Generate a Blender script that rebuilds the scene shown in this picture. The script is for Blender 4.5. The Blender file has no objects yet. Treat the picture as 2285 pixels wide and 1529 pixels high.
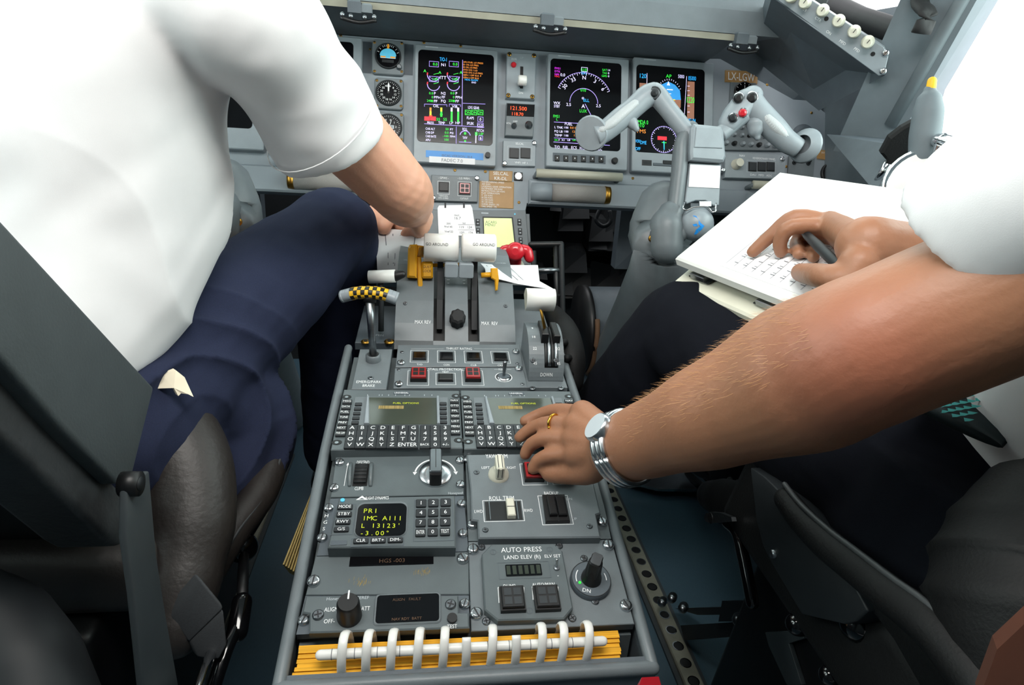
import bpy, bmesh, math, random
import numpy as np
from mathutils import Vector, Matrix, noise as mnoise
from mathutils.geometry import tessellate_polygon
random.seed(7)
SC = bpy.context.scene
COL = SC.collection
PI = math.pi
# ------------------------------------------------------------------ camera
F, CX, CY = 1375.0, 1142.5, 764.5
AR = Vector((10144, 166, 1375.0)).normalized()
AF = Vector((-177, -571, 1375.0)); AF = (AF - AR * AF.dot(AR)).normalized()
AD = AF.cross(AR)
CAM = Vector((-0.042, 0.0, 0.87))
cd = bpy.data.cameras.new('camera'); cam = bpy.data.objects.new('camera', cd); COL.objects.link(cam)
cd.sensor_width = 36.0; cd.lens = F / 2285.0 * 36.0; cd.clip_start = 0.02; cd.clip_end = 200
cx_ = Vector((AR.x, AF.x, -AD.x)); cy_ = -Vector((AR.y, AF.y, -AD.y)); cz_ = -Vector((AR.z, AF.z, -AD.z))
cam.matrix_world = Matrix(((cx_.x, cy_.x, cz_.x, CAM.x), (cx_.y, cy_.y, cz_.y, CAM.y), (cx_.z, cy_.z, cz_.z, CAM.z), (0, 0, 0, 1)))
SC.camera = cam
# ------------------------------------------------------------------ sky and light
w = bpy.data.worlds.new('overcast_sky'); SC.world = w; w.use_nodes = True
nt = w.node_tree; bg = nt.nodes['Background']
bg.inputs[0].default_value = (0.97, 0.985, 1.0, 1); bg.inputs[1].default_value = 3.2
def area(name, loc, target, sx, sy, power, col=(1, 1, 1)):
    l = bpy.data.lights.new(name, 'AREA'); l.shape = 'RECTANGLE'; l.size = sx; l.size_y = sy; l.energy = power; l.color = col
    o = bpy.data.objects.new(name, l); COL.objects.link(o); o.location = loc
    o.rotation_euler = (Vector(target) - Vector(loc)).to_track_quat('-Z', 'Y').to_euler()
    return o
area('overhead_fill', (-0.05, 0.25, 1.63), (-0.05, 1.0, 0.6), 0.9, 0.45, 19.0, (1.0, 0.97, 0.92))  # added soft fill from above, out of view; no fixture behind it
area('window_daylight_right', (1.35, 0.50, 1.25), (0.0, 0.8, 0.6), 1.2, 0.8, 14.0, (0.96, 0.98, 1.0))
area('window_daylight_left', (-1.35, 0.45, 1.25), (0.0, 0.9, 0.6), 1.2, 0.8, 9.0, (0.96, 0.97, 1.0))
SC.view_settings.view_transform = 'Standard'; SC.view_settings.look = 'None'
SC.view_settings.gamma = 1.0; SC.view_settings.use_curve_mapping = False
SC.view_settings.exposure = 0.22
SC.cycles.use_denoising = True
SC.cycles.max_bounces = 8
# ------------------------------------------------------------------ pixel -> place helpers
def ray(px, py):
    v = Vector(((px - CX) / F, (py - CY) / F, 1.0))
    return Vector((AR.dot(v), AF.dot(v), -AD.dot(v)))
def at(px, py, d): return CAM + ray(px, py) * d
def atX(px, py, X):
    q = ray(px, py); return CAM + q * ((X - CAM.x) / q.x)
def atY(px, py, Y):
    q = ray(px, py); return CAM + q * (Y / q.y)
def atZ(px, py, Z):
    q = ray(px, py); return CAM + q * ((Z - CAM.z) / q.z)
class Plane:
    def __init__(s, o, u, v):
        s.o = Vector(o); s.u = Vector(u).normalized(); s.v = Vector(v); s.v = (s.v - s.u * s.v.dot(s.u)).normalized(); s.n = s.u.cross(s.v)
        s.M = Matrix(((s.u.x, s.v.x, s.n.x, s.o.x), (s.u.y, s.v.y, s.n.y, s.o.y), (s.u.z, s.v.z, s.n.z, s.o.z), (0, 0, 0, 1)))
    def hit(s, px, py, h=0.0):
        q = ray(px, py); o = s.o + s.n * h
        P = CAM + q * ((o - CAM).dot(s.n) / q.dot(s.n)) - o
        return P.dot(s.u), P.dot(s.v)
def zm(x0, y0, x1, y1, w_, h_):
    return lambda x, y: (x0 + x * (x1 - x0) / w_, y0 + y * (y1 - y0) / h_)
Z0 = lambda x, y: (x, y)
Z1 = zm(600, 1000, 1150, 1529, 1590, 1529); Z2 = zm(1000, 1000, 1500, 1529, 1445, 1529)
Z3 = zm(740, 680, 1300, 1020, 2285, 1387); Z4 = zm(740, 440, 1300, 780, 2285, 1387)
Z5 = zm(480, 60, 1000, 460, 1988, 1529); Z6 = zm(900, 80, 1420, 480, 1988, 1529)
Z7 = zm(1180, 80, 1880, 600, 2058, 1529); Z8 = zm(1560, 0, 2285, 480, 2285, 1513)
Y4 = zm(1320, 1020, 2285, 1529, 2285, 1205); Y6 = zm(0, 950, 750, 1529, 1981, 1529)
PED = Plane(at(1050, 1400, .553), (1, 0, 0), (0, math.cos(math.radians(13.6)), math.sin(math.radians(13.6))))
CDU = Plane(at(1034, 1003, .7264), (1, 0, 0), (0, math.cos(math.radians(8.0)), math.sin(math.radians(8.0))))
PAN = Plane(at(1015, 215, 1.40), (1, 0, 0), (0, math.sin(math.radians(22.6)), math.cos(math.radians(22.6))))
# ------------------------------------------------------------------ materials
MATS = {}
def lin(c):
    if isinstance(c, str): c = tuple(int(c[i:i + 2], 16) / 255 for i in (0, 2, 4))
    return tuple(((x + .055) / 1.055) ** 2.4 if x > .04045 else x / 12.92 for x in c)
def mat(name, col, rough=.5, metal=0., var=.12, scale=40., bump=0., bscale=300., emit=0., spec=.5, coat=0., sss=0., stretch=None, emitcol=None):
    m = bpy.data.materials.new(name); m.use_nodes = True; t = m.node_tree; b = t.nodes['Principled BSDF']
    c = lin(col)
    b.inputs['Roughness'].default_value = rough; b.inputs['Metallic'].default_value = metal
    b.inputs['Specular IOR Level'].default_value = spec; b.inputs['Coat Weight'].default_value = coat
    tc = t.nodes.new('ShaderNodeTexCoord'); src = tc.outputs['Object']
    if stretch:
        mp = t.nodes.new('ShaderNodeMapping'); mp.inputs['Scale'].default_value = stretch; t.links.new(src, mp.inputs['Vector']); src = mp.outputs['Vector']
    n = t.nodes.new('ShaderNodeTexNoise'); n.inputs['Scale'].default_value = scale; n.inputs['Detail'].default_value = 4.
    t.links.new(src, n.inputs['Vector'])
    r = t.nodes.new('ShaderNodeValToRGB')
    r.color_ramp.elements[0].position = .3; r.color_ramp.elements[1].position = .7
    r.color_ramp.elements[0].color = tuple(x * (1 - var) for x in c) + (1,)
    r.color_ramp.elements[1].color = tuple(min(1, x * (1 + var)) for x in c) + (1,)
    t.links.new(n.outputs['Fac'], r.inputs['Fac']); t.links.new(r.outputs['Color'], b.inputs['Base Color'])
    if bump:
        n2 = t.nodes.new('ShaderNodeTexNoise'); n2.inputs['Scale'].default_value = bscale; n2.inputs['Detail'].default_value = 3.
        t.links.new(src, n2.inputs['Vector'])
        bp = t.nodes.new('ShaderNodeBump'); bp.inputs['Strength'].default_value = bump; bp.inputs['Distance'].default_value = .002
        t.links.new(n2.outputs['Fac'], bp.inputs['Height']); t.links.new(bp.outputs['Normal'], b.inputs['Normal'])
    if emit:
        b.inputs['Emission Color'].default_value = lin(emitcol or col) + (1,); b.inputs['Emission Strength'].default_value = emit
    if sss:
        b.inputs['Subsurface Weight'].default_value = sss; b.inputs['Subsurface Radius'].default_value = (.012, .004, .002); b.inputs['Subsurface Scale'].default_value = 1.
    MATS[name] = m
    return m
mat('paint', '687074', .42, bump=.08, bscale=900, var=.07)
mat('paint_light', '8d969c', .38, bump=.05, bscale=700, var=.06)
mat('paint_dark', '4e575e', .5, bump=.1, bscale=500, var=.08)
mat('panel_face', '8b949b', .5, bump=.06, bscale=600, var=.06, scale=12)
mat('box_grey', '586164', .4, bump=.06, bscale=700, var=.06)
mat('charcoal', '1d2124', .55, spec=.35, var=.1)
mat('black', '0d0e10', .45, var=.2)
mat('black_gloss', '08080a', .12, var=.1, coat=.3)
mat('key', '22262a', .45, var=.1)
mat('silver', 'c9cdd0', .25, metal=1., var=.08)
mat('chrome', 'e4e6e8', .1, metal=1., var=.03)
mat('steel', '8b9094', .32, metal=1., var=.1, stretch=(1, 1, 8))
mat('track_alloy', '8b8b7e', .45, metal=.3, var=.15)
mat('brass', 'b5883c', .35, metal=1., var=.1)
mat('white_plastic', 'e6e6e2', .35, var=.02)
mat('ivory', 'd2d0bf', .4, var=.04)
mat('cream_plastic', 'b9b7a6', .4, var=.05)
mat('mark', 'eef1f2', .6, var=.01)
mat('mark_dim', 'b7bfc4', .6, var=.02)
mat('ink', '25262a', .7, var=.05)
mat('ink_grey', '6a6c72', .7, var=.05)
mat('red_cap', '9c1f22', .3, var=.1, coat=.3)
mat('red_plastic', 'c8202e', .3, var=.06, coat=.4)
mat('yellow_paint', 'd79a12', .42, var=.06)
mat('yellow_stripe', 'e8b41c', .5, var=.04)
mat('brown_plate', 'a9814f', .45, var=.1)
mat('blue_label', '5a97d8', .55, var=.03)
mat('blue_mark', '2193ea', .5, var=.03)
mat('paper', 'e9e8ea', .75, var=.02)
mat('paper_yellow', 'e0a21a', .75, var=.22, scale=30, stretch=(.15, 30, 30))
mat('paper_tan', '8d7a48', .8, var=.4, scale=60, stretch=(14, .3, 1))
mat('skin', 'cf9a80', .5, var=.07, scale=25, bump=.12, bscale=260, sss=.15)
mat('skin_tan', '996a4f', .5, var=.09, scale=18, bump=.15, bscale=220, sss=.12)
mat('nail', 'dba393', .3, var=.03)
mat('shirt', 'dededf', .8, var=.015, bump=.06, bscale=1500)
mat('undershirt', 'e6dcc4', .8, var=.05)
mat('trouser', '242a40', .9, spec=.2, var=.14, scale=900, bump=.2, bscale=2200)
mat('trouser_dark', '11131a', .95, spec=.12, var=.12, scale=900, bump=.2, bscale=2200)
mat('arm_hair', 'a8784a', .5, var=.2)
mat('hair', '2a1d14', .6, var=.3, scale=200)
mat('leather_black', '0d0e0f', .62, spec=.3, var=.15, bump=.2, bscale=420)
mat('leather_brown', '292523', .5, var=.12, bump=.3, bscale=170)
mat('leather_wear', '383b3d', .5, var=.15, bump=.3, bscale=140)
mat('seat_grey', '474e50', .55, var=.06, bump=.12, bscale=400)
mat('seat_metal', '3a4043', .45, var=.06)
mat('floor_blue', '3f5663', .36, var=.1, scale=120, stretch=(8, 1, 1))
mat('lens_dark', '2c3135', .4)
mat('rubber', '141517', .7, var=.2)
mat('trim_grey', '6b7479', .6, var=.05, bump=.06, bscale=400)
mat('trim_tan', '8b8a7b', .6, var=.12, scale=20)
mat('wall_grey', '667076', .6, var=.05)
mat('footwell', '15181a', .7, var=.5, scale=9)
mat('worn_brown', '5e4530', .8, var=.4, scale=14)
mat('web', '35383b', .8, var=.2, scale=400, stretch=(1, 12, 1))
mat('orange_cloth', '4a2412', .9, var=.1)
mat('tie', '0f2226', .7, var=.2)
mat('tie_mark', '2f8f8c', .6, var=.1)
mat('gold', 'd9a441', .2, metal=1., var=.05)
mat('lens_green', 'c9dd8d', .3, var=.06, scale=30, emit=.55)
mat('led_green', '3cff3c', .5, emit=.9); mat('led_yellow', 'a9b414', .5, emit=.5)
mat('led_orange', 'ff4a18', .5, emit=1.3); mat('led_white', 'ffffff', .5, emit=6.)
mat('scr_black', '07070a', .15, var=.1)
mat('scr_lcd', '3d443c', .14, var=.1, scale=20)
mat('scr_violet', '9a86e0', .5, emit=.75); mat('scr_white', 'd8d0ff', .5, emit=.8)
mat('scr_green', '28d83c', .5, emit=.75); mat('scr_amber', 'd98028', .5, emit=.75)
mat('scr_cyan', '25a6f0', .5, emit=.8); mat('scr_magenta', 'd42ae0', .5, emit=.75)
mat('scr_red', 'd8202e', .5, emit=.8); mat('scr_yellow', 'e8d82a', .5, emit=.8)
mat('scr_sky', '2c86c8', .5, emit=.6); mat('scr_ground', '8a5e4a', .5, emit=.5)
mat('gauge_sky', '57b6d6', .4, emit=.25); mat('gauge_orange', 'e79a2f', .4, emit=.2)
# reddened skin over the bent elbow and faint mottling on the forearm
_t = MATS['skin_tan'].node_tree; _b = _t.nodes['Principled BSDF']; _src = _b.inputs['Base Color'].links[0].from_socket
_tc = _t.nodes.new('ShaderNodeTexCoord'); _d = _t.nodes.new('ShaderNodeVectorMath'); _d.operation = 'DISTANCE'; _d.inputs[1].default_value = at(1900, 850, .36)
_r = _t.nodes.new('ShaderNodeMapRange'); _r.inputs[1].default_value = .015; _r.inputs[2].default_value = .095; _r.inputs[3].default_value = .42; _r.inputs[4].default_value = 0.; _r.interpolation_type = 'SMOOTHSTEP'
_x = _t.nodes.new('ShaderNodeMix'); _x.data_type = 'RGBA'; _x.label = 'elbow_red'; _x.inputs['B'].default_value = lin('9c4a3a') + (1,)
_t.links.new(_tc.outputs['Object'], _d.inputs[0]); _t.links.new(_d.outputs['Value'], _r.inputs[0]); _t.links.new(_r.outputs[0], _x.inputs['Factor']); _t.links.new(_src, _x.inputs['A']); _t.links.new(_x.outputs['Result'], _b.inputs['Base Color'])
# knurled grips and glass need their own node trees
def knurl(name, c0, c1, sc):
    m = mat(name, c0, .4); t = m.node_tree; b = t.nodes['Principled BSDF']
    tc = t.nodes.new('ShaderNodeTexCoord'); mp = t.nodes.new('ShaderNodeMapping'); mp.inputs['Rotation'].default_value = (0, 0, PI / 4); mp.inputs['Scale'].default_value = (sc, sc, sc)
    ck = t.nodes.new('ShaderNodeTexVoronoi'); ck.voronoi_dimensions = '2D'; ck.distance = 'CHEBYCHEV'; ck.inputs['Randomness'].default_value = 0.
    t.links.new(tc.outputs['Object'], mp.inputs[0]); t.links.new(mp.outputs[0], ck.inputs['Vector'])
    r = t.nodes.new('ShaderNodeValToRGB'); r.color_ramp.elements[0].color = lin(c1) + (1,); r.color_ramp.elements[1].color = lin(c0) + (1,)
    r.color_ramp.elements[0].position = .25; r.color_ramp.elements[1].position = .5
    t.links.new(ck.outputs['Distance'], r.inputs[0]); t.links.new(r.outputs[0], b.inputs['Base Color'])
    bp = t.nodes.new('ShaderNodeBump'); bp.inputs['Strength'].default_value = .5; bp.inputs['Distance'].default_value = .001; bp.invert = True
    t.links.new(ck.outputs['Distance'], bp.inputs['Height']); t.links.new(bp.outputs[0], b.inputs['Normal'])
knurl('knurl', '5d5a58', 'b4b0ab', 150.)
knurl('knurl_light', '9aa0a3', 'c7ccce', 190.)
def glass(name, tint, refl):
    m = bpy.data.materials.new(name); m.use_nodes = True; t = m.node_tree
    for n in list(t.nodes): t.nodes.remove(n)
    o = t.nodes.new('ShaderNodeOutputMaterial'); mx = t.nodes.new('ShaderNodeMixShader'); tr = t.nodes.new('ShaderNodeBsdfTransparent'); g = t.nodes.new('ShaderNodeBsdfGlossy')
    nz = t.nodes.new('ShaderNodeTexNoise'); nz.inputs['Scale'].default_value = 3.
    mr = t.nodes.new('ShaderNodeMapRange'); mr.inputs[3].default_value = refl * .8; mr.inputs[4].default_value = refl * 1.2
    t.links.new(nz.outputs[0], mr.inputs[0]); t.links.new(mr.outputs[0], mx.inputs[0])
    tr.inputs[0].default_value = tint + (1,); g.inputs['Roughness'].default_value = .02
    t.links.new(tr.outputs[0], mx.inputs[1]); t.links.new(g.outputs[0], mx.inputs[2]); t.links.new(mx.outputs[0], o.inputs[0])
    MATS[name] = m
glass('pane', (.93, 1., .97), .05)
# ------------------------------------------------------------------ mesh builder
_TXT = {}
def text_geo(s):
    if s in _TXT: return _TXT[s]
    c = bpy.data.curves.new('t', 'FONT'); c.body = s; c.resolution_u = 2; c.size = 1.0; c.align_x = 'LEFT'
    o = bpy.data.objects.new('t', c); COL.objects.link(o)
    me = o.evaluated_get(bpy.context.evaluated_depsgraph_get()).to_mesh()
    V = [v.co.copy() for v in me.vertices]; P = [tuple(p.vertices) for p in me.polygons]
    o.to_mesh_clear(); bpy.data.objects.remove(o); bpy.data.curves.remove(c)
    if V:
        x0 = min(v.x for v in V); x1 = max(v.x for v in V)
    else: x0 = x1 = 0
    _TXT[s] = (V, P, x0, x1)
    return _TXT[s]
def rrect(x0, x1, y0, y1, r=0., n=4):
    if r <= 0: return [(x0, y0), (x1, y0), (x1, y1), (x0, y1)]
    r = min(r, (x1 - x0) * .499, (y1 - y0) * .499); P = []
    for cx, cy, a in ((x1 - r, y0 + r, -PI / 2), (x1 - r, y1 - r, 0), (x0 + r, y1 - r, PI / 2), (x0 + r, y0 + r, PI)):
        for i in range(n + 1): P.append((cx + r * math.cos(a + i / n * PI / 2), cy + r * math.sin(a + i / n * PI / 2)))
    return P
def circ(cx, cy, r, n=20, ry=None, a0=0.): return [(cx + r * math.cos(a0 + 2 * PI * i / n), cy + (ry or r) * math.sin(a0 + 2 * PI * i / n)) for i in range(n)]
def inset(P, d):
    n = len(P); out = []
    A = sum(P[i][0] * P[(i + 1) % n][1] - P[(i + 1) % n][0] * P[i][1] for i in range(n))
    sg = 1 if A > 0 else -1
    for i in range(n):
        a = Vector(P[i - 1]); b = Vector(P[i]); c = Vector(P[(i + 1) % n])
        e1 = (b - a).normalized(); e2 = (c - b).normalized()
        n1 = Vector((-e1.y, e1.x)) * sg; n2 = Vector((-e2.y, e2.x)) * sg
        m_ = (n1 + n2); L = m_.length
        m_ = m_ / L if L > 1e-6 else n1
        k = d / max(.35, m_.dot(n1)); out.append(tuple(b + m_ * k))
    return out
class MB:
    def __init__(s): s.v = []; s.f = []; s.m = []; s.sm = []; s.mats = []
    def mi(s, m):
        if m not in s.mats: s.mats.append(m)
        return s.mats.index(m)
    def add(s, V, Fc, m, smooth=False, M=None):
        b = len(s.v); k = s.mi(m)
        for p in V:
            p = Vector(p); s.v.append(M @ p if M else p)
        for f in Fc: s.f.append(tuple(b + i for i in f)); s.m.append(k); s.sm.append(smooth)
        return s
    def prism(s, P, z0, z1, m, ch=0., M=None, top=None, cap0=False, smooth=False):
        P = list(P); n = len(P)
        if sum(P[i][0] * P[(i + 1) % n][1] - P[(i + 1) % n][0] * P[i][1] for i in range(n)) < 0: P.reverse()
        rings = [(P, z0)]
        if ch > 0: rings += [(P, z1 - ch), (inset(P, ch), z1)]
        else: rings += [(P, z1)]
        V = []; Fc = []
        for r_, z in rings: V += [(x, y, z) for x, y in r_]
        for k in range(len(rings) - 1):
            for i in range(n):
                j = (i + 1) % n; Fc.append((k * n + i, k * n + j, k * n + n + j, k * n + n + i))
        s.add(V, Fc, m, smooth, M)
        tp = rings[-1][0]
        tris = tessellate_polygon([[Vector((x, y, 0)) for x, y in tp]]) if n > 4 else None
        TF = [tuple(range(n))] if n <= 4 else [t if _ccw(tp, t) else t[::-1] for t in tris]
        s.add([(x, y, rings[-1][1]) for x, y in tp], TF, top or m, False, M)
        if cap0: s.add([(x, y, z0) for x, y in P], [f[::-1] for f in ([tuple(range(n))] if n <= 4 else [t if _ccw(P, t) else t[::-1] for t in tessellate_polygon([[Vector((x, y, 0)) for x, y in P]])])], m, False, M)
        return s
    def box(s, x0, x1, y0, y1, z0, z1, m, ch=0., r=0., M=None, top=None): return s.prism(rrect(min(x0, x1), max(x0, x1), min(y0, y1), max(y0, y1), r), z0, z1, m, ch, M, top, cap0=True)
    def rect(s, x0, x1, y0, y1, z, m, M=None): return s.add([(x0, y0, z), (x1, y0, z), (x1, y1, z), (x0, y1, z)], [(0, 1, 2, 3)], m, False, M)
    def frame(s, x0, x1, y0, y1, z, w_, m):
        s.rect(x0, x1, y0, y0 + w_, z, m); s.rect(x0, x1, y1 - w_, y1, z, m); s.rect(x0, x0 + w_, y0 + w_, y1 - w_, z, m); s.rect(x1 - w_, x1, y0 + w_, y1 - w_, z, m); return s
    def line(s, x0, y0, x1, y1, z, w_, m):
        d = Vector((x1 - x0, y1 - y0)); p = Vector((-d.y, d.x)).normalized() * w_ / 2
        return s.add([(x0 - p.x, y0 - p.y, z), (x1 - p.x, y1 - p.y, z), (x1 + p.x, y1 + p.y, z), (x0 + p.x, y0 + p.y, z)], [(0, 1, 2, 3)], m)
    def arc(s, cx, cy, r0, r1, a0, a1, z, m, n=24):
        V = []; Fc = []
        for i in range(n + 1):
            a = math.radians(a0 + (a1 - a0) * i / n); V += [(cx + r0 * math.cos(a), cy + r0 * math.sin(a), z), (cx + r1 * math.cos(a), cy + r1 * math.sin(a), z)]
        for i in range(n): Fc.append((2 * i, 2 * i + 1, 2 * i + 3, 2 * i + 2))
        return s.add(V, Fc, m)
    def poly(s, P, z, m, M=None):
        P = list(P); T_ = [t if _ccw(P, t) else t[::-1] for t in tessellate_polygon([[Vector((x, y, 0)) for x, y in P]])]
        return s.add([(x, y, z) for x, y in P], T_, m, False, M)
    def text(s, x, y, z, h, t, m, ax='c', w_=None, M=None, rot=0.):
        V, P, x0, x1 = text_geo(t)
        if not V: return s
        k = h / .72; W = (x1 - x0) * k; kx = k
        if w_ and W > w_: kx = k * w_ / W; W = w_
        ox = {'c': -W / 2, 'l': 0, 'r': -W}[ax]; ca, sa = math.cos(rot), math.sin(rot); Q = []
        for v in V:
            a = (v.x - x0) * kx + ox; b = v.y * k - h / 2; Q.append((x + a * ca - b * sa, y + a * sa + b * ca, z))
        return s.add(Q, P, m, False, M)
    def cyl(s, cx, cy, z0, z1, r, m, r2=None, n=20, ch=0., M=None, top=None, smooth=True):
        r2 = r if r2 is None else r2
        prof = [(r, z0), (r2, z1)] if not ch else [(r, z0), (r2, z1 - ch), (r2 - ch, z1)]
        return s.lathe(cx, cy, prof, m, n, M, top, smooth)
    def lathe(s, cx, cy, prof, m, n=20, M=None, top=None, smooth=True, cap0=False):
        V = []; Fc = []
        for r, z in prof: V += [(cx + r * math.cos(2 * PI * i / n), cy + r * math.sin(2 * PI * i / n), z) for i in range(n)]
        for k in range(len(prof) - 1):
            for i in range(n):
                j = (i + 1) % n; Fc.append((k * n + i, k * n + j, k * n + n + j, k * n + n + i))
        s.add(V, Fc, m, smooth, M)
        s.add([(cx + prof[-1][0] * math.cos(2 * PI * i / n), cy + prof[-1][0] * math.sin(2 * PI * i / n), prof[-1][1]) for i in range(n)], [tuple(range(n))], top or m, False, M)
        if cap0: s.add([(cx + prof[0][0] * math.cos(2 * PI * i / n), cy + prof[0][0] * math.sin(2 * PI * i / n), prof[0][1]) for i in range(n)], [tuple(range(n))[::-1]], m, False, M)
        return s
    def tube(s, P, R, m, n=12, ratio=1., up=(0, 0, 1), caps=True, sub=0, M=None, dome=False):
        """sweep of an (elliptical) ring along P; R = radius or list; ratio = thickness across 'up'"""
        P = [Vector(p) for p in P]; R = [R] * len(P) if not hasattr(R, '__len__') else list(R)
        RT = list(ratio) if hasattr(ratio, '__len__') else [ratio] * len(P)
        if sub: P, R, RT = smooth_path(P, R, RT, sub)
        if dome:
            for e in (0, 1):
                a, b = (P[0], P[1]) if e == 0 else (P[-1], P[-2]); d = (a - b).normalized(); r0 = R[0] if e == 0 else R[-1]; t0 = RT[0] if e == 0 else RT[-1]
                ext = [(a + d * r0 * math.sin(q), r0 * math.cos(q)) for q in (.45, .85, 1.2, 1.45)]
                if e == 0: P = [x for x, _ in ext[::-1]] + P; R = [y for _, y in ext[::-1]] + R; RT = [t0] * 4 + RT
                else: P = P + [x for x, _ in ext]; R = R + [y for _, y in ext]; RT = RT + [t0] * 4
        V = []; Fc = []; up = Vector(up); N = len(P)
        for i in range(N):
            t = (P[min(i + 1, N - 1)] - P[max(i - 1, 0)]).normalized()
            sx = t.cross(up)
            if sx.length < 1e-3: sx = t.cross(Vector((1, .01, 0)))
            sx.normalize(); sy = sx.cross(t)
            for k in range(n):
                a = 2 * PI * k / n; V.append(P[i] + sx * (R[i] * math.cos(a)) + sy * (R[i] * RT[i] * math.sin(a)))
        for i in range(N - 1):
            for k in range(n):
                j = (k + 1) % n; Fc.append((i * n + k, i * n + j, i * n + n + j, i * n + n + k))
        if caps: Fc += [tuple(range(n))[::-1], tuple((N - 1) * n + k for k in range(n))]
        return s.add(V, Fc, m, True, M)
    def sphere(s, c, r, m, n=20, k=12, sc=(1, 1, 1), M=None):
        V = []; Fc = []; c = Vector(c)
        for i in range(k + 1):
            t = PI * i / k
            for j in range(n): a = 2 * PI * j / n; V.append(c + Vector((r * sc[0] * math.sin(t) * math.cos(a), r * sc[1] * math.sin(t) * math.sin(a), r * sc[2] * math.cos(t))))
        for i in range(k):
            for j in range(n): q = (j + 1) % n; Fc.append((i * n + j, i * n + n + j, i * n + n + q, i * n + q))
        return s.add(V, Fc, m, True, M)
    def hexa(s, B, T_, m):
        """8-corner block: B and T_ are 4 corners each"""
        n = len(B); V = list(B) + list(T_)
        Fc = [tuple(range(n))[::-1], tuple(range(n, 2 * n))] + [(i, (i + 1) % n, n + (i + 1) % n, n + i) for i in range(n)]
        return s.add(V, Fc, m)
    def build(s, name, parent=None, M=None, recalc=False, world=None):
        me = bpy.data.meshes.new(name); me.from_pydata([tuple(v) for v in s.v], [], s.f)
        for m in s.mats: me.materials.append(MATS[m])
        me.polygons.foreach_set('material_index', s.m); me.polygons.foreach_set('use_smooth', s.sm)
        if recalc:
            b = bmesh.new(); b.from_mesh(me); bmesh.ops.remove_doubles(b, verts=b.verts, dist=1e-6); bmesh.ops.recalc_face_normals(b, faces=b.faces); b.to_mesh(me); b.free()
        me.update()
        o = bpy.data.objects.new(name, me); COL.objects.link(o)
        if parent: o.parent = parent
        if M: o.matrix_basis = M
        return o
def _ccw(P, t):
    a, b, c = (P[i] for i in t); return (b[0] - a[0]) * (c[1] - a[1]) - (b[1] - a[1]) * (c[0] - a[0]) > 0
def smooth_path(P, R, RT, sub):
    oP, oR, oT = [], [], []; n = len(P)
    for i in range(n - 1):
        p0, p1, p2, p3 = P[max(i - 1, 0)], P[i], P[i + 1], P[min(i + 2, n - 1)]
        for k in range(sub):
            t = k / sub; t2, t3 = t * t, t * t * t
            oP.append(.5 * ((2 * p1) + (p2 - p0) * t + (2 * p0 - 5 * p1 + 4 * p2 - p3) * t2 + (3 * p1 - p0 - 3 * p2 + p3) * t3))
            e = t * t * (3 - 2 * t) ; oR.append(R[i] * (1 - e) + R[i + 1] * e); oT.append(RT[i] * (1 - e) + RT[i + 1] * e)
    oP.append(P[-1]); oR.append(R[-1]); oT.append(RT[-1]); return oP, oR, oT
def tag(o, label, cat, group=None, kind=None):
    if label: o['label'] = label
    if cat: o['category'] = cat
    if group: o['group'] = group
    if kind: o['kind'] = kind
    return o
def empty(name, M, label, cat, group=None):
    o = bpy.data.objects.new(name, None); COL.objects.link(o); o.empty_display_size = .02
    o.matrix_basis = M if isinstance(M, Matrix) else Matrix.Translation(M)
    return tag(o, label, cat, group)
def struct(o): o['kind'] = 'structure'; return o
class PT:
    """a thing that sits on a sloping panel plane; local u,v in the plane, w out of it"""
    def __init__(s, pl, name, label, cat, cpx, group=None, h=0.):
        s.pl = pl; s.h = h; s.cu, s.cv = pl.hit(*cpx, h)
        s.o = empty(name, pl.M @ Matrix.Translation((s.cu, s.cv, h)), label, cat, group)
    def p(s, zf, x, y, dh=0.):
        u, v = s.pl.hit(*zf(x, y), s.h + dh); return u - s.cu, v - s.cv
    def poly(s, zf, pts, dh=0.): return [s.p(zf, x, y, dh) for x, y in pts]
    def q(s, zf, x0, y0, x1, y1, dh=0.):
        xm, ym = (x0 + x1) / 2, (y0 + y1) / 2
        return s.p(zf, x0, ym, dh)[0], s.p(zf, x1, ym, dh)[0], s.p(zf, xm, y1, dh)[1], s.p(zf, xm, y0, dh)[1]
    def add(s, name, mb, parent=None, label=None):
        o = mb.build(name, parent or s.o)
        if label: o['label'] = label
        return o
    def inst(s, name, src, u, v, w_=0., rot=0., sc=1., parent=None):
        o = bpy.data.objects.new(name, src); COL.objects.link(o); o.parent = parent or s.o
        o.matrix_basis = Matrix.Translation((u, v, w_)) @ Matrix.Rotation(rot, 4, 'Z') @ Matrix.Scale(sc, 4); return o
def mesh_only(mb, name):
    o = mb.build(name); me = o.data; bpy.data.objects.remove(o); return me
# shared little meshes
_m = MB(); _m.lathe(0, 0, [(.0052, 0), (.0052, .0025), (.0046, .0034), (.003, .0040)], 'silver', 14); _m.box(-.0005, .0005, -.0042, .0042, .0036, .0043, 'ink')
FAST = mesh_only(_m, 'fastener_mesh')
_m = MB(); _m.lathe(0, 0, [(.0032, 0), (.0032, .0008), (.0024, .0013)], 'steel', 12); _m.box(-.0004, .0004, -.002, .002, .001, .0015, 'ink'); _m.box(-.002, .002, -.0004, .0004, .001, .0015, 'ink')
SCREW = mesh_only(_m, 'screw_mesh')
_m = MB(); _m.lathe(0, 0, [(.0034, 0), (.0034, .0006), (.0020, .0012)], 'brass', 12); _m.lathe(0, 0, [(.0016, .0012), (.0016, .0014)], 'charcoal', 8)
BRASS = mesh_only(_m, 'brass_mesh')
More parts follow.
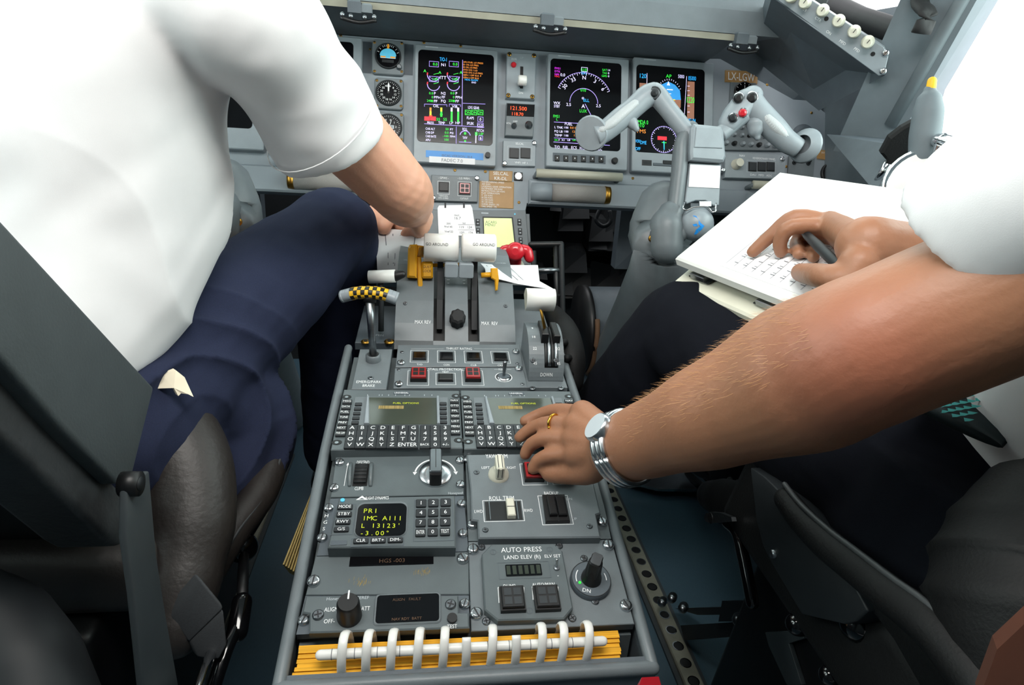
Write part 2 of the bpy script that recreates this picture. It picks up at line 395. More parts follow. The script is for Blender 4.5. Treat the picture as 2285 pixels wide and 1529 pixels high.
# ================================================================== cockpit shell
def slab(name, P, thick, m, kind='structure', parent=None):
    """polygon P (world points, roughly planar) given thickness along its normal"""
    P = [Vector(p) for p in P]; n = Vector()
    for i in range(len(P)): n += P[i].cross(P[(i + 1) % len(P)])
    n.normalize(); mb = MB(); mb.hexa(P, [p + n * thick for p in P], m); o = mb.build(name, parent, recalc=True)
    if kind: o['kind'] = kind
    return o
def prof_x(mb, pts, x0, x1, m):
    """profile of (Y,Z) points extruded across X"""
    n = len(pts); V = [(x0, y, z) for y, z in pts] + [(x1, y, z) for y, z in pts]
    Fc = [(i, (i + 1) % n, n + (i + 1) % n, n + i) for i in range(n)]
    T_ = tessellate_polygon([[Vector((y, z, 0)) for y, z in pts]])
    Fc += [tuple(t) for t in T_] + [tuple(n + i for i in t)[::-1] for t in T_]
    return mb.add(V, Fc, m)
FL = MB(); FL.box(-1.0, 1.0, -.75, 2.2, -.04, 0, 'floor_blue'); o = FL.build('floor'); struct(o)
m_ = MB(); m_.box(-1.0, 1.0, -.75, 1.35, 1.68, 1.72, 'wall_grey'); struct(m_.build('ceiling'))
# front: footwell bulkhead below the panel, windscreen frame above it
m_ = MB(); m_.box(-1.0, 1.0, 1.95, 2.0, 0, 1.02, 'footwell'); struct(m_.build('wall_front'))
def side_wall(sx, name):
    m_ = MB(); X0, X1 = sx * .92, sx * .99
    for y0, y1, z0, z1 in ((-.75, 2.0, 0, .80), (-.75, .02, .80, 1.70), (.02, 1.08, 1.42, 1.70), (1.24, 2.0, .80, 1.09)): m_.box(X0, X1, y0, y1, z0, z1, 'wall_grey')
    return struct(m_.build(name))
side_wall(1, 'wall_right'); side_wall(-1, 'wall_left')
m_ = MB()
for x0, x1, z0, z1 in ((-1, -.32, 0, 1.7), (.32, 1, 0, 1.7), (-.32, .32, 1.5, 1.7)): m_.box(x0, x1, -.80, -.75, z0, z1, 'wall_grey')
struct(m_.build('wall_back'))
m_ = MB(); m_.box(-.31, .31, -.79, -.765, .005, 1.495, 'paint_dark', ch=.004); struct(m_.build('doorway_light_block_1'))  # unseen panel added to keep rear light out of the doorway
# pillar between windscreen and side window, window surround
def pillar(sx, name):
    m_ = MB(); S = lambda p: Vector((sx * p[0], p[1], p[2]))
    A = [(.80, 1.27, .80), (.87, 1.19, .80), (.93, 1.22, .80), (.88, 1.34, .80)]
    B = [(.76, 1.01, 1.44), (.86, .93, 1.44), (.92, .95, 1.44), (.84, 1.06, 1.44)]
    m_.hexa([S(p) for p in A], [S(p) for p in B], 'wall_grey')
    m_.tube([S(p) for p in ((.855, 1.19, .86), (.855, 1.13, 1.0), (.855, 1.045, 1.2), (.855, .94, 1.44))], .013, 'trim_grey', n=10)
    return struct(m_.build(name, recalc=True))
pillar(1, 'trim_1'); pillar(-1, 'trim_2')
def pane(name, P):
    o = slab(name, P, .006, 'pane'); return o
pane('window_1', [(-.04, 1.70, 1.02), (-.78, 1.42, 1.02), (-.72, 1.05, 1.62), (-.04, 1.30, 1.62)])
pane('window_2', [(.04, 1.70, 1.02), (.78, 1.42, 1.02), (.72, 1.05, 1.62), (.04, 1.30, 1.62)])
pane('window_3', [(.955, .0, .78), (.955, 1.12, .78), (.955, .98, 1.45), (.955, .0, 1.45)])
pane('window_4', [(-.955, .0, .78), (-.955, 1.12, .78), (-.955, .98, 1.45), (-.955, .0, 1.45)])
m_ = MB(); m_.hexa([(-.04, 1.72, 1.0), (.04, 1.72, 1.0), (.04, 1.76, 1.0), (-.04, 1.76, 1.0)], [(-.04, 1.28, 1.68), (.04, 1.28, 1.68), (.04, 1.34, 1.68), (-.04, 1.34, 1.68)], 'wall_grey'); struct(m_.build('trim_3', recalc=True))
# window sill on the right, pale moulding under the side window
def sill(sx, name):
    m_ = MB(); S = lambda p: (sx * p[0], p[1], p[2])
    m_.hexa([S((.80, -.2, .60)), S((.80, 1.14, .60)), S((.93, 1.14, .60)), S((.93, -.2, .60))], [S((.86, -.2, .80)), S((.86, 1.12, .80)), S((.93, 1.12, .815)), S((.93, -.2, .815))], 'wall_grey')
    return struct(m_.build(name, recalc=True))
sill(1, 'trim_4'); sill(-1, 'trim_5')
def console(sx, name):
    m_ = MB(); S = lambda p: (sx * p[0], p[1], p[2])
    m_.hexa([S((.72, -.2, 0)), S((.72, 1.45, 0)), S((.93, 1.45, 0)), S((.93, -.2, 0))], [S((.78, -.2, .60)), S((.70, 1.42, .66)), S((.93, 1.45, .66)), S((.93, -.2, .60))], 'paint_dark')
    return struct(m_.build(name, recalc=True))
console(1, 'trim_6'); console(-1, 'trim_7')
# ================================================================== centre pedestal
def PYZ(pl, v, h=0.):
    P = pl.o + pl.v * v + pl.n * h; return P.y, P.z
vA = PED.hit(1050, 1416)[1]; vB = PED.hit(1034, 1008)[1]; vR = PED.hit(1050, 1482)[1]; vE = PED.hit(1050, 1506)[1]
pd = empty('center_pedestal', (0, .6, 0), 'grey center pedestal between the two seats with rounded raised side rails', 'pedestal')
def pbuild(mb, name, par=None, lab=None):
    for i, v in enumerate(mb.v): mb.v[i] = v - Vector((0, .6, 0))
    o = mb.build(name, par or pd, recalc=True)
    if lab: o['label'] = lab
    return o
m_ = MB()
cd_top = PYZ(CDU, CDU.hit(1030, 783)[1], -.014)
prof_x(m_, [(PYZ(PED, vA, -.014)), PYZ(PED, vB, -.014), PYZ(CDU, 0, -.014), cd_top, (cd_top[0] + .004, .02), (PYZ(PED, vA)[0], .02)], -.150, .150, 'box_grey')
pbuild(m_, 'body')
# book well at the aft end
m_ = MB(); ya, za = PYZ(PED, vA); yr, zr = PYZ(PED, vR); ye, ze = PYZ(PED, vE)
prof_x(m_, [(ya, za - .045), (ya, .05), (ye, .05), (ye, ze - .002), (yr, zr - .002), (yr, zr - .045)], -.158, .158, 'paint_dark'); pbuild(m_, 'book_well')
for sx, nm in ((-1, 'side_rail'), (1, 'side_rail')):
    m_ = MB(); P = [PYZ(PED, vE, -.004), PYZ(PED, vB, -.001), PYZ(CDU, CDU.hit(1030, 780)[1], -.001)]
    m_.tube([(sx * .158, y, z) for y, z in P], .0058, 'paint', n=12, sub=5, dome=True)
    prof_x(m_, [(P[0][0], P[0][1]), P[1], P[2], (P[2][0], .02), (P[0][0], .05)], sx * .158 - .0045, sx * .158 + .0045, 'paint_dark'); pbuild(m_, nm)
m_ = MB(); m_.tube([(-.158, ye, ze - .004), (.158, ye, ze - .004)], .0062, 'paint', n=12, dome=True)
prof_x(m_, [(ye - .004, ze - .004), (ye + .004, ze - .004), (ye + .004, .05), (ye - .004, .05)], -.158, .158, 'paint_dark'); pbuild(m_, 'aft_lip')
def txt(t, mb, zf, x, y, s, hz, m='mark', wz=None, z=.0022, ax='c'):
    u, v = t.p(zf, x, y, z); h = t.p(zf, x, y - hz / 2, z)[1] - t.p(zf, x, y + hz / 2, z)[1]
    W = (t.p(zf, x + wz / 2, y, z)[0] - t.p(zf, x - wz / 2, y, z)[0]) if wz else None
    mb.text(u, v, z, h, s, m, ax, W)
def fast(t, zf, pts, h=.002, src=None, name='fastener', sc=1.):
    for x, y in pts:
        u, v = t.p(zf, x, y, h); t.inst(name, src or FAST, u, v, h, random.uniform(-.5, .5), sc)
def button(t, zf, r, m, name='button', h=.002, z1=.006, cross=True, frame_m='mark_dim', fr=None, lab=None, txt_=None, lamp='black'):
    u0, u1, v0, v1 = t.q(zf, *r, h); mb = MB()
    mb.box(u0, u1, v0, v1, h - .001, h + z1 * .6, 'black')
    e = (u1 - u0) * .06
    mb.box(u0 + e, u1 - e, v0 + e, v1 - e, h + z1 * .5, h + z1, m, ch=.0007)
    if cross:
        um, vm = (u0 + u1) / 2, (v0 + v1) / 2; a = (u1 - u0) * .34; b = (v1 - v0) * .33; g = (u1 - u0) * .04
        for sx in (-1, 1):
            for sy in (-1, 1): mb.rect(um + (g if sx > 0 else -a), um + (a if sx > 0 else -g), vm + (g if sy > 0 else -b), vm + (b if sy > 0 else -g), h + z1 + .0003, lamp)
    o = t.add(name, mb, label=lab)
    if fr:
        pass
    return o
def frame_mark(t, mb, zf, r, z=.0022, w_=.0006, m='mark_dim'):
    u0, u1, v0, v1 = t.q(zf, *r, z); mb.frame(u0, u1, v0, v1, z, w_, m)
# ---- L1: pitch and turn panel
t = PT(PED, 'pitch_turn_panel', 'grey pedestal panel with DESCEND CLIMB thumbwheel and large silver turn knob', 'control panel', Z1(840, 180))
mb = MB(); mb.prism(t.poly(Z1, [(436, 40), (1256, 36), (1258, 308), (398, 326)]), -.008, .002, 'box_grey', ch=.0007)
txt(t, mb, Z1, 608, 92, 'DESCEND', 22, wz=80); txt(t, mb, Z1, 582, 260, 'CLIMB', 22, wz=56); txt(t, mb, Z1, 1205, 290, 'Honeywell', 16, 'mark_dim', wz=95)
cu, cv = t.p(Z1, 1074, 172, .002); R = t.p(Z1, 1182, 172, .002)[0] - cu
mb.arc(cu, cv, R * 1.18, R * 1.27, 12, 84, .0022, 'mark'); mb.arc(cu, cv, R * 1.18, R * 1.27, 96, 168, .0022, 'mark')
for sx in (-1, 1): mb.poly([(cu + sx * R * 1.35, cv + R * .22), (cu + sx * R * 1.08, cv + R * .22), (cu + sx * R * 1.24, cv - R * .02)], .0022, 'mark')
u0, v0 = t.p(Z1, 485, 245, .002); u1, v1 = t.p(Z1, 508, 112, .002); mb.line(u0, v0, u1, v1, .0022, .0006, 'mark'); mb.poly([(u1 - .0015, v1), (u1 + .0015, v1), (u1 + .0004, v1 + .004)], .0022, 'mark')
t.add('faceplate', mb)
mb = MB(); a0, a1, b0, b1 = t.q(Z1, 548, 102, 640, 246, .002)
mb.box(a0, a1, b0, b1, .002, .0026, 'black')
mb.tube([((a0 + a1) / 2 + s * (a1 - a0) * .42, (b0 + b1) / 2, .0005) for s in (-1, 1)], (b1 - b0) * .44, 'rubber', n=36, up=(0, 0, 1), ratio=.55)
for k in range(9):
    a = PI * (k + .5) / 9; r_ = (b1 - b0) * .445; mb.tube([((a0 + a1) / 2 + s * (a1 - a0) * .42, (b0 + b1) / 2 + r_ * math.cos(a), .0005 + .55 * r_ * math.sin(a)) for s in (-1, 1)], .0008, 'charcoal', n=6)
t.add('thumbwheel', mb)
for s, x in ((-1, 520), (1, 655)):
    mb = MB(); a, b = t.p(Z1, x, 245, .002); c, d = t.p(Z1, x + 8, 100, .002)
    mb.tube([(a, b, .001), (a + (c - a) * .25, b + (d - b) * .25, .006), (a + (c - a) * .6, b + (d - b) * .6, .008), (c, d, .001)], .0022, 'box_grey', n=8, sub=4); t.add('wheel_guard', mb)
mb = MB(); mb.lathe(cu, cv, [(R, .002), (R, .004), (R * .96, .0055), (R * .55, .0065)], 'silver', 36); kn = t.add('turn_knob', mb, label='silver round knob')
mb = MB(); mb.box(-R * .36, R * .36, -R * 1.0, R * .95, .005, .024, 'black', ch=.002, r=.003); mb.box(-R * .36, R * .36, -R * .9, R * .95, .0235, .026, 'steel', ch=.001, r=.003); mb.rect(-.0004, .0004, -R * .6, R * .95, .0262, 'ink')
o = mb.build('pointer_bar', kn); o.matrix_basis = Matrix.Translation((cu, cv, 0)); o['label'] = 'black bar with brushed top'
fast(t, Z1, [(457, 98), (422, 262), (1232, 85), (1235, 240)])
# ---- L2: HGS control unit
t = PT(PED, 'display_control_unit', 'raised grey control unit with green text screen reading PRI IMC and number keypad', 'control unit', Z1(800, 480))
H = .016
mb = MB(); mb.prism(t.poly(Z1, [(398, 330), (1256, 312), (1288, 670), (310, 700)]), -.008, .001, 'paint_dark')
mb.prism(t.poly(Z1, [(452, 322), (1200, 304), (1206, 640), (378, 642)], H), 0, H, 'box_grey', ch=.0012)
u0, u1, v0, v1 = t.q(Z1, 556, 350, 896, 576, H); mb.prism(rrect(u0, u1, v0, v1, .008), H, H + .0012, 'paint', ch=.0008)
txt(t, mb, Z1, 698, 322, 'FLIGHT DYNAMICS', 20, wz=150, z=H + .0003)
a, b = t.p(Z1, 600, 326, H); mb.poly([(a - .006, b - .002), (a + .006, b - .002), (a, b + .0035)], H + .0003, 'mark'); mb.poly([(a - .003, b - .0015), (a + .003, b - .0015), (a, b + .0005)], H + .0005, 'box_grey')
for s, x, y in (('H', 372, 436), ('G', 364, 478), ('S', 355, 520)): txt(t, mb, Z1, x, y, s, 22, z=.0018, m='mark')
a, b = t.p(Z1, 476, 340, H); mb.cyl(a, b, H, H + .0015, .0022, 'gauge_sky')
a0, a1, b0, b1 = t.q(Z1, 398, 598, 504, 628, H); mb.prism(rrect(a0, a1, b0, b1, .001), H, H + .0006, 'paint_dark')
# key well outlines
for r in ((935, 334, 1190, 600), (405, 362, 552, 560), (530, 578, 872, 634)): frame_mark(t, mb, Z1, r, H + .0003, .0007, 'paint_dark')
t.add('housing', mb)
mb = MB(); u0, u1, v0, v1 = t.q(Z1, 566, 360, 886, 568, H + .0012); mb.prism(rrect(u0, u1, v0, v1, .007, 6), H, H + .0016, 'scr_black')
for s, y, x in (('PRI', 404, 624), ('IMC A111', 452, 616), ("L 13123'", 500, 608), ('-3.00°', 548, 600)):
    for k, c_ in enumerate(s): txt(t, mb, Z1, x + k * 33, y, c_, 29, 'led_yellow', z=H + .0019)
t.add('screen', mb, label='dark screen with green text')
def hkey(x, y, w_, h_, s, hz=16):
    mb = MB(); a0, a1, b0, b1 = t.q(Z1, x - w_ / 2, y - h_ / 2, x + w_ / 2, y + h_ / 2, H); mb.prism(rrect(a0, a1, b0, b1, .0012, 2), H, H + .0022, 'key', ch=.0005)
    u, v = t.p(Z1, x, y, H); hh = (b1 - b0) * hz / h_; mb.text(u, v, H + .0024, hh, s, 'mark', 'c', (a1 - a0) * .8); t.add('key', mb)
for s, x, y in (('MODE', 492, 386), ('STBY', 486, 433), ('RWY', 478, 482), ('G/S', 468, 530)): hkey(x, y, 98, 32, s, 20)
for s, x, y in (('CLR', 594, 605), ('BRT+', 705, 602), ('DIM-', 816, 599)): hkey(x, y, 98, 32, s, 20)
for i, s in enumerate(['1', '2', '3', '4', '5', '6', '7', '8', '9', 'ENTER', '0', 'TEST']):
    r_, c_ = divmod(i, 3); hkey(982 + c_ * 79 - r_ * 1.5, 362 + r_ * 63 - c_ * 3, 66, 50, s, 24)
fast(t, Z1, [(388, 392), (345, 585), (1243, 365), (1250, 557)], .001)
# ---- L3: blank plate HGS-003
t = PT(PED, 'blank_plate', 'plain grey plate lettered HGS -003 in a dark strip', 'panel', Z1(780, 820))
mb = MB(); mb.prism(t.poly(Z1, [(302, 702), (1288, 672), (1292, 948), (238, 952)]), -.008, .001, 'box_grey', ch=.0006)
a0, a1, b0, b1 = t.q(Z1, 522, 694, 1062, 758, .001); mb.rect(a0, a1, b0, b1, .0013, 'scr_black'); txt(t, mb, Z1, 795, 725, 'HGS -003', 26, 'worn_brown', wz=205, z=.0016)
for _ in range(34):
    for (x, y, sx, sy) in ((588, 862, 38, 18), (1000, 800, 42, 14)):
        a, b = t.p(Z1, x + random.gauss(0, sx) * .7, y + random.gauss(0, sy) * .7, .001); L = random.uniform(.0006, .0022); mb.line(a, b - L, a + .0004, b + L, .00115, .00035, 'paper_tan')
t.add('faceplate', mb); fast(t, Z1, [(290, 866), (1250, 720)], .001, sc=1.15)
# ---- L4: ALIGN / ATT mode panel
t = PT(PED, 'mode_select_panel', 'grey panel with black rotary knob marked ALIGN OFF ATT and dark display window', 'control panel', Z1(770, 1070))
H = .008
mb = MB(); mb.prism(t.poly(Z1, [(236, 954), (1290, 950), (1294, 1166), (254, 1200), (176, 1204)], 0), -.008, .0, 'paint_dark')
mb.prism(t.poly(Z1, [(238, 954), (1222, 950), (1226, 1000), (1226, 1060), (1290, 1062), (1294, 1160), (258, 1192), (262, 1070), (215, 1062)], H), 0, H, 'box_grey', ch=.0012)
txt(t, mb, Z1, 510, 968, 'Honeywell   LASEREF', 20, 'mark_dim', wz=340, z=H + .0003)
txt(t, mb, Z1, 402, 1040, 'ALIGN', 28, wz=88, z=H + .0003); txt(t, mb, Z1, 390, 1116, 'OFF-', 28, wz=70, z=H + .0003); txt(t, mb, Z1, 624, 1034, 'ATT', 28, wz=56, z=H + .0003); txt(t, mb, Z1, 1182, 1150, 'TEST', 26, wz=64, z=H + .0003)
a0, a1, b0, b1 = t.q(Z1, 678, 940, 1112, 1140, H); mb.prism(rrect(a0, a1, b0, b1, .004), H, H + .0015, 'paint', ch=.001)
t.add('faceplate', mb)
mb = MB(); a0, a1, b0, b1 = t.q(Z1, 694, 952, 1098, 1130, H); mb.prism(rrect(a0, a1, b0, b1, .003), H + .001, H + .002, 'scr_black')
for i, y in ((0, 975), (1, 1100)): txt(t, mb, Z1, 890, y, 'ALIGN   FAULT' if i == 0 else 'NAV RDY  BATT', 18, 'worn_brown', wz=300, z=H + .0022)
t.add('display_window', mb)
mb = MB(); cu, cv = t.p(Z1, 520, 1085, H); R = (t.p(Z1, 592, 1080, H)[0] - t.p(Z1, 438, 1080, H)[0]) / 2
mb.lathe(cu, cv, [(R * 1.05, H), (R * 1.05, H + .004), (R, H + .006), (R * .95, H + .02), (R * .82, H + .0225)], 'black', 28)
mb.box(cu - .0007, cu + .0007, cv + R * .2, cv + R * 1.0, H + .0222, H + .0235, 'mark'); t.add('rotary_knob', mb, label='black knob with white index line')
mb = MB(); a, b = t.p(Z1, 1182, 1104, H); mb.cyl(a, b, H, H + .003, .0045, 'black', n=16); t.add('button', mb)
fast(t, Z1, [(318, 1080), (1172, 1012)], H, SCREW, 'screw', 1.6); fast(t, Z1, [(228, 1116), (1262, 1012)], .0)
# ---- R1: trim panel
t = PT(PED, 'trim_panel', 'light grey trim panel with YAW TRIM knob, ROLL TRIM lever and two red guarded buttons', 'control panel', Z2(560, 320))
H = .012
mb = MB(); mb.prism(t.poly(Z2, [(110, 30), (930, 22), (1050, 590), (130, 605)]), -.008, .001, 'box_grey')
mb.prism(t.poly(Z2, [(120, 40), (905, 30), (940, 230), (985, 420), (955, 430), (985, 575), (196, 582), (190, 470), (150, 465), (146, 270)], H), 0, H, 'paint', ch=.0014)
txt(t, mb, Z2, 312, 52, 'YAW TRIM', 26, wz=140, z=H + .0003); txt(t, mb, Z2, 242, 126, 'LEFT', 16, wz=52, z=H + .0003); txt(t, mb, Z2, 408, 126, 'RIGHT', 16, wz=58, z=H + .0003)
txt(t, mb, Z2, 345, 322, 'ROLL TRIM', 26, wz=160, z=H + .0003); txt(t, mb, Z2, 196, 408, 'LWD', 20, wz=54, z=H + .0003); txt(t, mb, Z2, 518, 402, 'RWD', 20, wz=54, z=H + .0003)
txt(t, mb, Z2, 665, 290, 'BACKUP', 20, wz=92, z=H + .0003); txt(t, mb, Z2, 780, 328, 'DN', 16, z=H + .0003, m='mark_dim'); txt(t, mb, Z2, 815, 456, 'UP', 16, z=H + .0003, m='mark_dim')
txt(t, mb, Z2, 540, 92, 'SYS 1 CUTOUT', 16, wz=110, z=H + .0003, m='mark_dim')
for r in ((470, 100, 632, 240), (662, 96, 826, 236), (226, 336, 486, 474), (592, 305, 790, 496)): frame_mark(t, mb, Z2, r, H + .0003, .0006, 'mark')
t.add('faceplate', mb)
for x, y in ((548, 172), (752, 168)): button(t, Z2, (x - 62, y - 55, x + 62, y + 50), 'red_cap', 'guarded_button', H, .009, lab='red guarded square button')
mb = MB(); cu, cv = t.p(Z2, 325, 175, H); R = (t.p(Z2, 392, 175, H)[0] - t.p(Z2, 258, 175, H)[0]) / 2
mb.lathe(cu, cv, [(R, H), (R * .96, H + .004), (R * .6, H + .008), (R * .5, H + .012)], 'ivory', 26); k_ = t.add('yaw_trim_knob', mb, label='ivory rotary knob with black lines')
mb = MB(); mb.box(-.0048, .0048, -R * .95, R * .95, 0, .016, 'ivory', ch=.0012, r=.003)
for q in (-.0022, .0022): mb.rect(q - .0004, q + .0004, -R * .8, R * .8, .0162, 'ink')
for q in (-.0022, .0022): mb.box(q - .0004, q + .0004, -R * .953, -R * .9, .002, .0155, 'ink')
o = mb.build('pointer_bar', k_); o.matrix_basis = Matrix.Translation((cu, cv, H + .006))
mb = MB(); a0, a1, b0, b1 = t.q(Z2, 240, 346, 474, 466, H); mb.rect(a0, a1, b0, b1, H + .0004, 'black')
W = a1 - a0; mb.box(a0 + W * .58, a0 + W * .80, b0 + .001, b1 - .0005, H, H + .007, 'ivory', ch=.001); mb.rect(a0 + W * .58, a0 + W * .80, (b0 + b1) / 2 - .0004, (b0 + b1) / 2 + .0004, H + .0072, 'ink')
mb.box(a0 + W * .10, a0 + W * .13, b0, b1, H, H + .002, 'steel'); mb.box(a0 + W * .86, a0 + W * .89, b0, b1, H, H + .002, 'steel'); t.add('roll_trim_lever', mb, label='white lever in a dark slot')
mb = MB(); P = t.poly(Z2, [(605, 312), (748, 310), (784, 486), (628, 490)], H); mb.prism(P, H, H + .004, 'black', ch=.001); u, v = t.p(Z2, 692, 400, H); mb.line(u + .0006, v + .018, u, v - .018, H + .0043, .001, 'charcoal')
a0, a1, b0, b1 = t.q(Z2, 640, 340, 690, 460, H); mb.box(a0, a1, b0, b1, H + .003, H + .009, 'black', ch=.001); a0, a1, b0, b1 = t.q(Z2, 698, 340, 752, 460, H); mb.box(a0, a1, b0, b1, H + .003, H + .008, 'black', ch=.001); t.add('rocker_switch', mb)
fast(t, Z2, [(183, 158), (240, 530), (912, 506)], H, SCREW, 'screw'); fast(t, Z2, [(130, 78), (156, 500), (992, 482)], .001, sc=1.1)
# ---- R2: pressurisation panel
t = PT(PED, 'pressurization_panel', 'grey panel lettered AUTO PRESS with two square buttons and large black rotary knob', 'control panel', Z2(640, 860))
H = .010
mb = MB(); mb.prism(t.poly(Z2, [(130, 610), (1052, 596), (1200, 1140), (148, 1188)]), -.008, .0015, 'paint', ch=.0006)
t.add('base_plate', mb)
mb = MB(); mb.prism(t.poly(Z2, [(216, 684), (282, 618), (682, 615), (738, 664), (806, 1030), (748, 1100), (322, 1112), (236, 1042)], H), .0015, H, 'box_grey', ch=.0012)
txt(t, mb, Z2, 472, 654, 'AUTO PRESS', 32, wz=262, z=H + .0003); txt(t, mb, Z2, 478, 702, 'LAND ELEV (ft)', 26, wz=236, z=H + .0003); txt(t, mb, Z2, 674, 696, 'ELV SET', 20, wz=104, z=H + .0003)
txt(t, mb, Z2, 396, 890, 'DUMP', 24, wz=78, z=H + .0003); txt(t, mb, Z2, 614, 880, 'AUTO/MAN', 24, wz=146, z=H + .0003)
frame_mark(t, mb, Z2, (324, 734, 658, 842), H + .0003, .0004, 'paint_dark')
txt(t, mb, Z2, 700, 740, '+', 24, z=H + .0003); txt(t, mb, Z2, 708, 820, '-', 24, z=H + .0003)
for x0, x1, y0, y1 in ((322, 488, 900, 1000), (542, 708, 896, 980)):
    for x, dx in ((x0, 8), (x1, -8)):
        a, b = t.p(Z2, x, y0, H); c, d = t.p(Z2, x + (6 if dx > 0 else 2), y1, H); mb.line(a, b, c, d, H + .0003, .0008, 'mark'); e, f_ = t.p(Z2, x + dx * 2, y0, H); mb.line(a, b, e, f_, H + .0003, .0008, 'mark')
for x, y in ((290, 672), (655, 655), (525, 1050)):
    a, b = t.p(Z2, x, y, H); mb.arc(a, b, .0026, .0031, 0, 360, H + .0003, 'paint_dark', 16); mb.line(a, b - .002, a, b + .002, H + .0003, .0004, 'paint_dark')
t.add('faceplate', mb)
mb = MB(); a0, a1, b0, b1 = t.q(Z2, 370, 752, 602, 826, H); mb.prism(rrect(a0, a1, b0, b1, .001), H, H + .0008, 'scr_black')
for k in range(6): mb.box(a0 + (a1 - a0) * (k + .15) / 6, a0 + (a1 - a0) * (k + .8) / 6, b0 + .0015, b1 - .0015, H, H + .0011, 'scr_lcd')
t.add('digit_window', mb)
button(t, Z2, (332, 908, 492, 1066), 'black', 'button', H, .008, lamp='lens_dark'); button(t, Z2, (552, 902, 714, 1060), 'black', 'button', H, .008, lamp='lens_dark')
mb = MB(); a, b = t.p(Z2, 698, 776, H); mb.cyl(a, b, H, H + .002, .003, 'steel', n=12); mb.tube([(a, b, H + .001), (a - .0002, b + .003, H + .009)], .0014, 'silver', n=8, dome=True); t.add('toggle_switch', mb)
mb = MB(); cu, cv = t.p(Z2, 920, 850, .006); R = (t.p(Z2, 1052, 850, .006)[0] - t.p(Z2, 790, 850, .006)[0]) / 2
mb.lathe(cu, cv, [(R, .0015), (R, .006), (R * .96, .008)], 'paint_dark', 40); mb.arc(cu, cv, R * .93, R * .96, 0, 360, .0083, 'black', 40)
mb.arc(cu, cv, R * .72, R * .76, 140, 190, .0083, 'mark'); mb.arc(cu, cv, R * .72, R * .76, -10, 20, .0083, 'mark'); mb.text(cu - R * .35, cv - R * .62, .0083, .004, 'DN', 'mark', rot=-.3); mb.cyl(cu - R * .6, cv - R * .2, .008, .0088, .0014, 'scr_green', n=10)
k_ = t.add('knob_skirt', mb)
mb = MB(); mb.lathe(0, 0, [(R * .5, 0), (R * .48, .004), (R * .40, .008), (R * .34, .026), (R * .3, .028)], 'black', 24); mb.box(-.0055, .0055, -R * .36, R * .36, .010, .031, 'black', ch=.0015, r=.003); mb.box(-.0048, .0048, -R * .32, R * .32, .0308, .0318, 'steel', r=.002)
o = mb.build('rotary_knob', k_); o.matrix_basis = Matrix.Translation((cu, cv, .008)) @ Matrix.Rotation(-.5, 4, 'Z')
fast(t, Z2, [(215, 642), (716, 634), (876, 714), (948, 990), (800, 1100), (245, 1120)], .0015, SCREW, 'screw', 1.2); fast(t, Z2, [(160, 660), (181, 1074), (1030, 632), (1144, 1022)], .0015, sc=1.15)
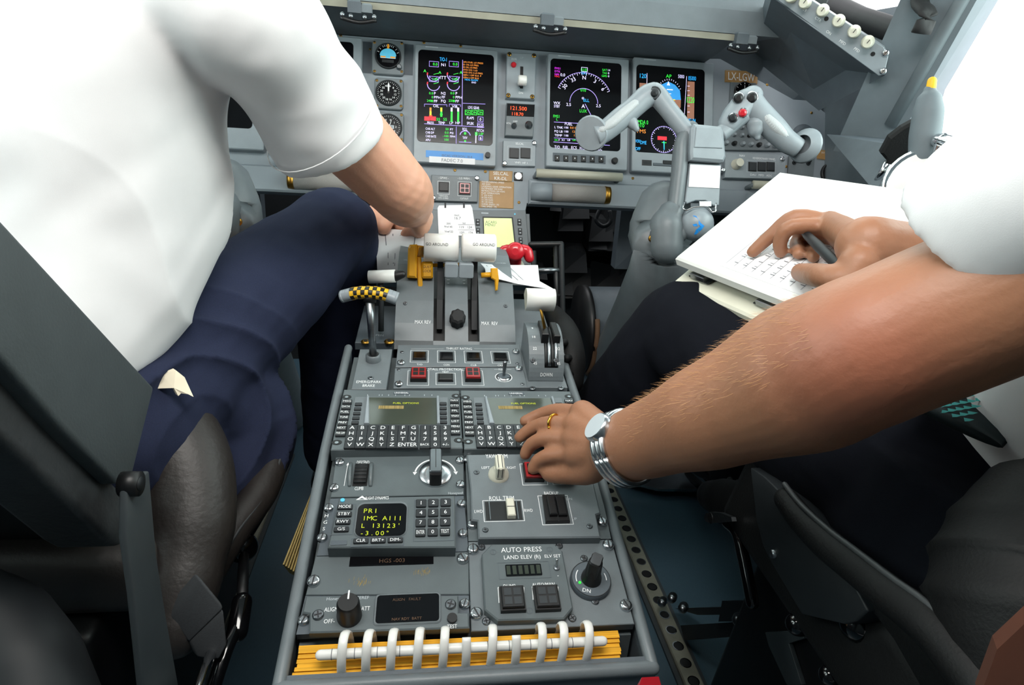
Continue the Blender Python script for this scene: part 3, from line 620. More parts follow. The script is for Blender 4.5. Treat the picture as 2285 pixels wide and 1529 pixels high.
# ---- flight management CDUs
def cdu():
    t = PT(CDU, 'flight_management_unit', 'left flight management keypad unit with dark screen above full letter keypad', 'control display unit', Z3(620, 1050)); H = .010
    mb = MB(); B = t.poly(Z3, [(182, 772), (1178, 782), (1196, 1306), (58, 1322)], H)
    u0 = sum(B[i][0] for i in (0, 3)) / 2; B = [(-.0742, B[0][1]), (.0742, B[1][1]), (.0742, B[2][1]), (-.0742, B[3][1])]
    mb.prism(B, -.006, H, 'box_grey', ch=.001)
    # local scale helper: normalised x across the unit, pixels of the left unit down it
    def uv(x, y, z=H):
        a, b = t.p(Z3, x, y, z); f0 = 182 + (58 - 182) * (y - 772) / 550.; f1 = 1178 + (1196 - 1178) * (y - 772) / 524.
        return -.0742 + .1484 * (x - f0) / (f1 - f0), b
    a0, b1 = uv(275, 842); a1, b0 = uv(1078, 1100); mb.prism(rrect(a0, a1, b0, b1, .002), H, H + .0006, 'paint', ch=.0004)
    a0, b0 = uv(600, 818); a1, b1 = uv(745, 796); mb.prism(rrect(a0, a1, b0, b1, .002), H, H + .0006, 'paint_dark'); mb.text((a0 + a1) / 2, (b0 + b1) / 2, H + .0008, (b1 - b0) * .6, 'UNIVERSAL', 'mark', 'c', (a1 - a0) * .85)
    for x, y in ((205, 842), (1148, 832), (112, 1255), (1162, 1236)): a, b = uv(x, y); mb.prism(circ(a, b, .0058, 16, .0045), H, H + .0004, 'black'); mb.cyl(a, b - .001, H, H + .001, .0022, 'steel', n=10)
    for x in (380, 480, 505, 560, 620, 700, 740, 870, 935): a, b = uv(x, 832); mb.rect(a - .0004, a + .0004, b, b + .003, H + .0003, 'mark_dim')
    t.add('housing', mb)
    mb = MB(); a0, b1 = uv(392, 852); a1, b0 = uv(972, 1096); mb.prism(rrect(a0, a1, b0, b1, .0012), H + .0004, H + .0012, 'scr_lcd'); k = (a1 - a0)
    mb.rect(a0 + k * .16, a0 + k * .52, b0 + (b1 - b0) * .56, b0 + (b1 - b0) * .68, H + .0014, 'paper_tan')
    mb.text(a0 + k * .55, b1 - (b1 - b0) * .22, H + .0014, .0035, 'FUEL OPTIONS', 'led_yellow', 'c', k * .45)
    t.add('screen', mb)
    for sx in (0, 1):
        mb = MB(); x0, x1 = ((345, 390), (975, 1000))[sx]; P = [uv(x0, 1100), uv(x1, 1100), uv(x1 + (-4 if sx else 4), 850), uv(x0 + 30 * (1 - sx), 850)]; mb.prism(P, H, H + .0045, 'paint_light', ch=.001); t.add('screen_ridge', mb)
    def key(x, y, w_, h_, s, hz, m='key'):
        mb = MB(); a, b = uv(x, y); mb.prism(rrect(a - w_ / 2, a + w_ / 2, b - h_ / 2, b + h_ / 2, .0008, 2), H, H + .003, m, ch=.0005)
        if s: mb.text(a, b, H + .0032, hz, s, 'mark', 'c', w_ * .86)
        t.add('key', mb)
    for i, s in enumerate(['MSG', 'DATA', 'FUEL', 'TUNE', 'PREV', 'NEXT', 'PWR DIM']): key(208 - i * 10.5, 896 + i * 48.5, .0112, .0085, s, .0038)
    for i, s in enumerate(['NAV', 'DTO', 'FPL', 'VNAV', 'LIST', 'MENU', 'PERF']): key(1132 + i * .6, 888 + i * 47.5, .0112, .0085, s, .0038)
    for i in range(5): key(302 - i * 8, 918 + i * 42, .0085, .0052, None, 0); key(1032, 913 + i * 42, .0085, .0052, None, 0)
    rows = ['ABCDEFG123', 'HIJKLMN456', 'OPQRSTU789', 'VWXYZ']
    for r_, row in enumerate(rows):
        y = 1137 + r_ * 51.5; x0 = 246 - r_ * 9; x1 = 1044
        for c_, s in enumerate(row):
            fx = c_ * 86.5 + (14 if c_ >= 7 else 0); key(x0 + fx * (x1 - x0) / 793., y, .0118, .0108, s, .0062)
        if r_ == 3:
            k = (x1 - x0) / 793.
            key(x0 + 5.5 * 86.5 * k, y, .0245, .0108, 'ENTER', .0068); key(x0 + 619 * k, y, .0118, .0108, 'BACK', .004); key(x0 + 706 * k, y, .0118, .0108, '0', .0062); key(x1, y, .0118, .0108, '+/-', .005)
    return t
def children(o): return [c for c in bpy.data.objects if c.parent == o]
def copy_tree(o, parent=None):
    c = o.copy(); COL.objects.link(c)
    if parent: c.parent = parent; c.matrix_parent_inverse = o.matrix_parent_inverse.copy()
    for ch in children(o): copy_tree(ch, c)
    return c
tc_ = cdu()
o2 = copy_tree(tc_.o); o2.matrix_basis = Matrix.Translation((.0745 - (-.0745), 0, 0)) @ tc_.o.matrix_basis
M0 = tc_.o.matrix_basis.copy(); dx = -.0748 - M0.translation.x
tc_.o.matrix_basis = Matrix.Translation((dx, 0, 0)) @ M0; o2.matrix_basis = Matrix.Translation((.0750 - M0.translation.x, 0, 0)) @ M0
o2['label'] = 'right flight management keypad unit under the hand with the gold ring'
# ---- stall protection and thrust rating
t = PT(CDU, 'stall_protection_panel', 'grey panel lettered STALL PROTECTION with two red square buttons and toggle switch', 'control panel', Z3(1170, 665)); H = .004
mb = MB(); mb.prism(t.poly(Z3, [(576, 578), (1744, 572), (1784, 752), (562, 758)], H), -.006, H, 'paint', ch=.0007)
txt(t, mb, Z3, 1035, 588, 'STALL PROTECTION', 20, wz=310, z=H + .0003); txt(t, mb, Z3, 1036, 612, 'TEST', 16, wz=62, z=H + .0003); txt(t, mb, Z3, 1552, 590, 'PUSHER', 16, wz=62, z=H + .0003)
for x0, x1, y in ((700, 860, 588), (1205, 1365, 586), (1480, 1515, 592), (1598, 1636, 592)): a, b = t.p(Z3, x0, y, H); c, d = t.p(Z3, x1, y, H); mb.line(a, b, c, d, H + .0003, .0004, 'mark')
for r in ((690, 600, 886, 736), (948, 622, 1130, 730), (1184, 600, 1382, 736)): frame_mark(t, mb, Z3, r, H + .0003, .0006, 'mark')
t.add('faceplate', mb)
button(t, Z3, (718, 612, 868, 706), 'red_cap', 'guarded_button', H, .009, lab='red square button'); button(t, Z3, (1212, 612, 1356, 706), 'red_cap', 'guarded_button', H, .009, lab='red square button'); button(t, Z3, (968, 640, 1106, 704), 'black', 'button', H, .004, cross=False)
mb = MB(); a, b = t.p(Z3, 1566, 662, H); R = .0105; mb.lathe(a, b, [(R, H), (R, H + .001), (R * .75, H + .0015), (R * .7, H + .003)], 'silver', 24, top='paint_dark'); mb.arc(a, b, R * 1.05, R * 1.15, 0, 360, H + .0003, 'mark'); mb.tube([(a, b, H + .002), (a + .0005, b + .003, H + .022)], [.002, .003], 'steel', n=10, dome=True); t.add('toggle_switch', mb)
fast(t, Z3, [(612, 594), (1736, 724)], H, SCREW, 'screw', .9); fast(t, Z3, [(612, 732), (1702, 592)], H, sc=1.1)
t = PT(CDU, 'thrust_rating_panel', 'grey panel lettered THRUST RATING with row of four dark square buttons', 'control panel', Z3(1160, 470))
mb = MB(); mb.prism(t.poly(Z3, [(604, 366), (1712, 362), (1742, 560), (582, 566)], H), -.006, H, 'paint', ch=.0007)
txt(t, mb, Z3, 1160, 400, 'THRUST RATING', 20, wz=235, z=H + .0003)
for x0, x1 in ((724, 1020), (1298, 1610)): a, b = t.p(Z3, x0, 402, H); c, d = t.p(Z3, x1, 404, H); mb.line(a, b, c, d, H + .0003, .0004, 'mark')
for i, s in enumerate(['T/O', 'CON', 'CLB', 'CRZ']):
    x = 800 + i * 246; y = 474 + i * 3; frame_mark(t, mb, Z3, (x - 84, y - 58, x + 82, y + 52), H + .0003, .0006, 'mark'); txt(t, mb, Z3, x, y + 70, s, 16, wz=52, z=H + .0003)
t.add('faceplate', mb)
for i in range(4): x = 800 + i * 246; y = 474 + i * 3; button(t, Z3, (x - 62, y - 36, x + 62, y + 32), 'black_gloss', 'button', H, .003, cross=False)
fast(t, Z3, [(642, 434), (1690, 536)], H, SCREW, 'screw', .9); fast(t, Z3, [(633, 538), (1676, 438)], H, sc=1.1)
# ---- spiral bound yellow handbook in the aft well
t = PT(PED, 'spiral_handbook', 'yellow-paged spiral handbook with white rings standing in pedestal well', 'handbook', (1030, 1450))
mb = MB(); a0, b1 = t.p(Z0, 668, 1436); a1, b0 = t.p(Z0, 1385, 1440); b0 = t.p(Z0, 1030, 1484)[1]; b1 = t.p(Z0, 1030, 1420)[1]
N = 7
for k in range(N):
    y0 = b0 + (b1 - b0) * k / N; j = random.uniform(-.003, .003); mb.prism(rrect(a0 + j, a1 + j * .7 + .002 * k / N, y0, y0 + (b1 - b0) / N * .93), -.034, -.002 - random.uniform(0, .003), 'paper_yellow')
t.add('pages', mb)
rz = .010
mb = MB(); c0 = t.p(Z0, 715, 1462, rz); c1 = t.p(Z0, 1345, 1431, rz); mb.tube([(c0[0], c0[1], rz), (c1[0], c1[1], rz)], .0042, 'white_plastic', n=14, dome=True)
for k in range(13):
    f_ = (k + .5) / 13; mb.tube([(c0[0] + (c1[0] - c0[0]) * (f_ + q), c0[1] + (c1[1] - c0[1]) * f_, rz) for q in (-.0012, .0012)], .0044, 'ink_grey', n=14)
t.add('binding_rod', mb)
for i, x in enumerate((765, 818, 872, 930, 986, 1038, 1091, 1146, 1199, 1246, 1301)):
    mb = MB(); u, v = t.p(Z0, x, 1445 - (x - 1030) * .045, .0); vc = v; r_ = (b1 - b0) * .58
    low = i in (5, 7)
    P = [(u + .0004 * q, vc + r_ * math.cos(a), -.004 + .026 * math.sin(a)) for q, a in [(q, -.35 + (PI * .62 if low else PI + .7) * (1 - q / 10.)) for q in range(11)]]
    if low: P = [(u, vc - r_ * math.cos(a), -.004 + .026 * math.sin(a)) for a in [-.35 + PI * .55 * q / 8. for q in range(9)]]
    mb.tube(P, .0017, 'white_plastic', n=10, ratio=2.3, up=(1, 0, 0)); t.add('ring', mb)
# ================================================================== throttle quadrant
QS = .0001667 * 1.0  # metres per pixel of the detail view at the quadrant face
def qx(x): return (x - 1155) * QS
QP = [(.858, .505), (.866, .516), (.885, .537), (.915, .563), (.945, .586), (.98, .603), (1.02, .612), (1.08, .612)]
def qpt(x, i, dz=0.): return (x, QP[i][0], QP[i][1] + dz)
qd = empty('throttle_quadrant', (0, .95, 0), 'grey curved throttle quadrant carrying two white thrust lever handles', 'throttle quadrant')
def qb(mb, name, par=None, lab=None, rec=True):
    if par is None or par == qd:
        for i, v in enumerate(mb.v): mb.v[i] = v - Vector((0, .95, 0))
    else:
        for i, v in enumerate(mb.v): mb.v[i] = v - Vector((0, .95, 0))
    o = mb.build(name, par or qd, recalc=rec)
    if lab: o['label'] = lab
    return o
mb = MB()
base = [(1.08, .05), (.858, .05)]
prof_x(mb, QP + base, -.0925, -.035, 'paint'); prof_x(mb, QP + base, .035, .0905, 'paint'); prof_x(mb, [(y, z - .004) for y, z in QP] + base, -.0175, .0180, 'paint')
low = [(y + .018, z - .035) for y, z in QP]; prof_x(mb, low + base, -.035, -.0175, 'black'); prof_x(mb, low + base, .018, .035, 'black')
prof_x(mb, QP[:2] + [(.866, .48), (.858, .48)], -.0925, .0905, 'paint')
# face lettering sits on the sloped facets
def face_M(i, x, off=.0006, f=.5):
    a = Vector((x, QP[i][0], QP[i][1])); b = Vector((x, QP[i + 1][0], QP[i + 1][1])); v = (b - a).normalized(); u = Vector((1, 0, 0)); n = u.cross(v); o_ = a + (b - a) * f + n * off
    return Matrix(((u.x, v.x, n.x, o_.x), (u.y, v.y, n.y, o_.y), (u.z, v.z, n.z, o_.z), (0, 0, 0, 1)))
mb.text(0, 0, 0, .0062, 'MAX REV', 'mark', 'c', .024, M=face_M(2, qx(850), f=.05)); mb.text(0, 0, 0, .0062, 'MAX  REV', 'mark', 'c', .025, M=face_M(2, qx(1460), f=.05))
mb.text(0, 0, 0, .005, 'IDLE', 'mark', 'c', .012, M=face_M(3, qx(1155), -.0034, .35)); mb.text(0, 0, 0, .004, 'UNLOCKED', 'mark_dim', 'c', .017, M=face_M(5, qx(700), .0006, .3)); mb.text(0, 0, 0, .004, 'LOCKED', 'mark_dim', 'c', .017, M=face_M(5, qx(1605), .0006, .3))
for i in (2, 3, 4):
    for k in range(5):
        for s in (-1, 1):
            M_ = face_M(i, qx(1157) + s * .0125, -.0034, k / 5.); L = .0045 if k % 2 else .003; mb.rect(-L / 2, L / 2, -.0005, .0005, 0, 'mark', M=M_)
qb(mb, 'housing')
for x, i in ((685, 2), (1618, 2)):
    o = bpy.data.objects.new('screw', SCREW); COL.objects.link(o); o.parent = qd; o.matrix_basis = Matrix.Translation((0, -.95, 0)) @ face_M(i, qx(x), .0, .85)
# friction knob
mb = MB(); M_ = face_M(2, qx(1163), -.004, .15)
R = .0115; P = []
for k in range(48): a = 2 * PI * k / 48; rr = R * (1 + .06 * math.cos(8 * a)); P.append((rr * math.cos(a), rr * math.sin(a) * 1.1))
mb.prism(P, 0, .020, 'rubber', ch=.003, M=M_); qb(mb, 'friction_knob', lab='black scalloped knob')
# thrust levers
HC = [at(987, 556, .965), at(1071, 556, .965)]
for s, xc, hc in ((-1, qx(1003), HC[0]), (1, qx(1330), HC[1])):
    lv = MB(); xs = xc
    prof = [(.905, .520), (.930, .560), (.950, .600), (.962, hc.z - .006), (.975, hc.z - .006), (.972, .600), (.955, .555), (.930, .515)]
    prof_x(lv, prof, xs - .0045, xs + .0045, 'charcoal'); L_ = qb(lv, 'thrust_lever', lab='dark lever arm with white handle')
    hd = MB(); x0, x1 = (qx(846), qx(1167)) if s < 0 else (qx(1196), qx(1513)); r_ = .0232; n = 26
    V = []; Fc = []; cyy, czz = hc.y, hc.z + .002
    ring = []
    for k in range(n):
        a = 2 * PI * k / n; ring.append((r_ * math.cos(a), r_ * math.sin(a) * .94))
    ch = .002
    for xx, sc in ((x0, .9), (x0 + ch, 1), (x1 - ch, 1), (x1, .9)): V += [(xx, cyy + p[0] * sc, czz + p[1] * sc) for p in ring]
    for q in range(3):
        for k in range(n): j = (k + 1) % n; Fc.append((q * n + k, q * n + j, (q + 1) * n + j, (q + 1) * n + k))
    Fc += [tuple(range(n))[::-1], tuple(3 * n + k for k in range(n))]
    hd.add(V, Fc, 'white_plastic', True)
    # lettering wrapped on the upper face of the handle
    tv, tp, tx0, tx1 = text_geo('GO AROUND'); k_ = .0048 / .72; W = (tx1 - tx0) * k_; kx = k_ * min(1, .034 / W)
    xt = x0 + .003 if s < 0 else x1 - .003 - (tx1 - tx0) * kx
    view = math.atan2(CAM.z - czz, CAM.y - cyy); Q = []
    for v in tv:
        a = view - (v.y * k_ + .0035) / r_ * 1.0; Q.append((xt + (v.x - tx0) * kx, cyy + (r_ + .0004) * math.cos(a), czz + (r_ * .94 + .0004) * math.sin(a)))
    hd.add(Q, tp, 'ink'); qb(hd, 'handle', L_, rec=False)
    rl = MB(); r0, r1 = (qx(1040), qx(1164)) if s < 0 else (qx(1172), qx(1308)); p = at(1010, 604, .955)
    rl.prism(rrect(r0, r1, p.z - .011, p.z + .012, .003), -.008, .004, 'paint_light', ch=.0012, M=Matrix(((1, 0, 0, 0), (0, 0, -1, p.y), (0, 1, 0, 0), (0, 0, 0, 1)))); qb(rl, 'reverse_lever', L_, 'pale grey block under the handle')
# gust lock lever (yellow) and the matching lever on the right
g = empty('gust_lock_lever', at(928, 600, .97), 'yellow gust lock lever beside left thrust lever handle', 'lever'); G0 = g.matrix_basis.translation.copy()
def rel(mb, o0):
    for i, v in enumerate(mb.v): mb.v[i] = v - o0
    return mb
def vplane(px, py, d):  # upright frame facing aft at a pixel and depth
    p = at(px, py, d); return Matrix(((1, 0, 0, p.x), (0, .35, -.937, p.y), (0, .937, .35, p.z), (0, 0, 0, 1)))
def vp(M_, px, py):
    n = Vector((M_[0][2], M_[1][2], M_[2][2])); o_ = M_.translation; q = ray(px, py); P = CAM + q * ((o_ - CAM).dot(n) / q.dot(n)) - o_
    return P.dot(Vector((M_[0][0], M_[1][0], M_[2][0]))), P.dot(Vector((M_[0][1], M_[1][1], M_[2][1])))
M_ = vplane(*Z4(780, 620), .97)
def vq(M_, zf, pts): return [vp(M_, *zf(x, y)) for x, y in pts]
mb = MB(); mb.prism(vq(M_, Z4, [(690, 735), (698, 470), (712, 440), (780, 436), (776, 742)]), -.012, .012, 'yellow_paint', ch=.003, M=M_); mb.prism(vq(M_, Z4, [(778, 440), (842, 450), (842, 545), (778, 540)]), -.012, .008, 'yellow_paint', ch=.002, M=M_)
for k in range(5):
    a, b = vp(M_, *Z4(784 + k * 11, 540)), vp(M_, *Z4(800 + k * 11, 462)); mb.add([M_ @ Vector((a[0], a[1], .0083)), M_ @ Vector((a[0] + .0008, a[1], .0083)), M_ @ Vector((b[0] + .0008, b[1], .0083)), M_ @ Vector((b[0], b[1], .0083))], [(0, 1, 2, 3)], 'ink')
rel(mb, G0).build('grip', g, recalc=True)
mb = MB(); mb.prism(vq(M_, Z4, [(778, 545), (816, 545), (832, 850), (785, 850)]), -.004, .006, 'yellow_paint', ch=.0015, M=M_); rel(mb, G0).build('arm', g, recalc=True)
mb = MB(); mb.prism(vq(M_, Z4, [(820, 600), (832, 590), (910, 590), (922, 600), (922, 732), (910, 742), (832, 742), (820, 732)]), -.010, .010, 'yellow_paint', ch=.003, M=M_)
a, b = vp(M_, *Z4(870, 640)); mb.text(a, b, .0103, .0045, 'GUST', 'ink', 'c', .013, M=M_); a, b = vp(M_, *Z4(870, 676)); mb.text(a, b, .0103, .0045, 'LOCK', 'ink', 'c', .013, M=M_)
a, b = vp(M_, *Z4(922, 618)); c_, d_ = vp(M_, *Z4(1170, 612)); mb.tube([M_ @ Vector((a, b, -.004)), M_ @ Vector((c_, d_, -.004))], .003, 'yellow_paint', n=10); rel(mb, G0).build('knob', g, recalc=True)
g = empty('trim_lever', at(1105, 610, .98), 'short yellow lever right of the thrust levers', 'lever'); G0 = g.matrix_basis.translation.copy(); M_ = vplane(*Z4(1480, 740), .97)
mb = MB(); mb.prism(vq(M_, Z4, [(1448, 650), (1508, 648), (1520, 745), (1508, 850), (1488, 852), (1484, 760), (1450, 740)]), -.004, .006, 'yellow_paint', ch=.0015, M=M_); rel(mb, G0).build('arm', g, recalc=True)
mb = MB(); a = vp(M_, *Z4(1362, 712)); b = vp(M_, *Z4(1455, 706)); mb.tube([M_ @ Vector((a[0], a[1], 0)), M_ @ Vector((b[0], b[1], 0))], .0042, 'yellow_paint', n=12); rel(mb, G0).build('cross_bar', g, recalc=True)
# slots the yellow levers run in
for x, y in ((815, 800), (1495, 805)):
    pass
# left side plate with speed brake and parking brake
def yz_at(px, py, X): p = atX(px, py, X); return p
sp = empty('speed_brake_lever', at(862, 700, .95), 'white speed brake lever with black tip left of the throttle quadrant', 'lever'); G0 = sp.matrix_basis.translation.copy()
mb = MB(); a = at(*Z4(340, 728), .93); b = at(*Z4(580, 718), .93); mb.tube([a, b], .0098, 'white_plastic', n=20); mb.tube([a + (b - a) * .02 + Vector((0, 0, .0)), a], .0095, 'white_plastic', n=20); rel(mb, G0).build('handle', sp)
mb = MB(); c = at(*Z4(585, 718), .93); d = at(*Z4(640, 705), .93); mb.tube([b, d], [.0085, .006], 'black', n=16, dome=True); rel(mb, G0).build('end_cap', sp)
mb = MB(); mb.tube([at(*Z4(448, 740), .935), at(*Z4(452, 900), .94), at(*Z4(450, 1220), .93)], .0042, 'charcoal', n=10); rel(mb, G0).build('arm', sp)
pl_ = PT(CDU, 'brake_side_panel', 'grey plate lettered EMERG/PARK BRAKE with round collar around the brake rod', 'control panel', Z3(360, 600)); H = .006
mb = MB(); mb.prism(pl_.poly(Z3, [(258, 405), (552, 404), (497, 768), (178, 768)], H), -.008, H, 'paint', ch=.0008)
txt(pl_, mb, Z3, 340, 702, 'EMERG/PARK', 24, wz=228, z=H + .0003); txt(pl_, mb, Z3, 338, 736, 'BRAKE', 24, wz=112, z=H + .0003); pl_.add('faceplate', mb)
mb = MB(); cu, cv = pl_.p(Z3, 380, 505, H); mb.lathe(cu, cv, [(.0105, H), (.0105, H + .008), (.008, H + .010)], 'paint', 24, top='black'); pl_.add('collar', mb)
fast(pl_, Z3, [(356, 670)], H, SCREW, 'screw', 1.2)
sd = PT(CDU, 'side_lever_panel', 'dark grey plate lettered OPEN behind the parking brake rod', 'control panel', Z3(430, 250))
mb = MB(); mb.prism([(-.032, -.036), (.030, -.036), (.030, .085), (-.030, .085)], -.01, .002, 'paint_dark', ch=.0008); a, b = sd.p(Z3, 420, 290); mb.text(a, b, .0024, .005, 'OPEN', 'mark_dim'); sd.add('faceplate', mb); a, b = sd.p(Z3, 525, 350); sd.inst('screw', BRASS, a, b, .002, 0, 2.2); a, b = sd.p(Z3, 310, 350); sd.inst('screw', BRASS, a, b, .002, 0, 2.)
pb = empty('parking_brake_handle', PED.o, 'parking brake handle striped yellow and grey on a steel rod', 'brake handle'); ro = CDU.o + CDU.u * (pl_.cu + cu) + CDU.v * (pl_.cv + cv) + CDU.n * (H + .004); pb.matrix_basis = Matrix.Translation(ro); G0 = ro.copy()
hc = at(*Z4(345, 930), .845)
mb = MB(); mb.tube([ro, ro + (hc - ro) * .55, hc], [.0052, .0052, .0062], 'steel', n=16); rel(mb, G0).build('rod', pb)
mb = MB(); hl, hm, hr = at(*Z4(95, 905), .85), at(*Z4(350, 868), .845), at(*Z4(598, 925), .85)
Pm = [hl, hl.lerp(hm, .5) + Vector((0, 0, .002)), hm, hm.lerp(hr, .5) + Vector((0, 0, .002)), hr]
Ps, _, _ = smooth_path(Pm, [1] * 5, [1] * 5, 4); N = len(Ps) - 1
for k in range(N):
    f0 = len(mb.f); mb.tube([Ps[k], Ps[k + 1]], .0115, 'paint_light' if k < 3 or k > N - 4 else 'black', n=16, ratio=.75, caps=(k in (0, N - 1)))
    if 3 <= k <= N - 4:
        for q in range(16):
            if (k + q // 2) % 2: mb.m[f0 + q] = mb.mi('yellow_stripe')
o = rel(mb, G0).build('grip', pb, label if False else None); o['label'] = 'bar grip with yellow and black chequers'
mb = MB(); mb.tube([hc - Vector((0, 0, .004)), hm - Vector((0, 0, .004))], .009, 'black', n=14); rel(mb, G0).build('hub', pb)
# flap selector on the right side
fb = PT(CDU, 'flap_selector', 'flap selector with curved grey quadrant lettered DOWN and white paddle lever', 'flap lever', Z3(1900, 650)); H = 0
fx0, fx1 = [fb.p(Z3, x, 650)[0] for x in (1778, 2088)]
zb = fb.p(Z3, 1930, 700)[1]
Cq = Vector((0, zb + .058, -.006)); R = .060
prof = [(Cq.y - R * math.cos(a), Cq.z + R * math.sin(a)) for a in [math.radians(q) for q in range(8, 118, 6)]] + [(Cq.y + R * .45, 0), (Cq.y - R * .98, 0)]
mb = MB(); sl0, sl1 = [fb.p(Z3, x, 560)[0] for x in (1890, 2010)]
for x0, x1 in ((fx0, sl0), (sl1, fx1)): prof_x(mb, prof, x0, x1, 'paint')
prof_x(mb, [(p[0], p[1]) for p in prof[:1]] + [(Cq.y - (R) * math.cos(math.radians(q)), Cq.z + R * math.sin(math.radians(q))) for q in (14, 20, 26)] + [(Cq.y - R * .5, 0), (Cq.y - R * .98, 0)], sl0, sl1, 'paint')
prof_x(mb, [(Cq.y + (p[0] - Cq.y) * .82, p[1] * .82) for p in prof], sl0, sl1, 'black')
a_ = math.radians(17); M_ = Matrix.Translation(((fx0 + fx1) / 2, Cq.y - R * math.cos(a_) - .0004, Cq.z + R * math.sin(a_) + .0002)) @ Matrix.Rotation(PI / 2 - a_ * .9, 4, 'X'); mb.text(0, 0, .0006, .0055, 'DOWN', 'mark', 'c', .017, M=M_)
for ang, s in ((32, '45'), (52, '22'), (70, '18'), (88, '9')):
    a_ = math.radians(ang)
    for sx in (-1, 1): M_ = Matrix.Translation(((fx0 + fx1) / 2 + sx * .0165, Cq.y - R * math.cos(a_), Cq.z + R * math.sin(a_))) @ Matrix.Rotation(PI / 2 - a_, 4, 'X'); mb.text(0, 0, .0005, .0042, s, 'mark', M=M_)
o = fb.add('quadrant', mb)
mb = MB()
for k in range(4):
    x = sl0 + (sl1 - sl0) * (k + .5) / 4; a0_ = .3 + k * .08
    P = [(x, Cq.y - (R * .96) * math.cos(a), Cq.z + (R * .96) * math.sin(a)) for a in [math.radians(q) for q in range(28, 95, 6)]]; mb.tube(P, .0024 + (.0008 if k % 2 else 0), 'steel' if k in (1, 3) else 'black', n=8)
fb.add('detent_gate', mb, label='steel and black gate strips')
fi = fb.o.matrix_basis.inverted(); lb = Vector(((sl0 + sl1) / 2 - .004, Cq.y - R * .25, Cq.z + R * .9)); ht = fi @ at(*Z4(1893, 915), .86); hb = fi @ at(*Z4(1895, 985), .86)
mb = MB(); mb.tube([lb, hb + (ht - hb) * .3], .0034, 'brass', n=8, ratio=.5); fb.add('lever_arm', mb, label='worn brass-coloured arm')
mb = MB(); hw = .0215; P = [(-.014, -.013)] + [(-.014 * math.cos(a), -.002 + .014 * math.sin(a)) for a in [PI * k / 10 for k in range(11)]] + [(.014, -.013)]
vd = (fi.to_3x3() @ (CAM - at(*Z4(1893, 915), .86))).normalized(); Mh = Matrix.Translation(ht) @ Matrix.Rotation(.5, 4, 'X')
n = len(P); V = [Mh @ Vector((-hw * .9, p[0], p[1])) for p in P] + [Mh @ Vector((hw, p[0], p[1])) for p in P]; mb.add(V, [(i, (i + 1) % n, n + (i + 1) % n, n + i) for i in range(n)], 'white_plastic', True); mb.add(V, [tuple(range(n))[::-1], tuple(range(n, 2 * n))], 'cream_plastic'); o = mb.build('paddle', fb.o, recalc=True); o['label'] = 'white half-round paddle'
mb = MB(); mb.box(sl0 - .004, sl0 + .006, Cq.y - R * .5, Cq.y + .01, Cq.z + R * .7, Cq.z + R * 1.12, 'black', ch=.001); mb.box(sl1 - .006, sl1 + .003, Cq.y - R * .5, Cq.y + .01, Cq.z + R * .7, Cq.z + R * 1.08, 'black', ch=.001); fb.add('lever_block', mb)
mb = MB(); a0 = fb.p(Z3, 1700, 500)[0]; mb.box(a0, fx1 + .004, zb - .016, Cq.y + .20, -.008, .001, 'paint', ch=.0006); fb.add('base_plate', mb)
for x, y in ((1838, 530), (2052, 534)): a, b = fb.p(Z3, x, y, .03); fb.inst('screw', SCREW, a, Cq.y - R * math.cos(math.radians(36)), Cq.z + R * math.sin(math.radians(36)), 0, 1.1).matrix_basis @= Matrix.Rotation(.9, 4, 'X')
fast(fb, Z3, [(1830, 765), (2090, 765)], .001, SCREW, 'screw', 1.4)
# black leather boot beside the flap lever
mb = MB(); P = [atX(px, py, .175) for px, py in ((1235, 700), (1262, 745), (1272, 800), (1274, 850))]; mb.tube(P, [.016, .022, .024, .02], 'leather_black', n=16, sub=5, dome=True)
for k, (px, py) in enumerate(((1250, 728), (1268, 765), (1275, 800), (1277, 835))): mb.tube([atX(px - 10, py, .160), atX(px, py - 3, .18), atX(px + 10, py + 4, .195)], .006, 'leather_black', n=8, dome=True)
b_ = mb.build('leather_bolster', None); tag(b_, 'black stitched leather bolster behind the flap selector', 'bolster')
# ================================================================== instrument panel
ip = empty('instrument_panel', PAN.o + Vector((0, 0, 0)), 'wide grey instrument panel carrying the display screens', 'instrument panel')
ip.matrix_basis = PAN.M.copy()
def pu(zf, x, y, h=0.): return PAN.hit(*zf(x, y), h)
top_v = pu(Z0, 1000, 92)[1]; botc_v = pu(Z0, 1090, 474)[1]; bot_v = pu(Z0, 1350, 462)[1]
R_ = [pu(Z0, 1690, 130), pu(Z0, 1841, 251), pu(Z0, 1905, 345), pu(Z0, 1965, 440)]
tv2 = R_[0][1]
half = [(0.165, botc_v), (.170, bot_v), (.78, bot_v), (R_[3][0], R_[3][1]), (R_[2][0], R_[2][1]), (R_[1][0], R_[1][1]), (R_[0][0], R_[0][1]), (.45, top_v - .005)]
poly = half + [(-x, y) for x, y in half[::-1]]
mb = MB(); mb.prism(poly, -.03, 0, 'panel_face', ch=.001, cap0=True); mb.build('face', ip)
# brass countersunk screws along the panel
SCR = [(899, 72), (1132, 87), (1402, 106), (1584, 121), (826, 110), (1028, 103), (1300, 128), (760, 80), (1712, 189), (1811, 252), (1015, 380), (1158, 452), (1083, 383), (1412, 398), (1755, 372), (946, 95), (1240, 108), (1340, 116), (1470, 122)]
for px, py in SCR:
    u, v = PAN.hit(px, py); o = bpy.data.objects.new('screw', BRASS); COL.objects.link(o); o.parent = ip; o.matrix_basis = Matrix.Translation((u, v, 0))
# ---- lower lip under the displays
for s, (u0, u1) in ((1, (.172, .80)), (-1, (-.80, -.172))):
    mb = MB(); mb.box(u0, u1, bot_v - .004, pu(Z0, 1350, 412)[1], 0, .018, 'panel_face', ch=.004); mb.build('lower_panel', ip)
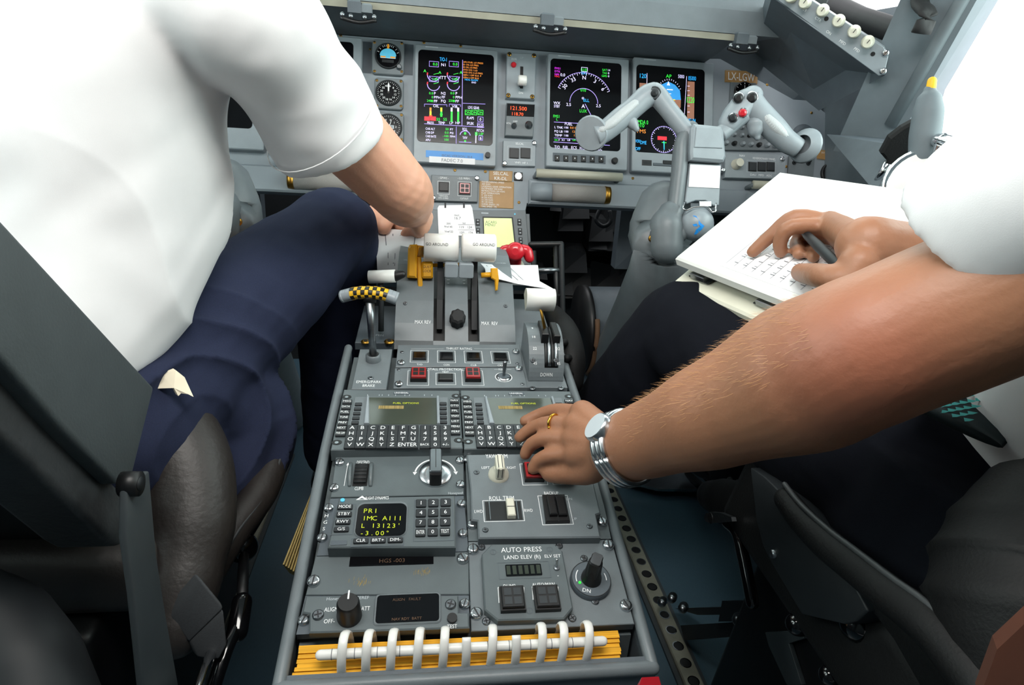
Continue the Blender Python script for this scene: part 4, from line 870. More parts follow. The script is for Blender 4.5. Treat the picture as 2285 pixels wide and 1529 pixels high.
# ---- display units
def du(name_label, zc, mirror=False):
    t = PT(PAN, 'display_unit', name_label, 'display screen', zc, 'cockpit display screens')
    return t
DW, DV0, DV1 = .0925, None, None
def du_body(t, W, v0, v1, s0, s1, sv0, sv1, H=.022):
    mb = MB(); mb.prism(rrect(-W, W, v0, v1, .004), 0, H, 'paint_light', ch=.002)
    mb.box(-W * .75, -W * .45, v1 - .006, v1 - .0035, H, H + .0004, 'mark_dim'); t.add('bezel', mb)
    mb = MB(); mb.prism(rrect(s0, s1, sv0, sv1, .009, 6), H - .001, H + .0009, 'scr_black', ch=.0004); return mb, H + .0013
S = 'scr_'
def T(mb, t, zf, z, x, y, s, h, c, w_=None, ax='c'):
    u, v = t.p(zf, x, y, z); hh = t.p(zf, x, y - h / 2, z)[1] - t.p(zf, x, y + h / 2, z)[1]; W = (t.p(zf, x + w_ / 2, y, z)[0] - t.p(zf, x - w_ / 2, y, z)[0]) if w_ else None
    mb.text(u, v, z, hh, s, S + c, ax, W)
def L(mb, t, zf, z, x0, y0, x1, y1, w_, c): a, b = t.p(zf, x0, y0, z); d, e = t.p(zf, x1, y1, z); mb.line(a, b, d, e, z, w_, S + c)
def BX(mb, t, zf, z, x0, y0, x1, y1, w_, c): u0, u1, v0, v1 = t.q(zf, x0, y0, x1, y1, z); mb.frame(u0, u1, v0, v1, z, w_, S + c)
def FR(mb, t, zf, z, x0, y0, x1, y1, c): u0, u1, v0, v1 = t.q(zf, x0, y0, x1, y1, z); mb.rect(u0, u1, v0, v1, z, S + c)
H = .022
# EICAS
t = du('center display screen with engine gauges and orange caution list', Z6(445, 590)); a = t.q(Z6, 92, 95, 800, 1095, H); s = t.q(Z6, 122, 140, 768, 920, H)
mb, z = du_body(t, (a[1] - a[0]) / 2, a[2], a[3], s[0], s[1], s[2], s[3])
for cx in (258, 428):
    for cy, vtxt in ((335, '0.0'), (415, '148')):
        u, v = t.p(Z6, cx, cy, z); R = t.p(Z6, cx + 56, cy, z)[0] - u; mb.arc(u, v, R * .88, R, 180, 350, z, S + 'violet'); 
        if cy == 335: mb.arc(u, v, R * .6, R * .64, 190, 340, z, S + 'violet')
        mb.arc(u, v, R * .86, R * 1.04, 160, 182, z, S + 'red', 4); mb.line(u, v + R * .1, u + R * .75, v + R * .35, z + .0002, .001, S + 'green')
        BX(mb, t, Z6, z, cx - 38, cy - 118 if cy == 335 else cy - 70, cx + 44, cy - 70 if cy == 335 else cy - 22, .0009, 'violet'); T(mb, t, Z6, z, cx + 14, cy - 94 if cy == 335 else cy - 46, vtxt, 24, 'green')
T(mb, t, Z6, z, 340, 200, 'T/O-1', 34, 'cyan', 60); T(mb, t, Z6, z, 342, 246, 'N1', 26, 'white'); T(mb, t, Z6, z, 340, 356, 'ITT', 28, 'white')
for x in (184, 312, 492): T(mb, t, Z6, z, x, 298 if x < 200 else 312, 'A', 26, 'green')
for i, (g1, m1) in enumerate((('0.0', 'P'), ('0', 'PPH'), ('0', 'FF'))):
    y = 490 + i * 33; T(mb, t, Z6, z, 254, y, g1, 21, 'green', ax='r'); T(mb, t, Z6, z, 262, y, m1, 24, 'white', ax='l'); T(mb, t, Z6, z, 342, y, ('N2', 'FF', 'FQ')[i], 24, 'white'); T(mb, t, Z6, z, 436, y, g1, 21, 'green', ax='r'); T(mb, t, Z6, z, 446, y, m1, 24, 'white', ax='l')
T(mb, t, Z6, z, 228, 553, '2480', 20, 'green'); T(mb, t, Z6, z, 414, 553, '2500', 20, 'green')
for i, s_ in enumerate(('APU FUEL LO PRESS', 'E1 OIL LO PRES', 'E2 OIL LO PRES', 'HYD SYS 1 LO', 'HYD SYS 2 LO PRES', 'GEN 1 OFF BUS  P', 'GEN 2 OFF BUS')): T(mb, t, Z6, z, 512, 222 + i * 22, s_, 14, 'amber', (190, 130, 120, 150, 195, 190, 175)[i], 'l')
T(mb, t, Z6, z, 580, 376, 'HDG ALIGN', 15, 'cyan', 140); T(mb, t, Z6, z, 602, 398, 'END', 14, 'white')
L(mb, t, Z6, z, 506, 205, 500, 765, .0012, 'violet'); L(mb, t, Z6, z, 178, 750, 690, 780, .0012, 'violet'); L(mb, t, Z6, z, 508, 575, 700, 582, .001, 'violet'); L(mb, t, Z6, z, 452, 775, 450, 920, .001, 'violet')
for x0, x1 in ((180, 372), (392, 488)): L(mb, t, Z6, z, x0, 582, x1, 588, .001, 'violet'); L(mb, t, Z6, z, x0, 582, x0, 604, .0008, 'violet'); L(mb, t, Z6, z, x1, 588, x1, 606, .0008, 'violet')
T(mb, t, Z6, z, 280, 598, 'OIL', 24, 'white'); T(mb, t, Z6, z, 438, 602, 'VIB', 24, 'white')
for x, c1, c2 in ((232, 'yellow', 'amber'), (324, 'green', 'yellow'), (412, 'green', 'white'), (468, 'green', 'white')): FR(mb, t, Z6, z, x - 8, 645, x + 8, 735 if x > 400 else 690, c1); FR(mb, t, Z6, z, x - 8, 612, x + 8, 645, c2)
for x in (205, 256): FR(mb, t, Z6, z, x - 26, 688, x + 22, 724, 'red')
FR(mb, t, Z6, z, 220, 675, 246, 700, 'red'); a_, b_ = t.p(Z6, 324, 670, z); mb.cyl(a_, b_, z - .001, z, .003, S + 'green', n=10)
for x in (298, 356): T(mb, t, Z6, z, x, 712, '55', 24, 'green')
for x, s_ in ((232, 'PRESS'), (326, 'TEMP'), (410, 'LP'), (464, 'HP')): T(mb, t, Z6, z, x, 742, s_, 24, 'white', 56 if len(s_) > 2 else None)
T(mb, t, Z6, z, 600, 612, 'LDG GEAR', 24, 'white', 95)
for x in (550, 604, 658): BX(mb, t, Z6, z, x - 24, 632, x + 24, 676, .0012, 'green'); T(mb, t, Z6, z, x, 654, 'DN', 24, 'green')
T(mb, t, Z6, z, 572, 700, 'FLAPS', 24, 'white', 60); T(mb, t, Z6, z, 572, 746, 'SPLBK', 24, 'white', 60); BX(mb, t, Z6, z, 634, 690, 682, 734, .001, 'violet'); T(mb, t, Z6, z, 658, 712, '0', 24, 'white'); BX(mb, t, Z6, z, 630, 742, 684, 784, .001, 'violet'); T(mb, t, Z6, z, 657, 763, 'CLD', 22, 'white', 46)
for i, s_ in enumerate(('CAB ALT', 'CAB DP', 'CAB RATE', 'APU')): T(mb, t, Z6, z, 190, 790 + i * 32, s_, 20, 'white', (80, 72, 90, 40)[i], 'l')
for i, s_ in enumerate(('50', '0.0', '-100', '100')): T(mb, t, Z6, z, 386, 796 + i * 30, s_, 20, 'green', ax='r')
for i, s_ in enumerate(('FT', 'PSI', 'FPM')): T(mb, t, Z6, z, 398, 798 + i * 30, s_, 19, 'white', ax='l')
T(mb, t, Z6, z, 526, 795, 'ROLL', 24, 'white', 42); u, v = t.p(Z6, 527, 855, z); R = t.p(Z6, 575, 855, z)[0] - u; mb.arc(u, v, R * .85, R, 10, 170, z, S + 'violet'); T(mb, t, Z6, z, 526, 868, 'YAW', 24, 'white', 40); FR(mb, t, Z6, z, 518, 822, 536, 842, 'green'); L(mb, t, Z6, z, 475, 905, 580, 910, .0012, 'violet'); FR(mb, t, Z6, z, 520, 890, 534, 905, 'green')
T(mb, t, Z6, z, 656, 808, 'PITCH', 24, 'white', 60); L(mb, t, Z6, z, 620, 825, 618, 915, .002, 'white'); FR(mb, t, Z6, z, 612, 822, 632, 850, 'green'); T(mb, t, Z6, z, 664, 838, 'UP', 24, 'green'); T(mb, t, Z6, z, 660, 872, '6', 26, 'white'); BX(mb, t, Z6, z, 642, 850, 678, 892, .001, 'violet')
t.add('screen', mb)
mb = MB(); u, v = t.p(Z6, 718, 1022, H); mb.cyl(u, v, H, H + .008, .006, 'black', n=18); t.add('knob', mb)
EU = t.cu
# paper strip labels stuck below it
lb = PT(PAN, 'blue_label_strip', 'blue adhesive label strip lettered EICAS below center display', 'label', Z6(438, 1020), h=H); u0, u1, v0, v1 = lb.q(Z6, 192, 990, 683, 1048)
mb = MB(); mb.box(u0, u1, v0, v1, 0, .0006, 'blue_label'); mb.text((u0 + u1) / 2 + .005, (v0 + v1) / 2 - .002, .0008, .0055, 'EICAS VERSION 18.4', 'ink_grey', 'c', (u1 - u0) * .55); lb.add('strip', mb)
lb = PT(PAN, 'white_label_strip', 'white paper label reading FADEC 7.0 below center display', 'label', Z6(417, 1062), h=H + .0007); u0, u1, v0, v1 = lb.q(Z6, 220, 1038, 612, 1090)
mb = MB(); mb.box(u0, u1, v0, v1, 0, .0006, 'paper'); mb.text((u0 + u1) / 2, (v0 + v1) / 2, .0008, .0075, 'FADEC 7.0', 'ink_grey', 'c', (u1 - u0) * .5); lb.add('strip', mb)
# MFD (right) and its mirror on the left
def mfd(lab, zc):
    t = du(lab, Z6(1555, 650)); a = t.q(Z6, 1205, 170, 1900, 1130, H); s = t.q(Z6, 1250, 215, 1856, 970, H)
    mb, z = du_body(t, (a[1] - a[0]) / 2, a[2], a[3], s[0], s[1], s[2], s[3])
    u, v = t.p(Z6, 1540, 560, z); R = t.p(Z6, 1540 + 242, 560, z)[0] - u
    mb.arc(u, v, R * .985, R, 25, 155, z, S + 'violet', 40)
    for k in range(0, 131, 5):
        a_ = math.radians(25 + k); r0 = R * (.9 if k % 10 == 0 else .94); mb.line(u + r0 * math.cos(a_), v + r0 * math.sin(a_), u + R * math.cos(a_), v + R * math.sin(a_), z, .0009, S + 'white')
    for k, s_ in ((35, '6'), (62, '3'), (90, 'N'), (118, '33'), (145, '30')): a_ = math.radians(k); mb.text(u + R * .82 * math.cos(a_), v + R * .82 * math.sin(a_), z, .009, s_, S + 'white', rot=a_ - PI / 2)
    r2 = R * .5; mb.arc(u, v - .003, r2 * .96, r2, 0, 180, z, S + 'violet', 30)
    T(mb, t, Z6, z, 1540, 290, '010', 28, 'green', 50); T(mb, t, Z6, z, 1540, 316, 'HDG', 24, 'cyan', 44); BX(mb, t, Z6, z, 1518, 268, 1572, 306, .0009, 'white'); T(mb, t, Z6, z, 1535, 462, '010', 28, 'green', 46)
    for i, s_ in enumerate(('FMS1', 'DTK', 'NM')): T(mb, t, Z6, z, 1292, 275 + i * 26, s_, 18, 'magenta', 55, 'l')
    T(mb, t, Z6, z, 1360, 332, '0.0', 26, 'white', 40); T(mb, t, Z6, z, 1312, 345, 'MAG', 16, 'red', 40)
    for i, s_ in enumerate(('SAT', 'TAS', 'GSPD')): T(mb, t, Z6, z, 1738, 292 + i * 26, s_, 18, 'green', 46, 'r'); T(mb, t, Z6, z, 1746, 292 + i * 26, ('14', '0', '0')[i], 18, 'white', ax='l')
    T(mb, t, Z6, z, 1410, 585, '2.5', 26, 'white', 42); T(mb, t, Z6, z, 1664, 596, '2.5', 26, 'white', 42)
    T(mb, t, Z6, z, 1310, 572, 'WX', 24, 'white'); T(mb, t, Z6, z, 1310, 600, 'STBY', 24, 'white', 50)
    T(mb, t, Z6, z, 1562, 550, 'ELL', 26, 'cyan', 50); T(mb, t, Z6, z, 1532, 540, '*', 40, 'white'); T(mb, t, Z6, z, 1535, 600, 'A', 34, 'white'); T(mb, t, Z6, z, 1535, 640, 'LUX', 28, 'green', 60)
    L(mb, t, Z6, z, 1550, 580, 1650, 770, .0014, 'violet'); L(mb, t, Z6, z, 1650, 770, 1755, 900, .0014, 'violet')
    T(mb, t, Z6, z, 1305, 686, 'FMS1', 26, 'green', 52); T(mb, t, Z6, z, 1312, 712, 'L', 22, 'green')
    L(mb, t, Z6, z, 1285, 735, 1760, 760, .0012, 'violet'); L(mb, t, Z6, z, 1280, 905, 1762, 935, .0012, 'violet'); L(mb, t, Z6, z, 1285, 870, 1520, 885, .0009, 'violet'); L(mb, t, Z6, z, 1524, 760, 1522, 915, .0009, 'violet')
    T(mb, t, Z6, z, 1410, 750, 'FUEL', 26, 'white', 64)
    for i in range(3): T(mb, t, Z6, z, 1290, 778 + i * 34, ('L TNK', 'FQ LB', 'TEMP')[i], 20, 'white', 72, 'l'); T(mb, t, Z6, z, 1390, 782 + i * 34, '1180', 18, 'white', 36)
    for i in range(3): T(mb, t, Z6, z, 1466, 785 + i * 32, ('0.0 GAL', '1240', '15')[i], 19, 'amber', (96, 62, 30)[i])
    for x, c, s_ in ((1302, 'green', 'ON'), (1330, 'white', 'F'), (1362, 'white', 'X1'), (1412, 'white', 'LB'), (1456, 'green', 'ON'), (1482, 'white', 'F')): T(mb, t, Z6, z, x, 888, s_, 18, c, 26)
    FR(mb, t, Z6, z, 1552, 870, 1580, 915, 'red'); T(mb, t, Z6, z, 1650, 880, '2460', 26, 'white', 60)
    for i, s_ in enumerate(('T/O', 'FUEL', 'ECS', 'HYD', 'ICE', 'ELEC')): T(mb, t, Z6, z, 1312 + i * 72, 948 + i * 3, s_, 26, 'white', 46)
    t.add('screen', mb)
    mb = MB(); u0, u1, v0, v1 = t.q(Z6, 1275, 1010, 1725, 1082, H); mb.box(u0, u1, v0, v1, H, H + .001, 'paint_dark'); t.add('key_strip', mb)
    for i in range(6):
        mb = MB(); u0, u1, v0, v1 = t.q(Z6, 1290 + i * 75, 1022 + i * 2, 1330 + i * 75, 1072 + i * 2, H); mb.box(u0, u1, v0, v1, H, H + .004, 'black', ch=.001); mb.rect((u0 + u1) / 2 - .001, (u0 + u1) / 2 + .001, (v0 + v1) / 2 - .001, (v0 + v1) / 2 + .002, H + .0043, 'mark'); t.add('bezel_key', mb)
    mb = MB(); u, v = t.p(Z6, 1800, 1070, H); mb.lathe(u, v, [(.0075, H), (.0075, H + .004), (.006, H + .010)], 'black', 18); t.add('knob', mb)
    return t
t = mfd('display screen with compass arc left of the control yoke', None); MU = t.cu
def pfd(lab):
    t = du(lab, Z7(925, 530)); a = t.q(Z7, 660, 155, 1190, 900, H); s = t.q(Z7, 702, 205, 1150, 775, H)
    mb, z = du_body(t, (a[1] - a[0]) / 2, a[2], a[3], s[0], s[1], s[2], s[3])
    P = t.poly(Z7, [(850, 420), (852, 350), (870, 320), (915, 300), (960, 322), (992, 360), (998, 420)], z); mb.poly(P, z, S + 'sky')
    P = t.poly(Z7, [(850, 420), (998, 420), (996, 470), (970, 500), (930, 510), (880, 505), (855, 475)], z); mb.poly(P, z, S + 'ground')
    L(mb, t, Z7, z + .0002, 890, 418, 960, 420, .0018, 'yellow'); FR(mb, t, Z7, z + .0002, 905, 350, 945, 356, 'white'); FR(mb, t, Z7, z + .0002, 915, 378, 935, 382, 'white'); u, v = t.p(Z7, 916, 314, z); mb.poly([(u - .004, v - .004), (u + .004, v - .004), (u, v + .006)], z + .0003, S + 'white')
    u, v = t.p(Z7, 920, 400, z); R = t.p(Z7, 1000, 400, z)[0] - u
    for k in range(30, 151, 10): a_ = math.radians(k); mb.line(u + R * 1.0 * math.cos(a_), v + R * 1.3 * math.sin(a_), u + R * 1.1 * math.cos(a_), v + R * 1.42 * math.sin(a_), z, .001, S + 'white')
    T(mb, t, Z7, z, 750, 262, '120', 30, 'cyan', 42); T(mb, t, Z7, z, 918, 264, 'AP', 24, 'green'); T(mb, t, Z7, z, 1000, 266, '5000', 24, 'white', 40); T(mb, t, Z7, z, 1072, 278, '05000', 28, 'cyan', 50)
    FR(mb, t, Z7, z, 725, 310, 775, 480, 'ground'); L(mb, t, Z7, z + .0002, 776, 245, 772, 480, .001, 'white'); L(mb, t, Z7, z, 1036, 265, 1018, 560, .001, 'white'); FR(mb, t, Z7, z, 1040, 300, 1086, 545, 'ground'); T(mb, t, Z7, z + .0004, 1062, 420, '1220', 40, 'green', 50)
    for y in (330, 360, 390, 460, 500): L(mb, t, Z7, z + .0003, 1040, y, 1056, y, .001, 'white')
    T(mb, t, Z7, z, 1058, 552, '29.92 IN', 22, 'cyan', 70); T(mb, t, Z7, z, 750, 566, 'MDA 0', 28, 'green', 66); T(mb, t, Z7, z, 735, 588, '010', 24, 'green'); T(mb, t, Z7, z, 740, 625, 'FMS', 26, 'amber', 56); T(mb, t, Z7, z, 716, 690, 'VOR1', 22, 'cyan', 34); T(mb, t, Z7, z, 716, 740, 'OFF', 22, 'cyan', 34); T(mb, t, Z7, z, 752, 700, 'DME', 24, 'cyan', 40)
    u, v = t.p(Z7, 886, 680, z); R = t.p(Z7, 970, 680, z)[0] - u; mb.arc(u, v, R * .97, R, 0, 360, z, S + 'violet', 40)
    for k in range(0, 360, 10): a_ = math.radians(k); r0 = R * (.82 if k % 30 == 0 else .9); mb.line(u + r0 * math.cos(a_), v + r0 * math.sin(a_), u + R * math.cos(a_), v + R * math.sin(a_), z, .0009, S + 'white')
    FR(mb, t, Z7, z, 845, 660, 905, 684, 'red'); T(mb, t, Z7, z, 888, 716, 'T', 40, 'green'); L(mb, t, Z7, z, 886, 690, 888, 748, .002, 'cyan'); T(mb, t, Z7, z, 970, 764, 'HDG', 22, 'amber', 30)
    t.add('screen', mb)
    mb = MB(); u0, u1, v0, v1 = t.q(Z7, 742, 815, 806, 852, H); mb.frame(u0, u1, v0, v1, H + .0005, .003, 'black'); mb.box(u0, u1, v0, v1, H - .001, H + .0003, 'charcoal'); t.add('brightness_window', mb)
    mb = MB(); u0, u1, v0, v1 = t.q(Z7, 815, 838, 960, 856, H); mb.box(u0, u1, v0, v1, H - .001, H + .002, 'paint_dark', ch=.001); u0, u1, v0, v1 = t.q(Z7, 880, 820, 950, 846, H); mb.box(u0, u1, v0, v1, H, H + .003, 'charcoal', ch=.001); t.add('latch', mb)
    return t
tp_ = pfd('display screen with blue horizon behind the control yoke'); PU = tp_.cu
# left pair, seen past the pilot's arm
def clone(t, u_new, lab):
    c = copy_tree(t.o); c.matrix_basis = Matrix.Translation((u_new - t.cu, 0, 0)) @ t.o.matrix_basis; c['label'] = lab; return c
clone(t, 2 * EU - MU, 'display screen half hidden behind the white sleeve, left of round gauges'); clone(tp_, 2 * EU - PU, 'farthest left display screen, corner showing under the white sleeve')
# ---- standby gauges
def gauge(lab, zc, rect_, cxy, R_px, kind):
    t = PT(PAN, 'round_gauge', lab, 'gauge', Z5(*zc), 'round standby gauges'); hh = .010
    mb = MB(); u0, u1, v0, v1 = t.q(Z5, *rect_, hh); mb.prism(rrect(u0, u1, v0, v1, .008), -.002, hh, 'paint', ch=.0015); t.add('mounting_plate', mb)
    u, v = t.p(Z5, *cxy, hh); R = t.p(Z5, cxy[0] + R_px, cxy[1], hh)[0] - u
    mb = MB(); mb.lathe(u, v, [(R * 1.12, hh), (R * 1.12, hh + .003), (R * 1.04, hh + .005), (R * .98, hh + .003)], 'charcoal', 36); t.add('rim', mb)
    mb = MB(); z = hh + .0034; mb.prism(circ(u, v, R, 36), hh, z, 'scr_black'); z += .0003
    if kind == 'att':
        mb.poly([(u + R * .70 * math.cos(a), v + R * .62 * math.sin(a)) for a in [PI * k / 16 for k in range(17)]], z, 'gauge_sky'); mb.rect(u - R * .66, u + R * .66, v - R * .22, v, z, 'gauge_sky')
        mb.rect(u - R * .62, u - R * .2, v - R * .18, v - R * .06, z + .0003, 'gauge_orange'); mb.rect(u + R * .2, u + R * .62, v - R * .18, v - R * .06, z + .0003, 'gauge_orange'); mb.line(u - R * .62, v - R * .22, u + R * .62, v - R * .22, z + .0003, .0007, 'mark')
        mb.poly([(u - R * .10, v + R * .62), (u + R * .10, v + R * .62), (u + R * .07, v + R * 1.0), (u - R * .07, v + R * 1.0)], z + .0003, 'gauge_orange'); mb.rect(u - R * .5, u + R * .5, v - R * .6, v - R * .34, z, 'charcoal')
        for k in (20, 40, 60, 70, 80, 100, 110, 120, 140, 160): a = math.radians(k); mb.line(u + R * .8 * math.cos(a), v + R * .8 * math.sin(a), u + R * .97 * math.cos(a), v + R * .97 * math.sin(a), z, .0009, 'mark')
    else:
        for k in range(0, 360, 10): a = math.radians(k); r0 = R * (.78 if k % 30 == 0 else .86); mb.line(u + r0 * math.cos(a), v + r0 * math.sin(a), u + R * .95 * math.cos(a), v + R * .95 * math.sin(a), z, .0006, 'mark')
        for k, s_ in enumerate(('6', '8', '10', '12', '14', '16', '18', '20', '25', '30', '35', '40') if kind == 'asi' else ('0', '1', '2', '3', '4', '5', '6', '7', '8', '9')):
            a = PI / 2 - 2 * PI * (k + .4) / (12 if kind == 'asi' else 10); mb.text(u + R * .6 * math.cos(a), v + R * .6 * math.sin(a), z, R * .18, s_, 'mark')
    t.add('dial', mb)
    if kind != 'att':
        mb = MB(); mb.poly([(u - R * .05, v), (u + R * .05, v), (u + R * .07, v + R * .7), (u, v + R * .86), (u - R * .07, v + R * .7)] if kind == 'asi' else [(u - R * .05, v - .1 * R), (u + R * .05, v - .1 * R), (u + R * .3, v + R * .7)], z + .001, 'mark'); mb.cyl(u, v, z, z + .0015, R * .1, 'black', n=12); t.add('needle', mb)
        if kind == 'alt': mb = MB(); mb.rect(u - R * .3, u + R * .45, v - R * .15, v + R * .15, z + .0006, 'mark_dim'); mb.text(u + R * .08, v, z + .0009, R * .2, '1013', 'ink', 'c', R * .6); t.add('counter_window', mb)
    else:
        mb = MB(); a, b = t.p(Z5, 1570, 350, hh); mb.lathe(a, b, [(.006, hh), (.0055, hh + .008), (.004, hh + .009)], 'steel', 16); t.add('knob', mb)
    for x, y in ((rect_[0] + 22, rect_[1] + 20), (rect_[2] - 20, rect_[1] + 28), (rect_[0] + 22, rect_[3] - 28), (rect_[2] - 20, rect_[3] - 24)): a, b = t.p(Z5, x, y, hh); t.inst('screw', BRASS, a, b, hh, 0, .9)
gauge('round attitude gauge with blue half dial, top of the gauge column', (1478, 258), (1338, 112, 1612, 405), (1476, 252), 100, 'att')
gauge('round airspeed gauge with white needle, middle of the gauge column', (1480, 565), (1358, 436, 1606, 700), (1480, 566), 100, 'asi')
gauge('round altimeter half hidden by the forearm, lowest of the gauge column', (1490, 850), (1358, 724, 1610, 985), (1480, 858), 104, 'alt')
# recess strips beside the attitude gauge
for x0, x1, y0, y1 in ((1262, 1336, 130, 395), (1614, 1688, 150, 412)):
    u0, u1 = pu(Z5, x0, 260)[0], pu(Z5, x1, 260)[0]; v0, v1 = pu(Z5, (x0 + x1) / 2, y1)[1], pu(Z5, (x0 + x1) / 2, y0)[1]; mb = MB(); mb.rect(u0, u1, v0, v1, .0008, 'paint_dark'); mb.build('recess', ip)
# ---- centre stack
t = PT(PAN, 'landing_gear_panel', 'light grey landing gear panel with white wheel lever and red button', 'control panel', Z6(1005, 338)); h_ = .014
mb = MB(); mb.prism(t.poly(Z6, [(884, 140), (1132, 152), (1122, 540), (876, 525)], h_), 0, h_, 'paint_light', ch=.0015)
txt(t, mb, Z6, 945, 196, 'DN LCK REL', 18, wz=44, z=h_ + .0003); txt(t, mb, Z6, 1012, 186, 'UP', 18, z=h_ + .0003, m='mark_dim'); txt(t, mb, Z6, 1003, 486, 'DN', 18, z=h_ + .0003)
u0, u1, v0, v1 = t.q(Z6, 996, 262, 1022, 450, h_); mb.rect(u0, u1, v0, v1, h_ + .0004, 'black'); t.add('faceplate', mb)
mb = MB(); a, b = t.p(Z6, 940, 250, h_); mb.lathe(a, b, [(.0062, h_), (.0062, h_ + .004), (.004, h_ + .006)], 'red_plastic', 20); t.add('button', mb, label='round red button')
mb = MB(); a, b = t.p(Z6, 1016, 378, h_ + .03); mb.tube([(a, b, h_), (a, b, h_ + .025)], .004, 'steel', n=12); w0 = .0095
mb.tube([(a - w0, b, h_ + .028), (a - w0 * .8, b, h_ + .028), (a + w0 * .8, b, h_ + .028), (a + w0, b, h_ + .028)], [.009, .011, .011, .009], 'white_plastic', n=20, up=(0, 0, 1), ratio=1.1); t.add('gear_lever', mb, label='white wheel-shaped lever knob')
for x, y in ((905, 158), (1115, 170), (895, 508), (1100, 520)): a, b = t.p(Z6, x, y, h_); t.inst('screw', BRASS, a, b, h_, 0, 1.5)
t = PT(PAN, 'radio_unit', 'radio unit with orange digits on a black display and two small knobs', 'radio', Z6(998, 715)); h_ = .014
mb = MB(); mb.prism(t.poly(Z6, [(882, 570), (1124, 582), (1108, 862), (868, 850)], h_), 0, h_, 'paint', ch=.0015); txt(t, mb, Z6, 898, 745, 'VOL', 16, z=h_ + .0003); txt(t, mb, Z6, 955, 730, 'OFF', 16, z=h_ + .0003); t.add('faceplate', mb)
mb = MB(); mb.prism(t.poly(Z6, [(886, 578), (1120, 590), (1114, 692), (880, 682)], h_), h_ - .001, h_ + .001, 'scr_black'); txt(t, mb, Z6, 985, 618, '121.500', 34, 'led_orange', 138, h_ + .0014); txt(t, mb, Z6, 976, 666, '118.70', 28, 'led_orange', 110, h_ + .0014); t.add('display', mb)
for x, y, r_ in ((942, 772, .006), (1068, 765, .0085)):
    mb = MB(); a, b = t.p(Z6, x, y, h_); mb.lathe(a, b, [(r_, h_), (r_, h_ + .006), (r_ * .7, h_ + .007), (r_ * .6, h_ + .014)], 'steel', 18, top='charcoal'); t.add('knob', mb)
t = PT(PAN, 'annunciator_panel', 'small grey panel with dark two-segment window under the radio unit', 'control panel', Z6(990, 1000)); h_ = .010
mb = MB(); mb.prism(t.poly(Z6, [(852, 892), (1130, 900), (1126, 1112), (848, 1106)], h_), 0, h_, 'paint_light', ch=.001); txt(t, mb, Z6, 992, 920, 'SELCAL', 18, wz=70, z=h_ + .0003); txt(t, mb, Z6, 1005, 1082, 'VHF1 HF 1', 18, wz=128, z=h_ + .0003); frame_mark(t, mb, Z6, (888, 944, 1096, 1060), h_ + .0003, .0008, 'mark_dim'); t.add('faceplate', mb)
for x0, x1 in ((904, 985), (1000, 1082)): mb = MB(); u0, u1, v0, v1 = t.q(Z6, x0, 960, x1, 1046, h_); mb.box(u0, u1, v0, v1, h_ - .001, h_ + .003, 'black', ch=.0006); mb.rect(u0 + .002, u1 - .002, v0 + .002, v1 - .002, h_ + .0033, 'key'); t.add('lamp_segment', mb)
for x, y in ((1117, 916), (864, 1090)): a, b = t.p(Z6, x, y, h_); t.inst('screw', FAST, a, b, h_, 0, 1.1)
t = PT(PAN, 'warning_switch_panel', 'grey panel with dark and red square switches beside the elbow', 'control panel', Z6(440, 1300)); h_ = .010
mb = MB(); mb.prism(t.poly(Z6, [(240, 1185), (640, 1200), (632, 1418), (236, 1405)], h_), 0, h_, 'paint', ch=.001)
txt(t, mb, Z6, 342, 1212, '- GPWS -', 18, wz=90, z=h_ + .0003); txt(t, mb, Z6, 522, 1216, '- LG WRN -', 18, wz=115, z=h_ + .0003); txt(t, mb, Z6, 340, 1365, 'TERRAIN', 14, wz=78, z=h_ + .0003); txt(t, mb, Z6, 342, 1384, 'SYS OVRD', 14, wz=84, z=h_ + .0003); txt(t, mb, Z6, 520, 1388, 'CUTOUT', 16, wz=70, z=h_ + .0003)
frame_mark(t, mb, Z6, (292, 1240, 395, 1352), h_ + .0003, .0007, 'mark'); frame_mark(t, mb, Z6, (464, 1246, 580, 1368), h_ + .0003, .0007, 'mark'); t.add('faceplate', mb)
button(t, Z6, (302, 1250, 388, 1332), 'black', 'button', h_, .005, cross=False); button(t, Z6, (474, 1256, 572, 1354), 'red_cap', 'button', h_, .006, lab='red square button')
for x, y in ((628, 1216), (256, 1384)): a, b = t.p(Z6, x, y, h_); t.inst('screw', FAST, a, b, h_, 0, 1.1)
def plate(lab, zf, P, m, lines, name='placard', lh=None, dash=False):
    c = (sum(p[0] for p in P) / 4, sum(p[1] for p in P) / 4); t = PT(PAN, name, lab, 'placard', zf(*c)); Q = t.poly(zf, P); mb = MB(); mb.prism(Q, 0, .0016, m, ch=.0004)
    u0, u1 = min(q[0] for q in Q), max(q[0] for q in Q); v0, v1 = min(q[1] for q in Q), max(q[1] for q in Q); n = len(lines)
    for i, s_ in enumerate(lines):
        v = v1 - (v1 - v0) * (i + .6) / (n + .2); mb.text(u0 + (u1 - u0) * .07 if dash else (u0 + u1) / 2, v, .0019, lh or (v1 - v0) * .62 / n, s_, 'mark', 'l' if dash else 'c', (u1 - u0) * (.3 + .08 * len(s_) / 2 if dash else .8) if True else None)
    mb.frame(u0 + .0012, u1 - .0012, v0 + .0012, v1 - .0012, .0017, .0006, 'paper_tan'); t.add('plate', mb); return t
plate('small brown placard reading SELCAL KR-DL', Z6, [(732, 1150), (932, 1156), (926, 1246), (730, 1238)], 'brown_plate', ['SELCAL', 'KR-DL'])
